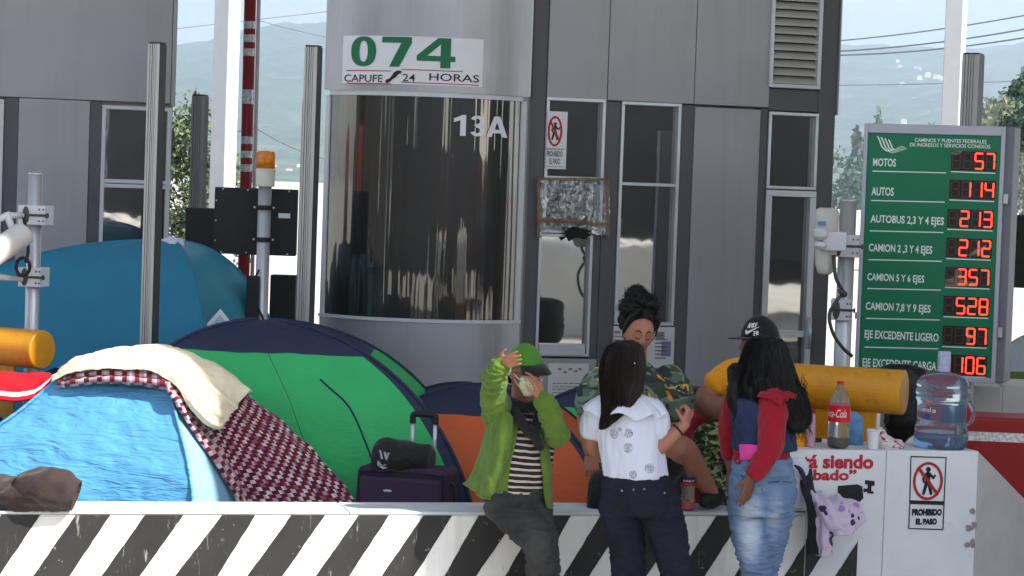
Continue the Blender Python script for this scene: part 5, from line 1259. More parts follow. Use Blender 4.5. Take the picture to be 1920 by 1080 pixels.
def head_local(x, y, z):
    """unit direction -> point of a head 0.23 m tall (x right, y front, z up)"""
    zz = max(0.0, -z)
    X = x * 0.077 * (1 - 0.30 * zz ** 1.5); Y = y * 0.097 * (1 - 0.10 * zz); Z = z * 0.117
    if y > 0:
        Y *= 0.93
        Y += 0.012 * zz ** 2 * y
        Y += 0.024 * g2(x, z, 0, -0.22, 0.15, 0.16) + 0.013 * g2(x, z, 0, -0.02, 0.12, 0.22)          # nose
        Y += 0.006 * (g2(x, z, 0.15, -0.26, 0.08, 0.07) + g2(x, z, -0.15, -0.26, 0.08, 0.07))           # nostrils
        Y -= 0.011 * (g2(x, z, 0.36, 0.04, 0.20, 0.12) + g2(x, z, -0.36, 0.04, 0.20, 0.12))             # eye sockets
        Y += 0.007 * (g2(x, z, 0.36, 0.03, 0.13, 0.06) + g2(x, z, -0.36, 0.03, 0.13, 0.06))             # lids
        Y += 0.005 * g2(x, z, 0, 0.20, 0.55, 0.09)                                                      # brow
        Y += 0.009 * g2(x, z, 0, -0.50, 0.24, 0.06) + 0.008 * g2(x, z, 0, -0.60, 0.22, 0.06)            # lips
        Y -= 0.005 * g2(x, z, 0, -0.55, 0.26, 0.025) + 0.004 * g2(x, z, 0, -0.70, 0.3, 0.06)
        Y += 0.010 * g2(x, z, 0, -0.84, 0.28, 0.12)                                                     # chin
        X += math.copysign(0.004, x) * g2(abs(x), z, 0.75, -0.2, 0.25, 0.3)                             # cheekbones
    return X, Y, Z
class Head:
    def __init__(s, c, face, size=1.0, tilt=0.0):
        s.c = Vector(c); s.r, s.f, s.u = basis(face, tilt); s.k = size
    def at(s, x, y, z, off=0.0):
        l = math.sqrt(x * x + y * y + z * z); x, y, z = x / l, y / l, z / l
        X, Y, Z = head_local(x, y, z); n = Vector((x / 0.077, y / 0.097, z / 0.117)).normalized() * off
        return s.c + (s.r * (X + n.x) + s.f * (Y + n.y) + s.u * (Z + n.z)) * s.k
    def ang(s, az, el, off=0.0):
        """az degrees from the face (positive to the head's right), el degrees up"""
        a, e = R(az), R(el); return s.at(math.sin(a) * math.cos(e), math.cos(a) * math.cos(e), math.sin(e), off)
    def skull(s, mb, nu=72, nv=56):
        vs = [s.at(1e-4, 0, 1)]
        for i in range(1, nv):
            t_ = math.pi * i / nv
            for j in range(nu):
                u = 2 * math.pi * j / nu; vs.append(s.at(math.sin(t_) * math.cos(u), math.sin(t_) * math.sin(u), math.cos(t_)))
        vs.append(s.at(1e-4, 0, -1)); L = len(vs) - 1
        fs = [(0, 1 + j, 1 + (j + 1) % nu) for j in range(nu)]
        for i in range(nv - 2):
            a = 1 + i * nu; b = a + nu; fs += [(a + j, b + j, b + (j + 1) % nu, a + (j + 1) % nu) for j in range(nu)]
        a = 1 + (nv - 2) * nu; fs += [(a + j, L, a + (j + 1) % nu) for j in range(nu)]
        mb.add(vs, fs)
        for q in (-1, 1):
            c = s.c + (s.r * 0.078 * q + s.f * -0.006 + s.u * -0.006) * s.k
            mb.ell(c, (s.r * 0.009 * q + s.f * -0.006) * s.k, (s.f * 0.018) * s.k, (s.u * 0.031 - s.f * 0.006) * s.k, 14, 10)
    def patch(s, mb, az0, az1, el0, el1, off, nu=24, nv=14, shape=None):
        g = []
        for i in range(nv + 1):
            row = []
            for j in range(nu + 1):
                u, v = j / nu, i / nv; az, el = az0 + (az1 - az0) * u, el0 + (el1 - el0) * v
                if shape: az, el = shape(u, v, az, el)
                row.append(s.ang(az, el, off))
            g.append(row)
        mb.grid(g)
    def line(s, mb, pts, r, off=0.002, n=16):
        """tube along (az, el) points on the face"""
        q = spline([Vector((a, e, 0)) for a, e in pts], n); rr = [r * (0.35 + 0.65 * math.sin(math.pi * min(max(i / n, 0.05), 0.95))) for i in range(n + 1)]
        mb.tube([s.ang(p.x, p.y, off) for p in q], rr, 6)
def hand(mb, W, D, N, T, curl=(0.35, 0.35, 0.4, 0.45), size=1.0, thumb=0.55, spread=0.10, r=0.0085):
    """W wrist, D along the hand, N out of the palm, T towards the thumb side"""
    D = Vector(D).normalized(); N = Vector(N); N = (N - D * N.dot(D)).normalized(); T0 = Vector(T); Tn = D.cross(N)
    if Tn.dot(T0) < 0: Tn = -Tn
    s = size; W = Vector(W)
    cs = [W - D * 0.03 * s, W, W + D * 0.03 * s, W + D * 0.065 * s, W + D * 0.088 * s]
    ringloft(mb, cs, [Tn * q * s for q in (0.027, 0.028, 0.036, 0.041, 0.036)], [N * q * s for q in (0.021, 0.019, 0.017, 0.014, 0.010)], 16, 2.4)
    for i, (o, L) in enumerate(((0.030, 0.072), (0.010, 0.080), (-0.010, 0.075), (-0.029, 0.060))):
        p = W + (D * (0.080 - 0.004 * abs(i - 1)) + Tn * o) * s; d = (D + Tn * spread * (1.5 - i)).normalized(); pts = [p - d * 0.012 * s, p]
        a = 0
        for f_, cc in ((0.46, 0.8), (0.30, 1.1), (0.24, 0.8)):
            a += curl[i] * cc; dd = d * math.cos(a) + N * math.sin(a); p = p + dd * L * f_ * s; pts.append(p)
        limb(mb, pts, [r * s * q for q in (1.1, 1.08, 1.0, 0.9, 0.72)], 10, 4)
    p = W + (D * 0.022 + Tn * 0.026) * s; d1 = (D * 0.62 + Tn * 0.75 + N * thumb * 0.6).normalized(); d2 = (D * 0.9 + Tn * 0.3 + N * thumb).normalized()
    limb(mb, [p - d1 * 0.012 * s, p + d1 * 0.018 * s, p + d1 * 0.042 * s, p + d1 * 0.042 * s + d2 * 0.032 * s], [r * s * q for q in (1.5, 1.4, 1.15, 0.85)], 10, 5)
def fuse(mb, name, mats, parent, voxel=0.0055, smooth=3, amp=0.0, sc=9.0, aniso=(1, 1, 1), seed=0.0, fine=0.0, fn=None, sf=0.5, keep=None):
    """one continuous surface out of overlapping closed shapes, then cloth folds along its normals"""
    o = mb.build('tmp', [], None, (0, 0, 0)); ORIG.pop(o.name, None)
    a = o.modifiers.new('r', 'REMESH'); a.mode = 'VOXEL'; a.voxel_size = voxel
    if smooth:
        b = o.modifiers.new('s', 'SMOOTH'); b.factor = sf; b.iterations = smooth
    bpy.context.view_layer.update()
    me = bpy.data.meshes.new_from_object(o.evaluated_get(bpy.context.evaluated_depsgraph_get()))
    old = o.data; bpy.data.objects.remove(o); bpy.data.meshes.remove(old)
    root = parent
    while root.parent is not None: root = root.parent
    o0 = ORIG[root.name]
    vs = [v.co.copy() for v in me.vertices]; ns = [v.normal.copy() for v in me.vertices]; out = []
    for p, n in zip(vs, ns):
        h = 0.0
        if amp or fine:
            q = Vector((p.x * aniso[0], p.y * aniso[1], p.z * aniso[2])) * sc + Vector((seed, seed * 1.7, seed * 0.3))
            h = amp * noise.noise(q)
            if fine: h += fine * (1 - 2.2 * abs(noise.noise(q * 2.1 + Vector((5, 1, 2)))))
        if fn: h += fn(p, n)
        out.append(p + n * h - o0)
    me.vertices.foreach_set('co', [c for p in out for c in p]); me.update()
    me.name = name
    for m in mats if isinstance(mats, (list, tuple)) else [mats]: me.materials.append(m)
    if keep:
        bm = bmesh.new(); bm.from_mesh(me); bmesh.ops.delete(bm, geom=[v for v in bm.verts if not keep(v.co + o0)], context='VERTS'); bm.to_mesh(me); bm.free()
    me.polygons.foreach_set('use_smooth', [True] * len(me.polygons))
    o = bpy.data.objects.new(name, me); COL.objects.link(o); o.parent = parent
    return o
def strands(mb, guide, n, r, seed, kink=0.0, kf=3.0, spread=0.006, t0=0.0, t1=1.0, k=14):
    """fine locks lying on a hair surface: guide(theta, t) -> point, outward"""
    rnd = random.Random(seed)
    for _ in range(n):
        th = rnd.uniform(0, 1); a, b = t0 + rnd.uniform(0, 0.25) * (t1 - t0), t1 - rnd.uniform(0, 0.25) ** 1.0 * (t1 - t0); o = rnd.uniform(-0.3, 1.0) * spread; ph = rnd.uniform(0, 6.28); pts = []; kk_ = kink * rnd.uniform(0.4, 1.3)
        for i in range(k + 1):
            t_ = a + (b - a) * i / k
            p, nn = guide(th + 0.02 * math.sin(ph + t_ * 5), t_)
            w_ = kk_ * t_
            pts.append(p + nn * (o + w_ * 0.5 * math.sin(ph + kf * t_ * 6.28)) + Vector((math.cos(ph + kf * t_ * 6.28), math.sin(ph * 2 + kf * t_ * 6.28), 0)) * w_)
        mb.tube(pts, [r * (1 - 0.75 * (i / k) ** 2) for i in range(k + 1)], 3, caps=False)

# ---- materials
def skin_mat(name, c):
    m, t = newmat(name, 0.5, spec=0.4); v = t.obj()
    t.col(t.ramp(t.noise(v, 14, 5), [(0.3, scl(c, 0.88)), (0.7, scl(c, 1.1))])); t.bump(t.noise(v, 260, 3), 0.12, 0.001)
    t.b.inputs['Subsurface Weight'].default_value = 0.12; t.b.inputs['Subsurface Radius'].default_value = (0.012, 0.005, 0.003); t.b.inputs['Subsurface Scale'].default_value = 0.5
    return m
SK1, SK2, SK3, SK4 = skin_mat('skin warm', C(160, 108, 84)), skin_mat('skin tan', C(158, 106, 86)), skin_mat('skin olive', C(158, 108, 88)), skin_mat('skin brown', C(112, 74, 60))
def hair_mat(name, c):
    m, t = newmat(name, 0.5, spec=0.22); v = t.obj(1, 1, 0.1)
    t.col(t.ramp(t.noise(v, 160, 3), [(0.3, scl(c, 0.6)), (0.7, scl(c, 1.5))])); t.bump(t.noise(t.obj(1, 1, 0.08), 240, 3), 0.5, 0.004); return m
H_BLK, H_BRN = hair_mat('hair black', C(17, 15, 15)), hair_mat('hair dark brown', C(30, 21, 19))
M_lip = mat('lips', C(132, 74, 66), rough=0.45); M_brow = mat('brow hair', C(30, 22, 20), rough=0.7)
def stripe_mat():
    m, t = newmat('striped jersey', 0.85, spec=0.2); v = t.obj(); sp = t.n('ShaderNodeSeparateXYZ'); t.l(v, sp.inputs[0])
    z = t.math('ADD', sp.outputs[2], t.math('MULTIPLY', t.noise(v, 5, 3), 0.03))
    z = t.math('ADD', z, t.math('MULTIPLY', sp.outputs[0], 0.07))
    f_ = t.math('FRACT', t.math('MULTIPLY', z, 33.0))
    t.col(t.mix(t.math('GREATER_THAN', f_, 0.64), C(40, 33, 34), C(186, 176, 166))); t.bump(t.noise(v, 14, 4), 0.35, 0.01); return m
def camo_mat(name, cols, sc, orange=False):
    m, t = newmat(name, 0.85, spec=0.15); v = t.obj(1, 1, 1.7)
    a = t.noise(v, sc, 2, 0.5, 0.6); b = t.noise(t.obj(1.1, 1.2, 2.1, (0.4, 0.2, 0.9)), sc * 1.15, 2, 0.5, 0.8)
    base = t.ramp(a, [(0.0, cols[0]), (0.44, cols[1]), (0.53, cols[2])], True)
    base = t.mix(t.math('GREATER_THAN', b, 0.57), base, cols[3])
    if orange:
        c_ = t.noise(t.obj(1.6, 1, 2.8, (0.1, 0.5, 0.3)), sc * 1.2, 2, 0.5, 1.0)
        base = t.mix(t.math('GREATER_THAN', c_, 0.655), base, t.ramp(a, [(0.3, C(222, 110, 40)), (0.6, C(216, 176, 60))]))
    t.col(base); t.bump(t.math('ADD', t.noise(t.obj(), 10, 4), t.math('MULTIPLY', t.noise(t.obj(), 380, 2), 0.1)), 0.45, 0.015); return m
def blouse_mat():
    m, t = newmat('white printed blouse', 0.8, spec=0.2); v = t.obj()
    vo = t.n('ShaderNodeTexVoronoi', feature='F1'); vo.inputs['Scale'].default_value = 10.5; vo.inputs['Randomness'].default_value = 0.6; t.l(v, vo.inputs['Vector'])
    near = t.math('LESS_THAN', vo.outputs['Distance'], 0.27); ink = t.math('GREATER_THAN', t.noise(t.obj(1, 1, 1.4), 120, 3, 0.7, 2.2), 0.52)
    t.col(t.mix(t.math('MULTIPLY', near, ink), C(200, 207, 226), C(46, 48, 72)))
    t.bump(t.math('ADD', t.noise(t.obj(1, 1, 0.5), 16, 4, 0.6, 0.5), t.math('MULTIPLY', t.noise(t.obj(1, 1, 0.4), 90, 3), 0.3)), 0.5, 0.012); return m
def denim_mat(name, a, b, sc, str_):
    m, t = newmat(name, 0.8, spec=0.2); v = t.obj(1, 1, 0.45)
    f_ = t.noise(v, sc, 5, 0.6, 0.3); wv = t.noise(t.obj(1, 1, 1), 320, 2)
    t.col(t.mix(t.math('MULTIPLY', wv, 0.25), t.ramp(f_, [(0.36, a), (0.66, b)]), scl(b, 1.1)))
    t.bump(t.math('ADD', t.noise(t.obj(0.6, 0.6, 2.2), 13, 4, 0.6, 0.5), t.math('MULTIPLY', wv, 0.08)), str_, 0.015); return m
M_cardi = cloth_mat('green knit', C(84, 112, 40), rough=0.95, fold=0.9, fs=15, var=0.16); M_stripe = stripe_mat(); M_char = denim_mat('charcoal denim', C(40, 41, 43), C(66, 67, 67), 4, 0.6)
M_cream_mask = None
M_camoT = camo_mat('camouflage jersey', [C(60, 74, 62), C(112, 128, 112), C(84, 100, 84), C(48, 56, 56)], 6.5, True)
M_camoP = camo_mat('camouflage cotton', [C(38, 46, 34), C(72, 84, 54), C(150, 152, 114), C(26, 32, 26)], 24)
M_blouse = blouse_mat(); M_ruf = cloth_mat('white cotton', C(206, 210, 226), fold=0.35, fs=14, var=0.03)
M_djean = denim_mat('dark indigo denim', C(20, 20, 34), C(32, 33, 50), 4, 0.5); M_ljean = denim_mat('washed blue denim', C(84, 114, 156), C(176, 190, 208), 4.0, 0.9); M_vest = denim_mat('dark blue denim', C(28, 38, 66), C(52, 66, 98), 5, 0.6)
M_red = cloth_mat('crimson knit', C(142, 16, 38), fold=0.5, fs=14); M_yelT = cloth_mat('yellow cotton', C(226, 150, 22), fold=0.6, fs=11, var=0.05); M_blk = cloth_mat('black cotton', C(24, 23, 25), fold=0.5, var=0.15); M_pink = cloth_mat('pink cotton', C(226, 70, 160), fold=0.6, fs=16)
M_shoe = mat('shoe black', C(28, 28, 30), rough=0.5); M_gcap = cloth_mat('cap green', C(68, 120, 40), fold=0.2); M_capblk = cloth_mat('cap black', C(20, 20, 22), fold=0.2, rough=0.7)
M_wrist = mat('wristband black', C(24, 22, 24), rough=0.5)

def person(label, base):
    return thing('person', label, 'person', base)
def shoe(mb, ank, dirv):
    d = Vector((dirv[0], dirv[1], 0)).normalized(); a = Vector(ank); g_ = Vector((a.x, a.y, 0.045))
    limb(mb, [g_ - d * 0.05, g_ + d * 0.06, g_ + d * 0.16], [0.045, 0.047, 0.038], 14, 5); limb(mb, [Vector((a.x, a.y, 0.13)), g_], [0.042, 0.048], 12, 4)

# ------------------------------------------------------------ man in the green cardigan
D1 = 11.80
J = lambda px, py, dd=0.0: P(px, py, D1 + dd)
p1 = person('person in a green cap and cardigan shading the face with a raised hand', gz(985, 950, D1, 0))
F1 = Vector((0.40, -0.92, 0)).normalized(); S1 = Vector((F1.y * -1, F1.x, 0)) * -1; S1 = Vector((0.92, 0.40, 0))
hd1 = Head(J(984, 697, -0.06), (0.62, -0.76, -0.12), 0.97, tilt=R(-4))
mb = MB(); hd1.skull(mb)
limb(mb, [J(980, 728, 0.0), J(982, 775, 0.02)], [0.056, 0.062], 18, 5)
trunk(mb, [(J(968, 930), .13, .10), (J(975, 870), .14, .11), (J(983, 810), .15, .11), (J(984, 780), .13, .085)], S1, F1)
limb(mb, [J(946, 780), J(928, 744, -.17), J(938, 687, -.29)], [.05, .042, .030])
limb(mb, [J(1022, 785), J(1044, 817, -.12), J(1017, 752, -.215)], [.05, .042, .030])
hand(mb, J(939, 682, -.30), (0.62, -0.62, 0.26), (0.1, 0.9, 0.1), (-0.2, 0.0, 1.0), curl=(0.08, 0.08, 0.1, 0.14), size=0.86, spread=0.06, thumb=0.0)
hand(mb, J(1015, 748, -.22), (-0.30, 0.10, 1.0), (-0.85, 0.55, -0.1), (-0.25, -1.0, 0.0), curl=(0.42, 0.36, 0.34, 0.4), size=0.98, spread=0.10, thumb=0.3)
fuse(mb, 'body', SK1, p1, 0.0045, 2)
mb = MB(); trunk(mb, [(J(966, 925), .158, .125), (J(970, 895), .158, .13), (J(976, 855), .158, .13), (J(982, 815), .162, .125), (J(984, 785), .165, .105), (J(983, 768), .12, .08), (J(983, 757), .066, .066)], S1, F1)
fuse(mb, 'striped_shirt', M_stripe, p1, 0.0065, 3, 0.010, 8, (1, 1, 0.5), 3, 0.003)
mb = MB()   # dark scarf hanging in a V
for pts in ([J(962, 752, -.06), J(968, 775, -.14), J(985, 800, -.19), J(1004, 820, -.17), J(1018, 838, -.13)], [J(1006, 750, -.04), J(1008, 780, -.13), J(1003, 815, -.18), J(1012, 838, -.15)]):
    limb(mb, pts, [.020, .024, .026, .024, .012][:len(pts)], 12, 6, 0.6)
limb(mb, [J(960, 752, 0.0), J(968, 760, -.08), J(986, 765, -.10), J(1004, 758, -.06)], [.024, .028, .028, .022], 12, 6)
fuse(mb, 'scarf', M_blk, p1, 0.006, 2, 0.006, 14, (1, 1, 1), 2, 0.003)
# cardigan: open shell around the trunk, sleeves
def open_shell(mb, rings, S, F, nu=44, k=7, e=2.2, amp=0.012, sc=7, seed=0, aniso=(1, 1, 0.35)):
    """rings: (centre, half width, half depth, angle0, angle1 in degrees from +S towards +F)"""
    m_ = (len(rings) - 1) * k
    c = spline([Vector(r[0]) for r in rings], m_); a = fspline([r[1] for r in rings], m_); b = fspline([r[2] for r in rings], m_); t0 = fspline([r[3] for r in rings], m_); t1 = fspline([r[4] for r in rings], m_); g = []
    for i in range(m_ + 1):
        row = []
        for j in range(nu + 1):
            th = R(t0[i] + (t1[i] - t0[i]) * j / nu); x, y = math.cos(th), math.sin(th)
            o = S * a[i] * math.copysign(abs(x) ** (2 / e), x) + F * b[i] * math.copysign(abs(y) ** (2 / e), y); p = c[i] + o
            q = Vector((p.x * aniso[0], p.y * aniso[1], p.z * aniso[2])) * sc + Vector((seed, 0, 0))
            row.append(p + o.normalized() * (amp * noise.noise(q) + amp * 0.5 * noise.noise(q * 2.3)))
        g.append(row)
    mb.grid(g)
mb = MB(); open_shell(mb, [(J(961, 932, .01), .172, .16, 118, 390), (J(960, 905, .01), .178, .155, 116, 388), (J(964, 865, .01), .180, .152, 114, 386), (J(972, 825, .01), .180, .146, 112, 384), (J(979, 790, .01), .180, .126, 110, 382), (J(981, 768, .02), .142, .098, 106, 385), (J(981, 754, .03), .085, .08, 102, 390)], S1, F1, amp=0.022, seed=4)
# hanging front flap swung out to the left
flap = sheet([[J(924, 772, -.10), J(938, 768, -.15), J(952, 772, -.17), J(962, 782, -.17)], [J(908, 820, -.06), J(925, 820, -.16), J(944, 822, -.20), J(957, 828, -.17)], [J(892, 868, -.02), J(912, 872, -.13), J(932, 872, -.20), J(948, 872, -.16)], [J(878, 898, .0), J(898, 904, -.12), J(918, 908, -.18), J(938, 902, -.15)], [J(868, 908, .02), J(892, 922, -.10), J(914, 930, -.16), J(931, 922, -.14)]], 26, 50, 0.016, 9, 6, (1.5, 1, 0.4), fine=0.004)
mb.grid(flap)
flap2 = sheet([[J(1006, 775, -.13), J(1020, 785, -.12), J(1028, 790, -.05)], [J(1014, 850, -.12), J(1024, 850, -.10), J(1032, 850, -.03)], [J(1020, 920, -.10), J(1027, 925, -.08), J(1034, 925, -.02)], [J(1024, 950, -.08), J(1030, 955, -.06), J(1036, 950, -.01)]], 12, 40, 0.006, 9, 6)
mb.grid(flap2)
cg = mb.build('cardigan', M_cardi, p1, smooth=True, solid=0.010)
mb = MB(); limb(mb, [J(952, 794, .02), J(936, 778, -.05), J(927, 742, -.17), J(930, 712, -.25), J(936, 692, -.285)], [.080, .074, .060, .052, .043], 22, 7)
limb(mb, [J(927, 710, -.24), J(932, 699, -.275), J(940, 687, -.295)], [.055, .054, .045], 18, 5)
fuse(mb, 'sleeve', M_cardi, cg, 0.006, 1, 0.010, 10, (1, 1, 1.5), 5, 0.010)
mb = MB(); limb(mb, [J(1006, 785, .0), J(1026, 798, -.03), J(1043, 816, -.11), J(1034, 786, -.18), J(1021, 758, -.213)], [.076, .070, .060, .054, .045], 22, 7)
limb(mb, [J(1034, 780, -.19), J(1026, 765, -.205), J(1019, 752, -.218)], [.055, .052, .044], 18, 5)
fuse(mb, 'sleeve', M_cardi, cg, 0.006, 1, 0.010, 10, (1, 1, 1.5), 9, 0.010)
mb = MB(); trunk(mb, [(J(972, 958), .135, .12), (J(966, 940), .158, .135), (J(966, 915), .158, .13), (J(969, 898), .15, .125)], S1, F1)
limb(mb, [J(948, 945, -.02), J(985, 985, -.12), J(1010, 1020, -.17), J(1014, 1095, -.10), J(1018, 1210, -.04)], [.108, .092, .074, .066, .056], 22, 8)
limb(mb, [J(992, 945, .02), J(1008, 1000, -.08), J(1019, 1030, -.10), J(1026, 1100, -.04), J(1034, 1210, .02)], [.105, .085, .072, .064, .055], 22, 8)
fuse(mb, 'trousers', M_char, p1, 0.006, 2, 0.009, 9, (0.7, 0.7, 1.8), 7, 0.009)
mb = MB(); shoe(mb, J(1018, 1215, -.04), F1); shoe(mb, J(1034, 1215, .02), F1); fuse(mb, 'shoes', M_shoe, p1, 0.008, 2)
# cap
def cap_dome(mb, hd, el0, off, n=40, k=14, top=0.012):
    """crown of a cap over the skull, from a tilted rim"""
    g = []
    for i in range(k + 1):
        v = i / k; row = []
        for j in range(n):
            az = 360 * j / n; e0 = el0(az); el = e0 + (89.5 - e0) * v
            row.append(hd.ang(az, el, off + top * v))
        g.append(row)
    nv = len(g); vs = [p for r in g for p in r]
    mb.add(vs, [(i * n + j, i * n + (j + 1) % n, (i + 1) * n + (j + 1) % n, (i + 1) * n + j) for i in range(nv - 1) for j in range(n)] + [tuple(range((nv - 1) * n, nv * n))])
def brim(mb, hd, el, length, wid, drop=0.02, off=0.012, arch=0.012):
    g = []
    for i in range(9):
        v = i / 8; row = []
        for j in range(25):
            u = j / 24 * 2 - 1; b = hd.ang(u * wid, el, off - 0.004)
            ext = length * math.sqrt(max(0.0, 1 - (u * 0.93) ** 2))
            row.append(b + (hd.f * ext * v - hd.u * (drop * v * v + arch * u * u * v) + hd.r * u * 0.008 * v) * hd.k)
        g.append(row)
    mb.grid(g)
mb = MB(); cap_dome(mb, hd1, lambda az: 24 - 12 * (1 - math.cos(R(az))) , 0.012, top=0.016); cp = mb.build('cap', M_gcap, p1, smooth=True, solid=0.004)
mb = MB(); brim(mb, hd1, 23, 0.085, 62, 0.03, 0.014); mb.build('brim', M_capblk, cp, smooth=True, solid=0.006)
mb = MB(); mb.ell(hd1.ang(0, 89, 0.03), hd1.r * 0.007, hd1.f * 0.007, hd1.u * 0.004, 10, 6); mb.build('button', M_gcap, cp, smooth=True)
mb = MB(); hd1.patch(mb, 105, 255, -28, 12, 0.008, 24, 10); mb.build('hair', H_BLK, p1, smooth=True, solid=0.012)
m, t = newmat('patterned mask cloth', 0.85); t.col(t.ramp(t.noise(t.obj(), 90, 3), [(0.44, C(206, 214, 190)), (0.52, C(232, 234, 220)), (0.64, C(140, 158, 126))])); M_mask = m
mb = MB(); hd1.patch(mb, -62, 62, -68, -1, 0.012, 30, 18, lambda u, v, az, el: (az * (1 - 0.35 * abs(v - 0.55)), el + 6 * (1 - v) * abs(u - 0.5))); mk = mb.build('face_mask', M_mask, p1, smooth=True, solid=0.002)
mb = MB()
for q in (-1, 1): hd1.line(mb, [(q * 48, -14), (q * 66, -8), (q * 84, 2)], 0.003, 0.004); hd1.line(mb, [(q * 44, -48), (q * 64, -34), (q * 84, -12)], 0.003, 0.004)
mb.build('ear_loops', M_white_vinyl, mk)
mb = MB()
for q in (-1, 1): mb.tube([hd1.ang(q * 21 + 14 * math.cos(a), 2 + 10 * math.sin(a), 0.014) for a in [i * 0.3142 for i in range(21)]], 0.0022, 6); mb.tube([hd1.ang(q * 35, 4, 0.014), hd1.ang(q * 84, 3, 0.006)], 0.0022, 6)
mb.tube([hd1.ang(-7, 5, 0.016), hd1.ang(7, 5, 0.016)], 0.0022, 6); mb.build('glasses', M_ink, p1, smooth=True)
mb = MB()
for q in (-1, 1): hd1.line(mb, [(q * 8, 14), (q * 20, 18), (q * 34, 14)], 0.003, 0.001)
mb.build('eyebrows', M_brow, p1, smooth=True)

# ------------------------------------------------------------ seated woman in the camouflage shirt
D2 = 12.38
J = lambda px, py, dd=0.0: P(px, py, D2 + dd)
p2 = person('person with a high curly bun and camouflage shirt sitting and looking down', gz(1190, 940, D2, ZT))
F2 = Vector((0.16, -0.98, 0)).normalized(); S2 = Vector((0.98, 0.16, 0))
hd2 = Head(J(1198, 624, -.03), (0.20, -0.93, -0.24), 0.97, tilt=R(5))
mb = MB(); hd2.skull(mb); limb(mb, [J(1194, 650, .02), J(1190, 700, .03)], [.054, .062], 18, 5)
trunk(mb, [(J(1178, 920), .15, .12), (J(1186, 830), .14, .11), (J(1188, 750), .15, .11), (J(1190, 712), .14, .085)], S2, F2)
limb(mb, [J(1118, 715), J(1100, 780, .0), J(1106, 845, -.06)], [.06, .052, .034]); hand(mb, J(1107, 850, -.06), (0.12, -0.3, -1), (0.2, 1, -0.2), (1, -0.3, 0), curl=(0.5, 0.5, 0.5, 0.5))
limb(mb, [J(1262, 715), J(1270, 790, -.02), J(1236, 842, -.18)], [.06, .052, .034]); hand(mb, J(1232, 846, -.19), (-0.6, -0.3, -0.7), (0.1, 0.6, -0.8), (-0.5, -0.8, 0), curl=(0.6, 0.6, 0.6, 0.6))
limb(mb, [J(1214, 895, -.02), J(1250, 862, -.09), J(1280, 842, -.14), J(1306, 880, -.08), J(1332, 922, -.02)], [.098, .090, .068, .058, .042], 22, 8)
fuse(mb, 'body', SK2, p2, 0.0045, 2)
mb = MB(); trunk(mb, [(J(1182, 905), .178, .15), (J(1186, 860), .17, .145), (J(1188, 800), .172, .14), (J(1188, 750), .182, .13), (J(1188, 715), .186, .105), (J(1192, 694), .13, .085), (J(1194, 680), .072, .07)], S2, F2)
limb(mb, [J(1130, 712), J(1112, 738, -.01), J(1103, 762, -.02)], [.082, .086, .080], 20, 6); limb(mb, [J(1252, 710), J(1266, 738, -.02), J(1270, 770, -.03)], [.082, .086, .080], 20, 6)
fuse(mb, 'camouflage_shirt', M_camoT, p2, 0.0065, 3, 0.012, 7, (1, 1, 0.6), 5, 0.005)
mb = MB(); trunk(mb, [(J(1180, 946, .02), .18, .16), (J(1182, 915), .18, .16), (J(1184, 885), .165, .145)], S2, F2); limb(mb, [J(1210, 910, -.02), J(1246, 872, -.1)], [.105, .104], 20, 6); limb(mb, [J(1152, 915, -.02), J(1132, 908, -.10), J(1124, 940, -.13), J(1122, 1000, -.10)], [.10, .075, .058, .05], 20, 6)
fuse(mb, 'shorts', M_blk, p2, 0.007, 3, 0.008, 9, (1, 1, 1), 2, 0.003)
mb = MB(); limb(mb, [J(1346, 930, .02), J(1336, 936, -.02), J(1322, 939, -.08)], [.042, .046, .038], 14, 5); fuse(mb, 'shoe', M_shoe, p2, 0.006, 2)
mb = MB()
for q in (-1, 1): hd2.line(mb, [(q * 8, 12.5), (q * 21, 17.5), (q * 36, 13)], 0.0034, 0.0016)
mb.build('eyebrows', M_brow, p2, smooth=True)
mb = MB()
for q in (-1, 1): hd2.line(mb, [(q * 10, -1.5), (q * 21, -4.5), (q * 32, -1.0)], 0.0026, 0.002)
mb.build('eyelashes', M_brow, p2, smooth=True)
mb = MB(); hd2.patch(mb, -16, 16, -36.5, -28.5, 0.0022, 18, 8, lambda u, v, az, el: (az * (1 - 0.9 * abs(v - 0.5) * abs(v - 0.5) * 2), el + (0.5 - v) * 7.0 * (abs(u - 0.5) * 2) ** 1.6)); mb.build('lips', M_lip, p2, smooth=True)
mb = MB()   # pulled back hair and curly bun
def hairline(az):
    a = abs(((az + 180) % 360) - 180); return 55 - 17 * (a / 60) ** 2 if a < 60 else (38 - 66 * min(1, (a - 60) / 40))
cap_dome(mb, hd2, hairline, 0.003, 64, 14, 0.014)
hb = MB(); hb.v, hb.f, hb.m, hb.uv = [], [], [], []
for (px, py, dd, rx, rz) in ((1197, 566, .05, .072, .056), (1180, 577, .04, .048, .042), (1216, 573, .05, .046, .042), (1193, 553, .06, .048, .036), (1170, 602, .06, .026, .045), (1228, 602, .08, .024, .042)):
    hb.ell(J(px, py, dd), Vector((rx, 0, 0)), Vector((0, 0.07, 0)), Vector((0, 0, rz)), 24, 14)
hair = mb.build('hair', H_BLK, p2, smooth=True, solid=0.005)
bun = fuse(hb, 'bun', H_BLK, hair, 0.006, 1, 0.012, 42, (1, 1, 1), 3, 0.008)
mb = MB(); rnd = random.Random(5)
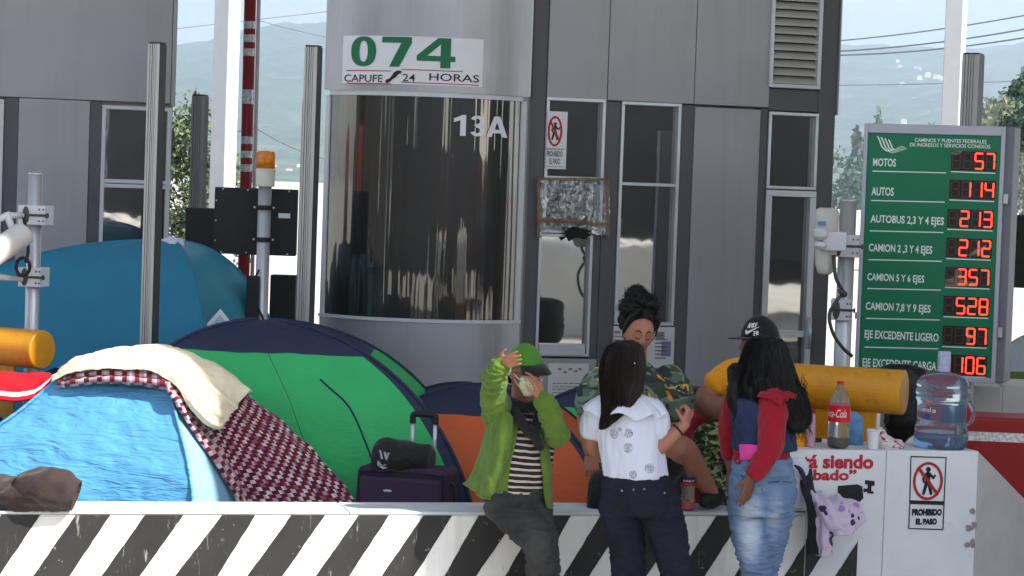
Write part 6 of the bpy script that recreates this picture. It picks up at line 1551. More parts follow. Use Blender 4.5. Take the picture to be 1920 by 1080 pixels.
for _ in range(560):
    px, py, dd, rx, rz = rnd.choice(((1197, 566, .05, .074, .058), (1180, 577, .04, .050, .044), (1216, 573, .05, .048, .044), (1193, 553, .06, .050, .038)))
    a, e = rnd.uniform(0, 6.28), rnd.uniform(-0.6, 1.5); dv = Vector((math.cos(a) * math.cos(e), math.sin(a) * math.cos(e), math.sin(e))); c = J(px, py, dd) + Vector((dv.x * rx, dv.y * 0.07, dv.z * rz))
    ph = rnd.uniform(0, 6.28); rr = rnd.uniform(0.004, 0.009); tl = dv.cross(Vector((rnd.gauss(0, 1), rnd.gauss(0, 1), rnd.gauss(0, 1)))).normalized(); bl = dv.cross(tl)
    mb.tube([c + tl * (0.0045 * i) + (dv * math.cos(ph + i * 0.9) + bl * math.sin(ph + i * 0.9)) * rr for i in range(11)], 0.0013, 3, caps=False)
for _ in range(160):
    az = rnd.uniform(-100, 100); h0 = hairline(az); pts = [hd2.ang(az * (1 - 0.5 * i / 8), h0 - 1 + (80 - h0) * i / 8, 0.010 + 0.02 * i / 8 + rnd.uniform(-0.001, 0.002)) for i in range(9)]; mb.tube(pts, 0.0016, 3, caps=False)
mb.build('curls', H_BLK, hair)

# ------------------------------------------------------------ woman in the white blouse, seen from behind
D3 = 11.62
J = lambda px, py, dd=0.0: P(px, py, D3 + dd)
p3 = person('person seen from behind in a white blouse with insect prints and dark jeans', gz(1205, 950, D3, 0))
F3 = Vector((0.52, 0.85, 0)).normalized(); S3 = Vector((0.85, -0.52, 0))
hd3 = Head(J(1176, 684), (0.62, 0.78, -0.10), 0.97)
mb = MB(); hd3.skull(mb); limb(mb, [J(1170, 715), J(1170, 765)], [.052, .06], 18, 5)
trunk(mb, [(J(1192, 940), .14, .11), (J(1184, 850), .14, .11), (J(1176, 790), .15, .11), (J(1172, 762), .13, .085)], S3, F3)
limb(mb, [J(1222, 778, -.02), J(1232, 838, -.06), J(1284, 795, -.04)], [.052, .042, .027]); hand(mb, J(1283, 797, -.04), (0.38, 0.05, 1), (-0.75, 0.6, 0.3), (-0.35, -0.9, 0.2), curl=(1.2, 1.25, 1.3, 1.3), size=0.9, thumb=1.1, spread=0.03)
limb(mb, [J(1122, 782, .05), J(1112, 835, .12), J(1150, 870, .22)], [.052, .042, .028]); hand(mb, J(1152, 872, .22), (0.7, 0.6, -0.1), (0, 0.4, 1), (0.3, 0.8, 0), curl=(0.5,) * 4, size=0.9)
fuse(mb, 'body', SK3, p3, 0.0045, 2)
mb = MB(); trunk(mb, [(J(1191, 893), .160, .135), (J(1189, 872), .160, .135), (J(1184, 835), .160, .128), (J(1178, 800), .165, .122), (J(1173, 770), .168, .105), (J(1171, 752), .12, .082), (J(1171, 742), .068, .066)], S3, F3)
limb(mb, [J(1214, 772, -.01), J(1226, 792, -.03), J(1229, 806, -.035)], [.078, .074, .068], 20, 6); limb(mb, [J(1128, 772, .04), J(1117, 790, .07), J(1114, 804, .08)], [.074, .07, .064], 20, 6)
fuse(mb, 'blouse', M_blouse, p3, 0.006, 3, 0.011, 9, (1.3, 1.3, 0.45), 8, 0.004)
def ruffle(mb, c, S, F, r0, r1, drop, waves, amp, n=110, k=9, gap=0.0, lift=None):
    g = []
    for i in range(k + 1):
        v = i / k; row = []
        for j in range(n + 1):
            th = 2 * math.pi * (gap + (1 - 2 * gap) * j / n); wv = amp * v * math.sin(waves * th + 1.3 * math.sin(2 * th))
            rr0, rr1 = r0, r1
            o = S * math.cos(th) * (r0[0] + (r1[0] - r0[0]) * v) + F * math.sin(th) * (r0[1] + (r1[1] - r0[1]) * v)
            row.append(c + o * (1 + wv * 2.0) - ZUP * (drop * v ** 1.6 - wv * 0.35) + ZUP * ((lift(th) if lift else 0) * (1 - v)))
        g.append(row)
    mb.grid(g)
mb = MB(); ruffle(mb, J(1172, 739, 0.0), S3, F3, (.075, .068), (.205, .160), .095, 8, 0.055); ruffle(mb, J(1172, 737, 0.0), S3, F3, (.07, .064), (.078, .07), .010, 12, 0.0, k=2); mb.build('ruffle_collar', M_ruf, p3, smooth=True, solid=0.003)
mb = MB(); trunk(mb, [(J(1200, 962), .165, .135), (J(1197, 930), .176, .15), (J(1193, 905), .166, .138), (J(1191, 886), .155, .13)], S3, F3)
limb(mb, [J(1164, 945, .02), J(1174, 1005, .02), J(1178, 1080, .0), J(1180, 1150, .02), J(1182, 1225, .04)], [.108, .092, .078, .062, .05], 22, 8); limb(mb, [J(1232, 942, -.02), J(1254, 1010, -.02), J(1266, 1075, -.03), J(1262, 1150, .0), J(1258, 1225, .02)], [.108, .092, .074, .060, .05], 22, 8)
fuse(mb, 'jeans', M_djean, p3, 0.006, 2, 0.007, 10, (0.7, 0.7, 1.6), 11, 0.007)
mb = MB(); shoe(mb, J(1182, 1225, .04), F3); shoe(mb, J(1258, 1225, .02), F3); fuse(mb, 'shoes', M_shoe, p3, 0.008, 2)
mb = MB()
for (px, py) in ((1166, 920), (1188, 918), (1208, 917), (1246, 924)): mb.ell(J(px, py, -.155 if px < 1240 else -.13), Vector((.005, 0, 0)), Vector((0, .02, 0)), Vector((0, 0, .005)), 10, 6)
mb.build('studs', M_alu, p3, smooth=True)
mb = MB(); wp = J(1271, 806, -.045); ax_ = (J(1284, 795, -.04) - J(1262, 814, -.05)).normalized(); b1 = ax_.cross(Vector((0, 1, 0))).normalized(); b2 = ax_.cross(b1)
mb.tube([wp + (b1 * math.cos(a) + b2 * math.sin(a)) * 0.032 for a in [i * 0.3142 for i in range(21)]], 0.005, 8); mb.build('bracelet', M_wrist, p3, smooth=True)
# long dark hair falling to the left
HR = [(J(1176, 640, .0), .045, .05), (J(1172, 652, -.01), .085, .085), (J(1168, 685, -.015), .106, .108), (J(1166, 715, -.03), .106, .10), (J(1163, 742, -.06), .092, .075), (J(1153, 768, -.10), .062, .045), (J(1139, 790, -.12), .032, .026), (J(1128, 806, -.12), .010, .010)]
hm = (len(HR) - 1) * 6; hc = spline([Vector(r[0]) for r in HR], hm); ha = fspline([r[1] for r in HR], hm); hb_ = fspline([r[2] for r in HR], hm)
def hair_guide(hc, ha, hb_, S, F, th0, th1):
    def gd(u, t_):
        x = min(max(t_, 0), 0.999) * (len(hc) - 1); i = int(x); f_ = x - i; c = hc[i].lerp(hc[i + 1], f_); a = ha[i] * (1 - f_) + ha[i + 1] * f_; b = hb_[i] * (1 - f_) + hb_[i + 1] * f_
        th = th0 + (th1 - th0) * u; o = S * a * math.cos(th) + F * b * math.sin(th); return c + o, o.normalized()
    return gd
mb = MB(); ringloft(mb, hc, [S3 * a for a in ha], [F3 * b for b in hb_], 36)
hair3 = fuse(mb, 'hair', H_BRN, p3, 0.006, 2, 0.007, 26, (1, 1, 0.12), 4, 0.004)
mb = MB(); strands(mb, hair_guide(hc, ha, hb_, S3, F3, math.pi * 0.85, math.pi * 2.15), 420, 0.0017, 11, kink=0.004, kf=1.5, spread=0.007)
mb.build('strands', H_BRN, hair3)
mb = MB(); mb.ell(J(1190, 681, -.122), Vector((.004, 0, 0)), Vector((0, .003, 0)), Vector((0, 0, .004)), 8, 6); mb.build('hair_pin', M_alu, hair3)

# ------------------------------------------------------------ seated man in the yellow shirt
D4 = 12.68
J = lambda px, py, dd=0.0: P(px, py, D4 + dd)
p4 = person('person in a yellow shirt and black flat brim cap sitting with folded arms', gz(1440, 940, D4, ZT))
F4 = Vector((-0.97, -0.24, 0)).normalized(); S4 = Vector((-0.24, 0.97, 0))
hd4 = Head(J(1424, 644), (-0.97, -0.22, -0.06), 1.0)
mb = MB(); hd4.skull(mb); limb(mb, [J(1432, 675), J(1440, 715)], [.062, .07], 18, 5)
trunk(mb, [(J(1450, 900), .17, .16), (J(1446, 800), .17, .17), (J(1440, 730), .17, .12), (J(1438, 712), .13, .10)], S4, F4)
limb(mb, [J(1384, 706, -.10), J(1326, 746, -.16), J(1342, 765, -.24), J(1395, 748, -.33)], [.072, .066, .060, .04], 20, 8); hand(mb, J(1397, 751, -.33), (0.9, -0.3, 0.2), (0.1, 0.7, -0.6), (0, 0, 1), curl=(0.5,) * 4)
limb(mb, [J(1400, 720, .2), J(1345, 770, .16), J(1385, 790, -.02)], [.07, .06, .04], 20, 8); hand(mb, J(1387, 790, -.03), (0.6, -0.8, 0), (0.3, 0.3, 0.8), (0, -0.3, 1), curl=(0.5,) * 4)
fuse(mb, 'body', skin_mat('skin bronze', C(134, 90, 72)), p4, 0.005, 2)
mb = MB(); trunk(mb, [(J(1452, 900), .21, .205), (J(1450, 840), .215, .215), (J(1446, 775), .215, .205), (J(1442, 725), .215, .165), (J(1436, 700), .15, .115), (J(1434, 688), .075, .08)], S4, F4)
limb(mb, [J(1398, 704, -.12), J(1370, 706, -.14), J(1348, 718, -.155)], [.092, .088, .078], 20, 6); limb(mb, [J(1410, 712, .2), J(1380, 740, .2)], [.09, .08], 20, 6)
sh4 = fuse(mb, 'yellow_shirt', M_yelT, p4, 0.0065, 3, 0.012, 8, (1, 1, 0.7), 6, 0.005)
mb = MB(); fr = Fr(J(1370, 716, -.255), R(-5)); kk3 = D4 / FPX
for z0 in (6, -4, -14): ring2d(0.0, z0 * kk3, 6 * kk3, 4.6 * kk3, 2.4 * kk3, fr, 0, mb, 0, 16)
mb.build('chest_print', M_white_vinyl, sh4)
mb = MB(); trunk(mb, [(J(1470, 946, .02), .19, .19), (J(1468, 900), .2, .2), (J(1460, 850), .19, .19)], S4, F4)
limb(mb, [J(1450, 880, -.1), J(1395, 850, -.18), J(1335, 820, -.22), J(1322, 870, -.18), J(1345, 925, -.10), J(1352, 960, -.06)], [.115, .115, .092, .085, .085, .07], 22, 8); limb(mb, [J(1455, 880, .12), J(1400, 850, .1), J(1345, 845, .05), J(1362, 900, .05), J(1370, 955, .05)], [.115, .11, .09, .08, .07], 22, 8)
fuse(mb, 'camouflage_trousers', M_camoP, p4, 0.007, 3, 0.014, 9, (1, 1, 1), 3, 0.008)
mb = MB(); cap_dome(mb, hd4, lambda az: 16 - 8 * (1 - math.cos(R(az))), 0.012, 44, 14, 0.022); cp = mb.build('cap', M_capblk, p4, smooth=True, solid=0.004)
mb = MB(); brim(mb, hd4, 17, 0.075, 62, 0.002, 0.014, 0.002); mb.build('brim', M_capblk, cp, smooth=True, solid=0.005)
mb = MB()
def cpt(u, v):   # logo patch on the near side of the cap
    az, el = -(22 + u * 52), 22 + v * 34; e0 = 16 - 8 * (1 - math.cos(R(az))); return hd4.ang(az, el, 0.012 + 0.022 * (el - e0) / (89.5 - e0) + 0.0055)
up_ = [(0.0, 0.40), (0.10, 0.36), (0.2, 0.30), (0.35, 0.36), (0.6, 0.48), (1.0, 0.66)]; dn_ = [(0.02, 0.2), (0.10, 0.08), (0.2, 0.08), (0.35, 0.18), (0.6, 0.38), (1.0, 0.64)]
for k_ in range(5): mb.poly([cpt(*dn_[k_]), cpt(*dn_[k_ + 1]), cpt(*up_[k_ + 1]), cpt(*up_[k_])])
def cq(x0, y0, x1, y1, w_):
    dx, dy = x1 - x0, y1 - y0; l_ = math.hypot(dx, dy); nx, ny = -dy / l_ * w_, dx / l_ * w_; mb.poly([cpt(x0 - nx, y0 - ny), cpt(x1 - nx, y1 - ny), cpt(x1 + nx, y1 + ny), cpt(x0 + nx, y0 + ny)])
for a in ((0.12, 0.5, 0.18, 0.9), (0.18, 0.9, 0.26, 0.52), (0.26, 0.52, 0.32, 0.92), (0.40, 0.54, 0.44, 0.92), (0.5, 0.54, 0.53, 0.92), (0.52, 0.72, 0.64, 0.92), (0.52, 0.72, 0.64, 0.58), (0.70, 0.6, 0.73, 0.92), (0.72, 0.9, 0.86, 0.9), (0.71, 0.75, 0.82, 0.75), (0.62, 0.28, 0.74, 0.30), (0.62, 0.16, 0.74, 0.18), (0.62, 0.04, 0.72, 0.04), (0.80, 0.05, 0.82, 0.32), (0.82, 0.30, 0.93, 0.25), (0.81, 0.18, 0.93, 0.2), (0.80, 0.06, 0.93, 0.1)): cq(*a, 0.035)
mb.build('logo', M_white_vinyl, cp)
mb = MB(); hd4.patch(mb, -150, -75, -35, 12, 0.008, 24, 10); mb.build('hair', H_BLK, p4, smooth=True, solid=0.01)
mb = MB(); hd4.patch(mb, -70, 70, -75, -38, 0.004, 24, 10); mb.build('beard', H_BLK, p4, smooth=True, solid=0.008)
mb = MB()
for q in (-1, 1): hd4.line(mb, [(q * 8, 11), (q * 21, 15), (q * 36, 11)], 0.004, 0.0016); hd4.line(mb, [(q * 10, -1), (q * 21, -3), (q * 32, -1)], 0.003, 0.002)
mb.build('eyebrows', M_brow, p4, smooth=True)

# ------------------------------------------------------------ woman with long black curls, seen from behind
D5 = 11.80
m, t = newmat('washed blue denim worn thighs', 0.8, spec=0.2); vo_ = t.obj(); sx_ = t.n('ShaderNodeSeparateXYZ'); t.l(vo_, sx_.inputs[0]); o5 = gz(1430, 950, D5, 0)
def fade(px, py, rx, rz):
    q_ = P(px, py, D5) - o5; a_ = t.math('POWER', t.math('DIVIDE', t.math('SUBTRACT', sx_.outputs[0], q_.x), rx), 2.0); b_ = t.math('POWER', t.math('DIVIDE', t.math('SUBTRACT', sx_.outputs[2], q_.z), rz), 2.0); return t.math('MAXIMUM', t.math('SUBTRACT', 1.0, t.math('ADD', a_, b_)), 0.0)
fd_ = t.math('ADD', fade(1402, 985, 0.075, 0.24), t.math('MULTIPLY', fade(1448, 960, 0.05, 0.16), 0.5)); nz_ = t.noise(t.obj(1, 1, 2.4), 7, 5, 0.65, 0.4)
f5_ = t.math('ADD', t.math('MULTIPLY', nz_, 0.34), t.math('MULTIPLY', t.math('ADD', fd_, 0.62), 0.36)); wv_ = t.noise(t.obj(), 320, 2)
t.col(t.mix(t.math('MULTIPLY', wv_, 0.2), t.ramp(f5_, [(0.3, C(76, 106, 146)), (0.5, C(116, 142, 176)), (0.82, C(200, 208, 220))]), C(150, 166, 190)))
t.bump(t.math('ADD', t.noise(t.obj(0.6, 0.6, 2.6), 12, 4, 0.6, 0.5), t.math('MULTIPLY', wv_, 0.08)), 0.9, 0.018); M_ljean = m
J = lambda px, py, dd=0.0: P(px, py, D5 + dd)
p5 = person('person with long black curls in a denim vest and washed jeans', gz(1430, 950, D5, 0))
F5 = Vector((-0.80, 0.60, 0)).normalized(); S5 = Vector((0.60, 0.80, 0))
hd5 = Head(J(1432, 684), (-0.75, 0.64, -0.08), 0.97)
mb = MB(); hd5.skull(mb); limb(mb, [J(1430, 715), J(1430, 760)], [.05, .06], 18, 5)
trunk(mb, [(J(1428, 930), .14, .11), (J(1428, 840), .13, .10), (J(1428, 780), .15, .10), (J(1428, 752), .13, .08)], S5, F5)
limb(mb, [J(1448, 768, -.13), J(1444, 835, -.20), J(1410, 890, -.20)], [.052, .044, .028]); hand(mb, J(1407, 893, -.20), (-0.18, -0.05, -1), (-0.6, 0.75, 0.1), (-0.7, -0.6, 0), curl=(0.18, 0.15, 0.18, 0.25), size=0.98, thumb=0.25, spread=0.06)
limb(mb, [J(1386, 765, .1), J(1366, 820, .12), J(1372, 880, .08)], [.05, .042, .028]); hand(mb, J(1372, 884, .08), (-0.05, 0, -1), (0.6, -0.5, 0), (0.3, 0.8, 0), curl=(0.3,) * 4, size=0.95)
fuse(mb, 'body', SK4, p5, 0.0045, 2)
mb = MB(); trunk(mb, [(J(1428, 868), .150, .125), (J(1428, 840), .150, .12), (J(1428, 800), .15, .118)], S5, F5)
limb(mb, [J(1446, 750, -.13), J(1448, 790, -.18), J(1444, 838, -.205), J(1429, 866, -.208), J(1419, 882, -.205)], [.072, .069, .061, .054, .048], 22, 7); limb(mb, [J(1386, 755, .1), J(1372, 800, .12), J(1370, 850, .1)], [.075, .068, .052], 20, 6)
fuse(mb, 'red_top', M_red, p5, 0.0065, 2, 0.010, 11, (1, 1, 0.8), 4, 0.005)
mb = MB(); trunk(mb, [(J(1432, 842), .164, .152), (J(1432, 812), .160, .150), (J(1431, 775), .168, .146), (J(1429, 748), .165, .120), (J(1427, 732), .12, .08), (J(1428, 722), .075, .07)], S5, F5)
fuse(mb, 'denim_vest', M_vest, p5, 0.0065, 2, 0.008, 9, (1, 1, 0.8), 8, 0.004)
mb = MB()   # frilled shoulder of the red top
for (c, dd) in ((J(1446, 742, -.13), 0),):
    g = []
    for i in range(8):
        v = i / 7; row = []
        for j in range(41):
            u = j / 40 * 2 - 1; row.append(c + S5 * (u * 0.09 - 0.012) + F5 * (-0.10 * v * (1 - u * u * 0.3) + 0.02) + ZUP * (0.035 * (1 - u * u) - 0.03 * v * v + 0.012 * v * math.sin(u * 16)) + Vector((0.045 * v, 0, 0)))
        g.append(row)
    mb.grid(g)
mb.build('shoulder_frill', M_red, p5, smooth=True, solid=0.004)
mb = MB(); mb.grid(sheet([[J(1386, 833, -.10), J(1402, 833, -.145), J(1421, 835, -.17)], [J(1387, 847, -.11), J(1403, 847, -.155), J(1421, 848, -.18)], [J(1389, 862, -.11), J(1405, 862, -.155), J(1421, 862, -.175)]], 20, 14, 0.006, 20, 3)); mb.build('pink_hem', M_pink, p5, smooth=True, solid=0.006)
mb = MB(); trunk(mb, [(J(1428, 962), .155, .140), (J(1430, 925), .166, .156), (J(1430, 890), .158, .145), (J(1429, 858), .146, .130)], S5, F5)
limb(mb, [J(1404, 950, .02), J(1408, 1005, -.02), J(1416, 1060, -.03), J(1424, 1130, .0), J(1432, 1225, .02)], [.105, .092, .075, .062, .05], 22, 8); limb(mb, [J(1452, 948, .0), J(1442, 1010, .03), J(1432, 1070, .08), J(1436, 1150, .1), J(1444, 1225, .1)], [.102, .088, .07, .06, .05], 22, 8)
fuse(mb, 'jeans', M_ljean, p5, 0.006, 2, 0.005, 9, (0.6, 0.6, 2.6), 3, 0.009)
mb = MB()
for pts in ([J(1440, 905, -.175), J(1462, 903, -.17), J(1486, 905, -.12)], [J(1388, 885, -.10), J(1396, 905, -.15), J(1398, 930, -.16)]): mb.tube(spline(pts, 12), 0.0025, 6)
mb.build('pocket_seam', M_vest, p5, smooth=True)
mb = MB(); mb.ell(J(1432, 918, -.168), Vector((.006, 0, 0)), Vector((0, .02, 0)), Vector((0, 0, .006)), 10, 6); mb.ell(J(1464, 902, -.165), Vector((.005, 0, 0)), Vector((0, .02, 0)), Vector((0, 0, .005)), 10, 6); mb.build('rivets', M_alu, p5, smooth=True)
mb = MB(); shoe(mb, J(1432, 1225, .02), F5); shoe(mb, J(1444, 1225, .1), F5); fuse(mb, 'shoes', M_shoe, p5, 0.008, 2)
mb = MB(); wp = J(1409, 892, -.20); ax_ = (J(1420, 880, -.2) - J(1402, 900, -.2)).normalized(); b1 = ax_.cross(Vector((0, 1, 0))).normalized(); b2 = ax_.cross(b1)
mb.tube([wp + (b1 * math.cos(a) + b2 * math.sin(a)) * 0.033 for a in [i * 0.3142 for i in range(21)]], 0.005, 8); mb.build('wristband', M_wrist, p5, smooth=True)
HR = [(J(1424, 632, .0), .045, .05), (J(1424, 644, -.0), .10, .095), (J(1436, 680, -.01), .120, .118), (J(1436, 715, -.02), .155, .135), (J(1446, 745, -.05), .168, .125), (J(1464, 770, -.08), .135, .095), (J(1484, 790, -.10), .085, .065), (J(1494, 808, -.10), .03, .03)]
HR[0] = (J(1438, 632, .0), .04, .05); HR[1] = (J(1437, 644, 0), .085, .095)
hm = (len(HR) - 1) * 6; hc = spline([Vector(r[0]) for r in HR], hm); ha = fspline([r[1] for r in HR], hm); hb_ = fspline([r[2] for r in HR], hm)
X5, Y5 = Vector((1, 0, 0)), Vector((0, 1, 0))
mb = MB(); ringloft(mb, hc, [X5 * a for a in ha], [Y5 * b for b in hb_], 36)
limb(mb, [J(1384, 700, -.03), J(1384, 750, -.06), J(1390, 790, -.09)], [.05, .045, .015], 14, 6)
hair5 = fuse(mb, 'hair', H_BLK, p5, 0.006, 1, 0.014, 17, (1, 1, 0.4), 4, 0.008)
mb = MB(); strands(mb, hair_guide(hc, ha, hb_, X5, Y5, math.pi * 0.9, math.pi * 2.1), 520, 0.0020, 21, kink=0.010, kf=5, spread=0.014, k=26)
rnd = random.Random(9)
for _ in range(150):
    x0 = rnd.uniform(1440, 1512); y0 = rnd.uniform(700, 770); ph = rnd.uniform(0, 6); mb.tube([J(x0 + (i * 0.55) * (x0 - 1440) / 70 + 2.4 * math.sin(ph + i * 0.8), y0 + i * 3.0, -.10 + 0.006 * math.cos(ph + i * 0.8) + rnd.uniform(-.004, .004)) for i in range(22)], 0.0016, 3, caps=False)
for _ in range(60):
    x0 = rnd.uniform(1372, 1392); y0 = rnd.uniform(680, 730); ph = rnd.uniform(0, 6); mb.tube([J(x0 + 2.2 * math.sin(ph + i * 0.8) + i * 0.15, y0 + i * 3.0, -.085 + 0.006 * math.cos(ph + i * 0.8)) for i in range(22)], 0.0016, 3, caps=False)
mb.build('curls', H_BLK, hair5)
# ================================================================== red road barrier, white block, things at the right edge
rbq = thing('plastic_barrier', 'red plastic road barrier with a white reflective stripe behind the end block', 'barrier', P(1880, 880, 13.9))
q = P(1800, 780, 13.9); RB = Fr((q.x, q.y, 0), R(-4)); zt_ = RB.hz(1880, 784); xl_ = RB.hx(1730, 800)
mb = MB(); mb.prism(RB, [(xl_, 0.15), (xl_ + 2.4, 0.15), (xl_ + 2.4, zt_), (xl_ + 0.30, zt_), (xl_ + 0.24, zt_ + 0.10), (xl_ + 0.08, zt_ + 0.13), (xl_, zt_)], 0.0, 0.4)
mb.build('shell', mat('barrier red plastic', C(148, 26, 22), rough=0.5, var=0.1, scale=4, bump=0.05), rbq, bevel=0.02)
mb = MB(); mb.box(RB, xl_ + 0.03, xl_ + 2.38, -0.004, 0.01, RB.hz(1870, 828), RB.hz(1870, 811)); mb.build('reflective_band', M_reflect, rbq)
wb = thing('concrete_block', 'plain white concrete block under the price board at the right edge', 'concrete block', P(1870, 780, 14.9))
q = P(1780, 780, 14.9); WB = Fr((q.x, q.y, 0), R(-6)); mb = MB(); mb.box(WB, WB.hx(1760, 760), WB.hx(1878, 760), 0, 0.6, 0.15, WB.hz(1850, 724)); mb.box(WB, WB.hx(1878, 760) + 0.003, WB.hx(1878, 760) + 1.2, 0.05, 0.6, 0.15, WB.hz(1850, 721)); mb.build('body', mat('white block paint', C(206, 206, 202), rough=0.75, var=0.06, scale=4), wb, bevel=0.01)
gt_ = thing('dome_tent', 'sliver of an olive green tent with grey top at the right frame edge', 'tent', P(1930, 800, 16.5))
std = [gz(1790, 900, 16.4), gz(2100, 900, 16.2), gz(2100, 900, 17.4), gz(1800, 900, 17.4)]
bpy.data.objects.remove(gt_)
std_dome('dome_tent', 'olive green tent with a pale grey top at the right frame edge', P(1965, 625, 16.8), std, 0.15, lambda i, v, u: 1 if v < 0.42 else 0, [fabric('tent olive', C(84, 110, 48)), fabric('tent grey', C(168, 176, 184))], n=2.2, sag=0.02, seed=31)

# ================================================================== notices, sign and taped sheet on the booth
sp_ = thing('warning_sign', 'no entry plate with red ring stuck on the booth window', 'sign', BF.p(BF.hx(1040, 260), -0.03, BF.hz(1040, 317)))
x0, x1, z0, z1 = BF.rect(1022, 209, 1060, 317); YS = -0.034
mb = MB(); mb.box(BF, x0, x1, YS, -0.027, z0, z1); mb.build('plate', mat('plate white', C(206, 208, 210), rough=0.5, var=0.03), sp_, bevel=0.002)
mb = MB(); cx0, cz0 = BF.hit(1040.5, 246, YS); k = 16.0 / FPX
man(cx0, cz0, 0.062, BF, YS - 0.001, mb, 0); ring2d(cx0, cz0, 14.5 * k, 28.5 * k, 4.2 * k, BF, YS - 0.0015, mb, 1); capsule2d(BF, cx0 - 9.5 * k, cz0 + 19 * k, cx0 + 9.5 * k, cz0 - 19 * k, 2 * k, 2 * k, YS - 0.002, mb, 1, 4)
text_fit(mb, 'PROHIBIDO', pix_fn(BF, 1025, 283, 1055, 294, YS - 0.001), 0, bold=0.02); text_fit(mb, 'EL PASO', pix_fn(BF, 1030, 297, 1050, 308, YS - 0.001), 0, bold=0.02)
for (ya, yb) in ((278.5, 279.5), (280.5, 281.2), (312, 312.8)):
    fn = pix_fn(BF, 1023, ya, 1058, yb, YS - 0.001); mb.poly([fn(0, 0), fn(1, 0), fn(1, 1), fn(0, 1)], 0)
mb.build('print', [M_ink, M_red_ink], sp_)
m, t = newmat('crinkled clear film', 0.12, spec=0.6); out = t.t.nodes['Material Output']; tr = t.n('ShaderNodeBsdfTransparent'); gl = t.n('ShaderNodeBsdfGlossy'); gl.inputs['Roughness'].default_value = 0.08; gl.inputs['Color'].default_value = (0.85, 0.87, 0.9, 1); df = t.n('ShaderNodeBsdfDiffuse'); df.inputs[0].default_value = C(150, 150, 150)
m1, m2 = t.n('ShaderNodeMixShader'), t.n('ShaderNodeMixShader'); cr_n = t.ramp(t.noise(t.obj(1, 1, 0.7, (0, 0.5, 0)), 11, 5, 0.6, 1.5), [(0.4, (0.15, 0.15, 0.15, 1)), (0.62, (0.6, 0.6, 0.6, 1))])
t.l(cr_n, m1.inputs[0]); t.l(tr.outputs[0], m1.inputs[1]); t.l(gl.outputs[0], m1.inputs[2]); m2.inputs[0].default_value = 0.07; t.l(m1.outputs[0], m2.inputs[1]); t.l(df.outputs[0], m2.inputs[2]); t.l(m2.outputs[0], out.inputs[0])
bpn = t.n('ShaderNodeBump'); bpn.inputs['Strength'].default_value = 1.0; bpn.inputs['Distance'].default_value = 0.10; t.l(t.noise(t.obj(1.2, 1, 0.5, (0, 0.5, 0)), 13, 3, 0.5, 1.0), bpn.inputs['Height']); t.l(bpn.outputs[0], gl.inputs['Normal'])
fs_ = thing('plastic_sheet', 'crinkled clear plastic sheet taped over the booth service window', 'plastic sheet', BF.p(BF.hx(1075, 400), -0.05, BF.hz(1075, 450)))
def BP(px, py, y=-0.045): xx, zz = BF.hit(px, py, y); return BF.p(xx, y, zz)
mb = MB(); mb.grid(sheet([[BP(1010, 336), BP(1050, 335, -.055), BP(1095, 336, -.05), BP(1140, 338)], [BP(1010, 380), BP(1050, 382, -.065), BP(1095, 384, -.06), BP(1142, 382)], [BP(1011, 415), BP(1050, 418, -.055), BP(1095, 420, -.055), BP(1142, 420)], [BP(1008, 447, -.05), BP(1042, 432, -.06), BP(1090, 436, -.06), BP(1138, 444, -.05)]], 60, 44, 0.008, 9, 5, fine=0.016)); mb.build('film', m, fs_, smooth=True)
M_tape = mat('brown packing tape', C(118, 90, 66), rough=0.35, var=0.25, scale=30)
mb = MB()
for a, b_, w_ in (((1008, 335), (1142, 337), 5), ((1010, 332), (1010, 446), 5), ((1139, 334), (1141, 446), 5), ((1008, 410), (1142, 422), 6), ((1008, 414), (1100, 418), 4)):
    n = 14; L = []
    for i in range(n + 1):
        u = i / n; px, py = a[0] + (b_[0] - a[0]) * u, a[1] + (b_[1] - a[1]) * u; jx = random.uniform(-1, 1)
        hz_ = abs(b_[0] - a[0]) > abs(b_[1] - a[1]); L.append((BP(px + (0 if hz_ else -w_ / 2 + jx), py + (-w_ / 2 + jx if hz_ else 0), -0.068 - 0.004 * (a[1] > 400)), BP(px + (0 if hz_ else w_ / 2 + jx), py + (w_ / 2 + jx if hz_ else 0), -0.068 - 0.004 * (a[1] > 400))))
    mb.grid([[p[0] for p in L], [p[1] for p in L]])
mb.build('tape', M_tape, fs_, smooth=True)
dc = thing('black_cloth', 'dark ragged cloth tucked under the taped plastic sheet', 'cloth', BP(1075, 440, -0.06))
mb = MB(); mb.grid(sheet([[BP(1058, 428, -.06), BP(1080, 426, -.08), BP(1106, 432, -.06)], [BP(1060, 440, -.06), BP(1082, 438, -.09), BP(1108, 440, -.06)], [BP(1066, 452, -.05), BP(1078, 446, -.06), BP(1098, 447, -.05)]], 26, 18, 0.008, 22, 8, fine=0.006)); mb.build('fabric', M_blk, dc, smooth=True, solid=0.005)
M_paper = mat('notice paper', C(196, 194, 194), rough=0.7, var=0.03)
M_ptxt = mat('notice grey print', C(120, 118, 124), rough=0.7, var=0.2, scale=40)
def notice(px0, py0, px1, py1, label, body, mats_):
    x0, x1, z0, z1 = BF.rect(px0, py0, px1, py1); rt = thing('paper_notice', label, 'notice', BF.p(x0, -0.02, z0))
    mb = MB(); mb.box(BF, x0, x1, -0.021, -0.017, z0, z1); mb.build('sheet', M_paper, rt); mb = MB()
    for (a, b_, c, d, mi) in body:
        fn = pix_fn(BF, a, b_, c, d, -0.0225); mb.poly([fn(0, 0), fn(1, 0), fn(1, 1), fn(0, 1)], mi)
    mb.build('print', mats_, rt)
body = []
for y in (718, 724, 729, 735):
    x = 1036
    while x < 1092:
        w_ = random.uniform(4, 11); body.append((x, y, min(x + w_, 1094), y + 2, 0)); x += w_ + 2
for (x, y) in ((1046, 690), (1056, 696), (1066, 690), (1076, 694), (1084, 690)): body.append((x, y, x + 7, y + 4, 1))
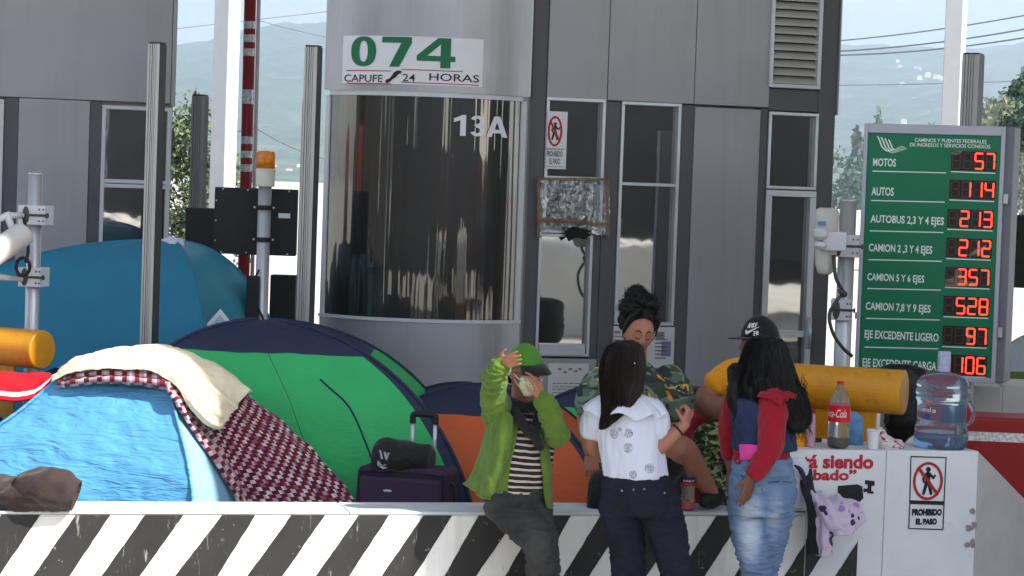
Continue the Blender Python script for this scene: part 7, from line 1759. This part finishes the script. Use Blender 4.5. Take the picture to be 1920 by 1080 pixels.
notice(1026, 681, 1101, 742, 'faded printed notice below the serving window behind the green cap', body, [M_ptxt, mat('notice faded red', C(160, 110, 112), rough=0.7)])
body = [(1152, 620, 1164, 625, 1)]
for k_ in range(7):
    y = 630 + k_ * 7; body.append((1150, y, 1150 + random.uniform(20, 36), y + 2, 0)); body.append((1228, y - 2, 1228 + random.uniform(14, 26), y + 1, 0))
body += [(1240, 640, 1258, 668, 2), (1230, 622, 1246, 636, 0)]
notice(1148, 612, 1262, 690, 'white notice with purple picture on the booth behind the curly bun', body, [M_ptxt, MATS['notice faded red'], mat('notice purple', C(120, 110, 150), rough=0.7)])

# ================================================================== bottles, cup, jug and bags on the end block
def TOP(px, y): x_ = BR.hx(px, 845, y); return BR.p(x_, y, ZB + 0.002)
def clear(name, c, rough=0.06, tr=0.92, ior=1.25):
    m, t = newmat(name, rough, spec=0.5); t.b.inputs['Base Color'].default_value = c; t.b.inputs['Transmission Weight'].default_value = tr; t.b.inputs['IOR'].default_value = ior; return m
M_pet = clear('clear bottle plastic', (0.92, 0.95, 0.95, 1)); M_cola = mat('dark cola', C(26, 14, 12), rough=0.1, var=0.05); M_redlab = mat('label red', C(206, 20, 32), rough=0.4, var=0.03)
kb = 12.45 / FPX
c = TOP(1571, 0.10); bt_ = thing('soda_bottle', 'large clear soda bottle with red label and red cap on the white block', 'bottle', c)
H_ = (838 - 712) * kb; r_ = 21 * kb
prof = [(r_ * 0.6, 0.0), (r_ * 0.92, 0.01), (r_, 0.03), (r_ * 0.96, H_ * 0.30), (r_ * 0.96, H_ * 0.42), (r_ * 1.0, H_ * 0.44), (r_ * 1.0, H_ * 0.64), (r_ * 0.95, H_ * 0.68), (r_ * 0.62, H_ * 0.84), (r_ * 0.3, H_ * 0.93), (r_ * 0.27, H_ * 0.97)]
mb = MB(); mb.lathe(c, prof, 32); mb.build('bottle_body', M_pet, bt_, smooth=True)
mb = MB(); mb.lathe(c + ZUP * 0.004, [(r_ * 0.55, 0.0), (r_ * 0.88, 0.01), (r_ * 0.95, 0.03), (r_ * 0.94, H_ * 0.15)], 28); mb.build('cola', M_cola, bt_, smooth=False)
mb = MB(); mb.lathe(c, [(r_ * 1.012, H_ * 0.40), (r_ * 1.012, H_ * 0.645)], 40, caps=False); lab = mb.build('label', M_redlab, bt_, smooth=True)
def wrap(c, r, z0, z1, a0, a1):
    def fn(u, v):
        a = a0 + (a1 - a0) * u; return c + Vector((math.sin(a) * r, -math.cos(a) * r, z0 + (z1 - z0) * v))
    return fn
mb = MB(); text_fit(mb, 'Coca-Cola', wrap(c, r_ * 1.03, H_ * 0.47, H_ * 0.59, -1.75, 0.55), 0, bold=0.01, shear=0.35); text_fit(mb, 'C', wrap(c, r_ * 1.03, H_ * 0.48, H_ * 0.58, 1.15, 1.5), 0, bold=0.01, shear=0.3); mb.build('lettering', M_white_vinyl, lab)
mb = MB(); mb.lathe(c, [(r_ * 0.32, H_ * 0.965), (r_ * 0.33, H_ * 1.0), (r_ * 0.28, H_ * 1.005)], 20); mb.build('bottle_cap', M_redlab, bt_, smooth=False)
c = TOP(1636, 0.06); cp_ = thing('foam_cup', 'small white foam cup standing in front of the bollard leg', 'cup', c); ks = 12.4 / FPX
mb = MB(); mb.lathe(c, [(9.5 * ks, 0), (12.6 * ks, 34 * ks), (13.6 * ks, 35 * ks), (13.6 * ks, 37.5 * ks), (11.8 * ks, 37.5 * ks), (11.2 * ks, 33 * ks), (9.0 * ks, 3 * ks)], 28); mb.build('cup_body', mat('white foam', C(218, 220, 226), rough=0.7, var=0.02), cp_, smooth=False)
c = TOP(1519, 0.14); pk_ = thing('pink_bottle', 'slim pink bottle with dark red cap beside the yellow bollard leg', 'bottle', c)
mb = MB(); mb.lathe(c, [(8 * ks, 0), (9 * ks, 3 * ks), (8 * ks, 48 * ks), (7 * ks, 60 * ks), (5 * ks, 64 * ks)], 20); mb.build('bottle_body', mat('pale pink plastic', C(186, 150, 166), rough=0.4), pk_, smooth=True)
mb = MB(); mb.lathe(c + ZUP * 64 * ks, [(6.5 * ks, 0), (6.5 * ks, 9 * ks), (5 * ks, 10 * ks)], 16); mb.build('bottle_cap', mat('dark red cap', C(120, 20, 40), rough=0.5), pk_)
# water jug
kj = 12.52 / FPX; c = TOP(1763, 0.165); jg = thing('water_jug', 'big bluish water jug standing at the end of the white block', 'water jug', c)
R0 = 52 * kj; Hj = 152 * kj
prof = [(R0 * 0.86, 0.0), (R0 * 0.96, 0.012), (R0 * 0.99, 0.03), (R0 * 0.99, Hj * 0.17), (R0 * 0.95, Hj * 0.19), (R0 * 0.95, Hj * 0.205), (R0 * 0.98, Hj * 0.225), (R0 * 0.93, Hj * 0.30), (R0 * 0.90, Hj * 0.34), (R0 * 0.90, Hj * 0.56), (R0 * 0.93, Hj * 0.59), (R0 * 0.98, Hj * 0.615), (R0 * 0.94, Hj * 0.64), (R0 * 0.98, Hj * 0.68), (R0 * 0.98, Hj * 0.73), (R0 * 0.93, Hj * 0.755), (R0 * 0.97, Hj * 0.775), (R0 * 0.95, Hj * 0.82), (R0 * 0.80, Hj * 0.89), (R0 * 0.45, Hj * 0.935), (R0 * 0.24, Hj * 0.95), (R0 * 0.22, Hj * 0.99)]
m, t = newmat('blue jug plastic', 0.12, spec=0.5); t.b.inputs['Transmission Weight'].default_value = 0.9; t.b.inputs['IOR'].default_value = 1.12; t.b.inputs['Base Color'].default_value = C(196, 210, 228); M_jug = m
mb = MB(); mb.lathe(c, prof, 44); mb.build('jug_body', M_jug, jg, smooth=True)
mb = MB(); mb.lathe(c, [(R0 * 0.9, 0.006), (R0 * 0.94, 0.03), (R0 * 0.94, Hj * 0.16)], 36); mb.build('water', clear('water', C(140, 172, 208), 0.02, 0.85, 1.15), jg, smooth=True)
mb = MB(); mb.tube(spline([c + Vector((R0 * 0.96, -0.03, Hj * 0.6)), c + Vector((R0 * 1.08, -0.05, Hj * 0.5)), c + Vector((R0 * 1.06, -0.05, Hj * 0.38)), c + Vector((R0 * 0.92, -0.03, Hj * 0.3))], 14), 0.011, 8); mb.build('grip', M_jug, jg, smooth=True)
mb = MB(); mb.lathe(c, [(R0 * 0.235, Hj * 0.955), (R0 * 0.235, Hj * 1.20), (R0 * 0.215, Hj * 1.21)], 24); mb.build('neck_seal', mat('neck seal lilac', C(170, 172, 206), rough=0.35, var=0.25, scale=60), jg, smooth=False)
mb = MB(); text_fit(mb, 'ond', wrap(c, R0 * 0.925, Hj * 0.46, Hj * 0.52, -1.05, -0.62), 0, bold=0.01); text_fit(mb, 'e', wrap(c, R0 * 0.925, Hj * 0.455, Hj * 0.50, -0.56, -0.42), 0, bold=0.012, mirror=True)
fn = wrap(c, R0 * 0.925, Hj * 0.37, Hj * 0.44, -0.95, -0.62); mb.poly([fn(0.5 + 0.5 * math.cos(a * 0.5), 0.5 + 0.5 * math.sin(a * 0.5)) for a in range(12)], 1)
fn = wrap(c, R0 * 0.925, Hj * 0.34, Hj * 0.56, -0.2, 0.9); g = [[fn(i / 12, j) for i in range(13)] for j in (0, 1)]; mb.grid(g, 2)
mb.build('printed_label', [M_white_vinyl, mat('label blue', C(40, 80, 170), rough=0.4), clear('label tint', C(96, 120, 150), 0.3, 0.5, 1.1)], jg)
# black bag hanging behind the bollard end
bg_ = thing('black_plastic_bag', 'black plastic bag hanging behind the yellow bollard end', 'bag', P(1685, 838, 13.0))
mb = MB(); rgx = lambda px, py, rx, ry: (P(px, py, 13.12), Vector((rx * kb, 0, 0)), Vector((0, ry, 0)))
blob(mb, [rgx(1690, 683, 22, 0.02), rgx(1692, 694, 46, 0.05), rgx(1696, 720, 42, 0.07), rgx(1700, 760, 42, 0.09), rgx(1694, 795, 38, 0.09), rgx(1684, 822, 18, 0.06), rgx(1680, 838, 6, 0.03)], amp=0.014, seed=8, fine=0.009)
mb.build('bag_body', mat('black bin plastic', C(17, 17, 18), rough=0.35, var=0.2, scale=9, bump=0.6, bscale=18, bdist=0.02), bg_, smooth=True)
bl = thing('blue_bag', 'light blue plastic bag behind the soda bottle under the bollard', 'bag', TOP(1600, 0.27))
mb = MB(); rgx = lambda px, py, rx, ry: (P(px, py, 12.72), Vector((rx * kb, 0, 0)), Vector((0, ry, 0)))
blob(mb, [rgx(1596, 772, 10, 0.03), rgx(1598, 782, 16, 0.05), rgx(1600, 805, 17, 0.06), rgx(1602, 830, 16, 0.06), rgx(1602, 842, 12, 0.05)], amp=0.01, seed=12, fine=0.006)
mb.build('bag_body', cloth_mat('blue film', C(92, 142, 186), rough=0.4, fold=0.9, fs=18), bl, smooth=True)
wp_ = thing('paper_bag', 'white and red paper bag behind the foam cup', 'paper bag', TOP(1668, 0.2))
mb = MB(); g = sheet([[P(1646, 798, 12.62), P(1656, 806, 12.6), P(1668, 822, 12.6), P(1690, 826, 12.62)], [P(1645, 820, 12.56), P(1660, 824, 12.54), P(1675, 832, 12.54), P(1694, 834, 12.56)], [P(1645, 844, 12.56), P(1660, 845, 12.54), P(1676, 846, 12.54), P(1696, 846, 12.56)]], 20, 14, 0.008, 18, 4, fine=0.006); mb.grid(g)
m, t = newmat('printed paper', 0.7); t.col(t.ramp(t.noise(t.obj(1, 1, 2), 22, 3), [(0.5, C(210, 204, 204)), (0.56, C(150, 40, 50)), (0.64, C(212, 206, 206))], True)); mb.build('paper', m, wp_, smooth=True, solid=0.004)
# small soda bottle on the cap
kk_ = 12.15 / FPX; xx = BR.hx(1286, 955, 0.1); c = BR.p(xx, 0.075, ZT + 0.001); sb = thing('small_soda_bottle', 'small contoured soda bottle with red dregs on the striped barrier', 'bottle', c)
hh = 80 * kk_; rr = 14.5 * kk_
mb = MB(); mb.lathe(c, [(rr * 0.8, 0), (rr, hh * 0.04), (rr * 0.98, hh * 0.25), (rr * 0.80, hh * 0.42), (rr * 0.98, hh * 0.62), (rr * 1.0, hh * 0.72), (rr * 0.8, hh * 0.86), (rr * 0.42, hh * 0.95), (rr * 0.4, hh)], 26); mb.build('bottle_body', M_pet, sb, smooth=True)
mb = MB(); mb.lathe(c + ZUP * 0.002, [(rr * 0.78, 0), (rr * 0.95, hh * 0.04), (rr * 0.94, hh * 0.21)], 24); mb.build('drink', mat('red drink', C(206, 30, 44), rough=0.15), sb)
mb = MB(); mb.lathe(c, [(rr * 1.0, hh * 0.60), (rr * 1.03, hh * 0.66), (rr * 1.03, hh * 0.74), (rr * 0.92, hh * 0.80)], 26, caps=False); l2 = mb.build('label', mat('label navy', C(28, 34, 60), rough=0.4), sb, smooth=True)
mb = MB(); mb.lathe(c, [(rr * 1.035, hh * 0.615), (rr * 1.045, hh * 0.665)], 26, caps=False); mb.build('label_band', M_redlab, l2, smooth=True)
mb = MB(); text_fit(mb, 'pepsi', wrap(c, rr * 1.06, hh * 0.68, hh * 0.75, -0.75, 0.75), 0, bold=0.012); mb.build('lettering', M_white_vinyl, l2)

# ================================================================== bag, paw blanket and cloths by the curly woman
wbg = thing('white_bag', 'white bag with a purple arc sitting on the barrier end', 'bag', BR.p(BR.hx(1496, 955, 0.1), 0.12, ZT))
mb = MB(); rgx = lambda px, py, rx, ry: (P(px, py, 12.38), Vector((rx * kb, 0, 0)), Vector((0, ry, 0)))
blob(mb, [rgx(1487, 854, 14, 0.03), rgx(1488, 860, 24, 0.06), rgx(1492, 890, 24, 0.08), rgx(1494, 925, 21, 0.08), rgx(1494, 948, 18, 0.07), rgx(1494, 953, 10, 0.04)], amp=0.008, seed=15, fine=0.004)
mb.build('bag_body', cloth_mat('white nylon', C(206, 212, 222), fold=0.5, fs=12, var=0.03), wbg, smooth=True)
mb = MB(); ar = [P(x, y, 12.27) for x, y in ((1489, 872), (1500, 880), (1507, 895), (1508, 912))]; mb.tube(spline(ar, 16), [0.004 + 0.010 * math.sin(math.pi * i / 16) for i in range(17)], 8); mb.build('arc_print', mat('deep purple print', C(56, 30, 76), rough=0.6), wbg, smooth=True)
bs = thing('black_strap', 'wide black strap hanging down the barrier beside the white bag', 'strap', P(1522, 960, 12.2))
mb = MB(); L = spline([P(1510, 880, 12.36), P(1514, 915, 12.28), P(1524, 945, 12.19), P(1527, 985, 12.17), P(1524, 1040, 12.16)], 40); mb.grid([[p + Vector((s * 0.034, 0.012 * s, 0)) for s in (-1, -0.4, 0.3, 1)] for p in L]); mb.build('webbing', M_blk, bs, smooth=True, solid=0.012)
pw = thing('paw_blanket', 'lilac fleece blanket with dark paw prints hanging over the barrier end', 'blanket', P(1560, 960, 12.25))
m, t = newmat('paw print fleece', 0.95, spec=0.1); v = t.obj()
vo = t.n('ShaderNodeTexVoronoi'); vo.inputs['Scale'].default_value = 8.5; t.l(v, vo.inputs['Vector']); v2 = t.n('ShaderNodeTexVoronoi'); v2.inputs['Scale'].default_value = 21; t.l(v, v2.inputs['Vector'])
a_ = t.math('LESS_THAN', vo.outputs['Distance'], 0.22); b_ = t.math('MULTIPLY', t.math('LESS_THAN', vo.outputs['Distance'], 0.48), t.math('LESS_THAN', v2.outputs['Distance'], 0.26))
sepc = t.n('ShaderNodeSeparateColor'); t.l(vo.outputs['Color'], sepc.inputs[0]); dk = t.mix(t.math('GREATER_THAN', sepc.outputs[0], 0.3), C(164, 124, 180), C(62, 34, 84))
t.col(t.mix(t.math('MAXIMUM', a_, b_), C(196, 182, 206), dk)); t.bump(t.math('ADD', t.noise(v, 11, 4), t.math('MULTIPLY', t.noise(v, 300, 2), 0.15)), 0.5, 0.02); t.b.inputs['Sheen Weight'].default_value = 0.3; M_paw = m
mb = MB()
mb.grid(sheet([[P(1514, 922, 12.30), P(1540, 926, 12.28), P(1572, 935, 12.27), P(1604, 946, 12.29)], [P(1520, 945, 12.22), P(1545, 950, 12.17), P(1576, 955, 12.17), P(1612, 964, 12.23)], [P(1536, 972, 12.19), P(1556, 975, 12.14), P(1582, 978, 12.15), P(1617, 972, 12.22)], [P(1556, 990, 12.2), P(1566, 1000, 12.15), P(1584, 1002, 12.16), P(1606, 986, 12.22)]], 50, 36, 0.012, 8, 3, (1, 1, 1.4), fine=0.006, pleat=(0.022, 3.2, 1.4)))
mb.grid(sheet([[P(1518, 930, 12.27), P(1534, 940, 12.22), P(1552, 950, 12.2)], [P(1528, 965, 12.2), P(1542, 970, 12.16), P(1558, 975, 12.18)], [P(1533, 1005, 12.19), P(1544, 1008, 12.15), P(1556, 1008, 12.18)], [P(1534, 1040, 12.19), P(1545, 1045, 12.15), P(1556, 1038, 12.18)]], 26, 44, 0.010, 12, 9, (1.6, 1, 0.6), fine=0.006, pleat=(0.016, 2.4, 1.0)))
mb.build('fleece', M_paw, pw, smooth=True, solid=0.010)
rc = thing('red_cloth', 'red cloth bunched between the seated pair', 'cloth', P(1318, 820, 12.95))
mb = MB(); rgx = lambda px, py, rx, ry: (P(px, py, 13.0), Vector((rx * kb, 0, 0)), Vector((0, ry, 0)))
blob(mb, [rgx(1308, 768, 16, 0.05), rgx(1312, 785, 34, 0.1), rgx(1316, 815, 38, 0.12), rgx(1318, 850, 38, 0.12), rgx(1318, 960, 34, 0.1)], amp=0.016, seed=18, fine=0.008); mb.build('fabric', cloth_mat('red cotton', C(140, 18, 34), fold=0.7), rc, smooth=True)
dk_ = thing('dark_backpack', 'dark backpack standing behind the arms of the seated pair', 'backpack', P(1300, 760, 13.25))
mb = MB(); rgx = lambda px, py, rx, ry: (P(px, py, 13.25), Vector((rx * kb, 0, 0)), Vector((0, ry, 0)))
blob(mb, [rgx(1300, 724, 18, 0.05), rgx(1300, 732, 34, 0.09), rgx(1302, 765, 40, 0.12), rgx(1304, 820, 44, 0.13), rgx(1304, 960, 44, 0.13), rgx(1304, 1060, 40, 0.12)], amp=0.012, seed=28, fine=0.005); mb.build('bag_body', cloth_mat('charcoal nylon', C(34, 36, 38), rough=0.7, fold=0.5), dk_, smooth=True)

# ================================================================== power lines
M_wire = mat('cable grey', C(96, 100, 108), rough=0.6)
def wire(pa, pb, d0, d1, sag, r, label):
    a, b_ = P(*pa, d0), P(*pb, d1); n = 24; rt_pts = [a.lerp(b_, i / n) - ZUP * sag * 4 * (i / n) * (1 - i / n) for i in range(n + 1)]
    mb = MB(); mb.tube(rt_pts, r, 5); tag(mb.build('power_cable', M_wire, loc=a, smooth=True), label, 'power line', 'power cables against the hills')
wire((1500, 82), (2300, -60), 75, 70, 0.35, 0.022, 'highest of the three power cables right of the booth')
wire((1500, 99), (2300, -38), 75, 70, 0.45, 0.026, 'middle of the three power cables right of the booth')
wire((1500, 104), (2300, -18), 75, 70, 0.5, 0.026, 'lowest of the three power cables right of the booth')
wire((1500, 160), (2300, 128), 110, 110, 0.2, 0.025, 'faint power cable crossing the hillside above the price board')
wire((250, 63), (700, 12), 90, 95, 0.0, 0.016, 'thin power cable crossing the sky left of the curved window')
wire((484, 38), (700, 82), 80, 90, 0.1, 0.018, 'thin power cable falling to the right from the boom')
wire((360, 252), (480, 240), 60, 60, 0.05, 0.022, 'power cable between the white column and the boom')
wire((478, 238), (640, 302), 60, 66, 0.15, 0.030, 'thick power cable falling from the boom towards the booth')
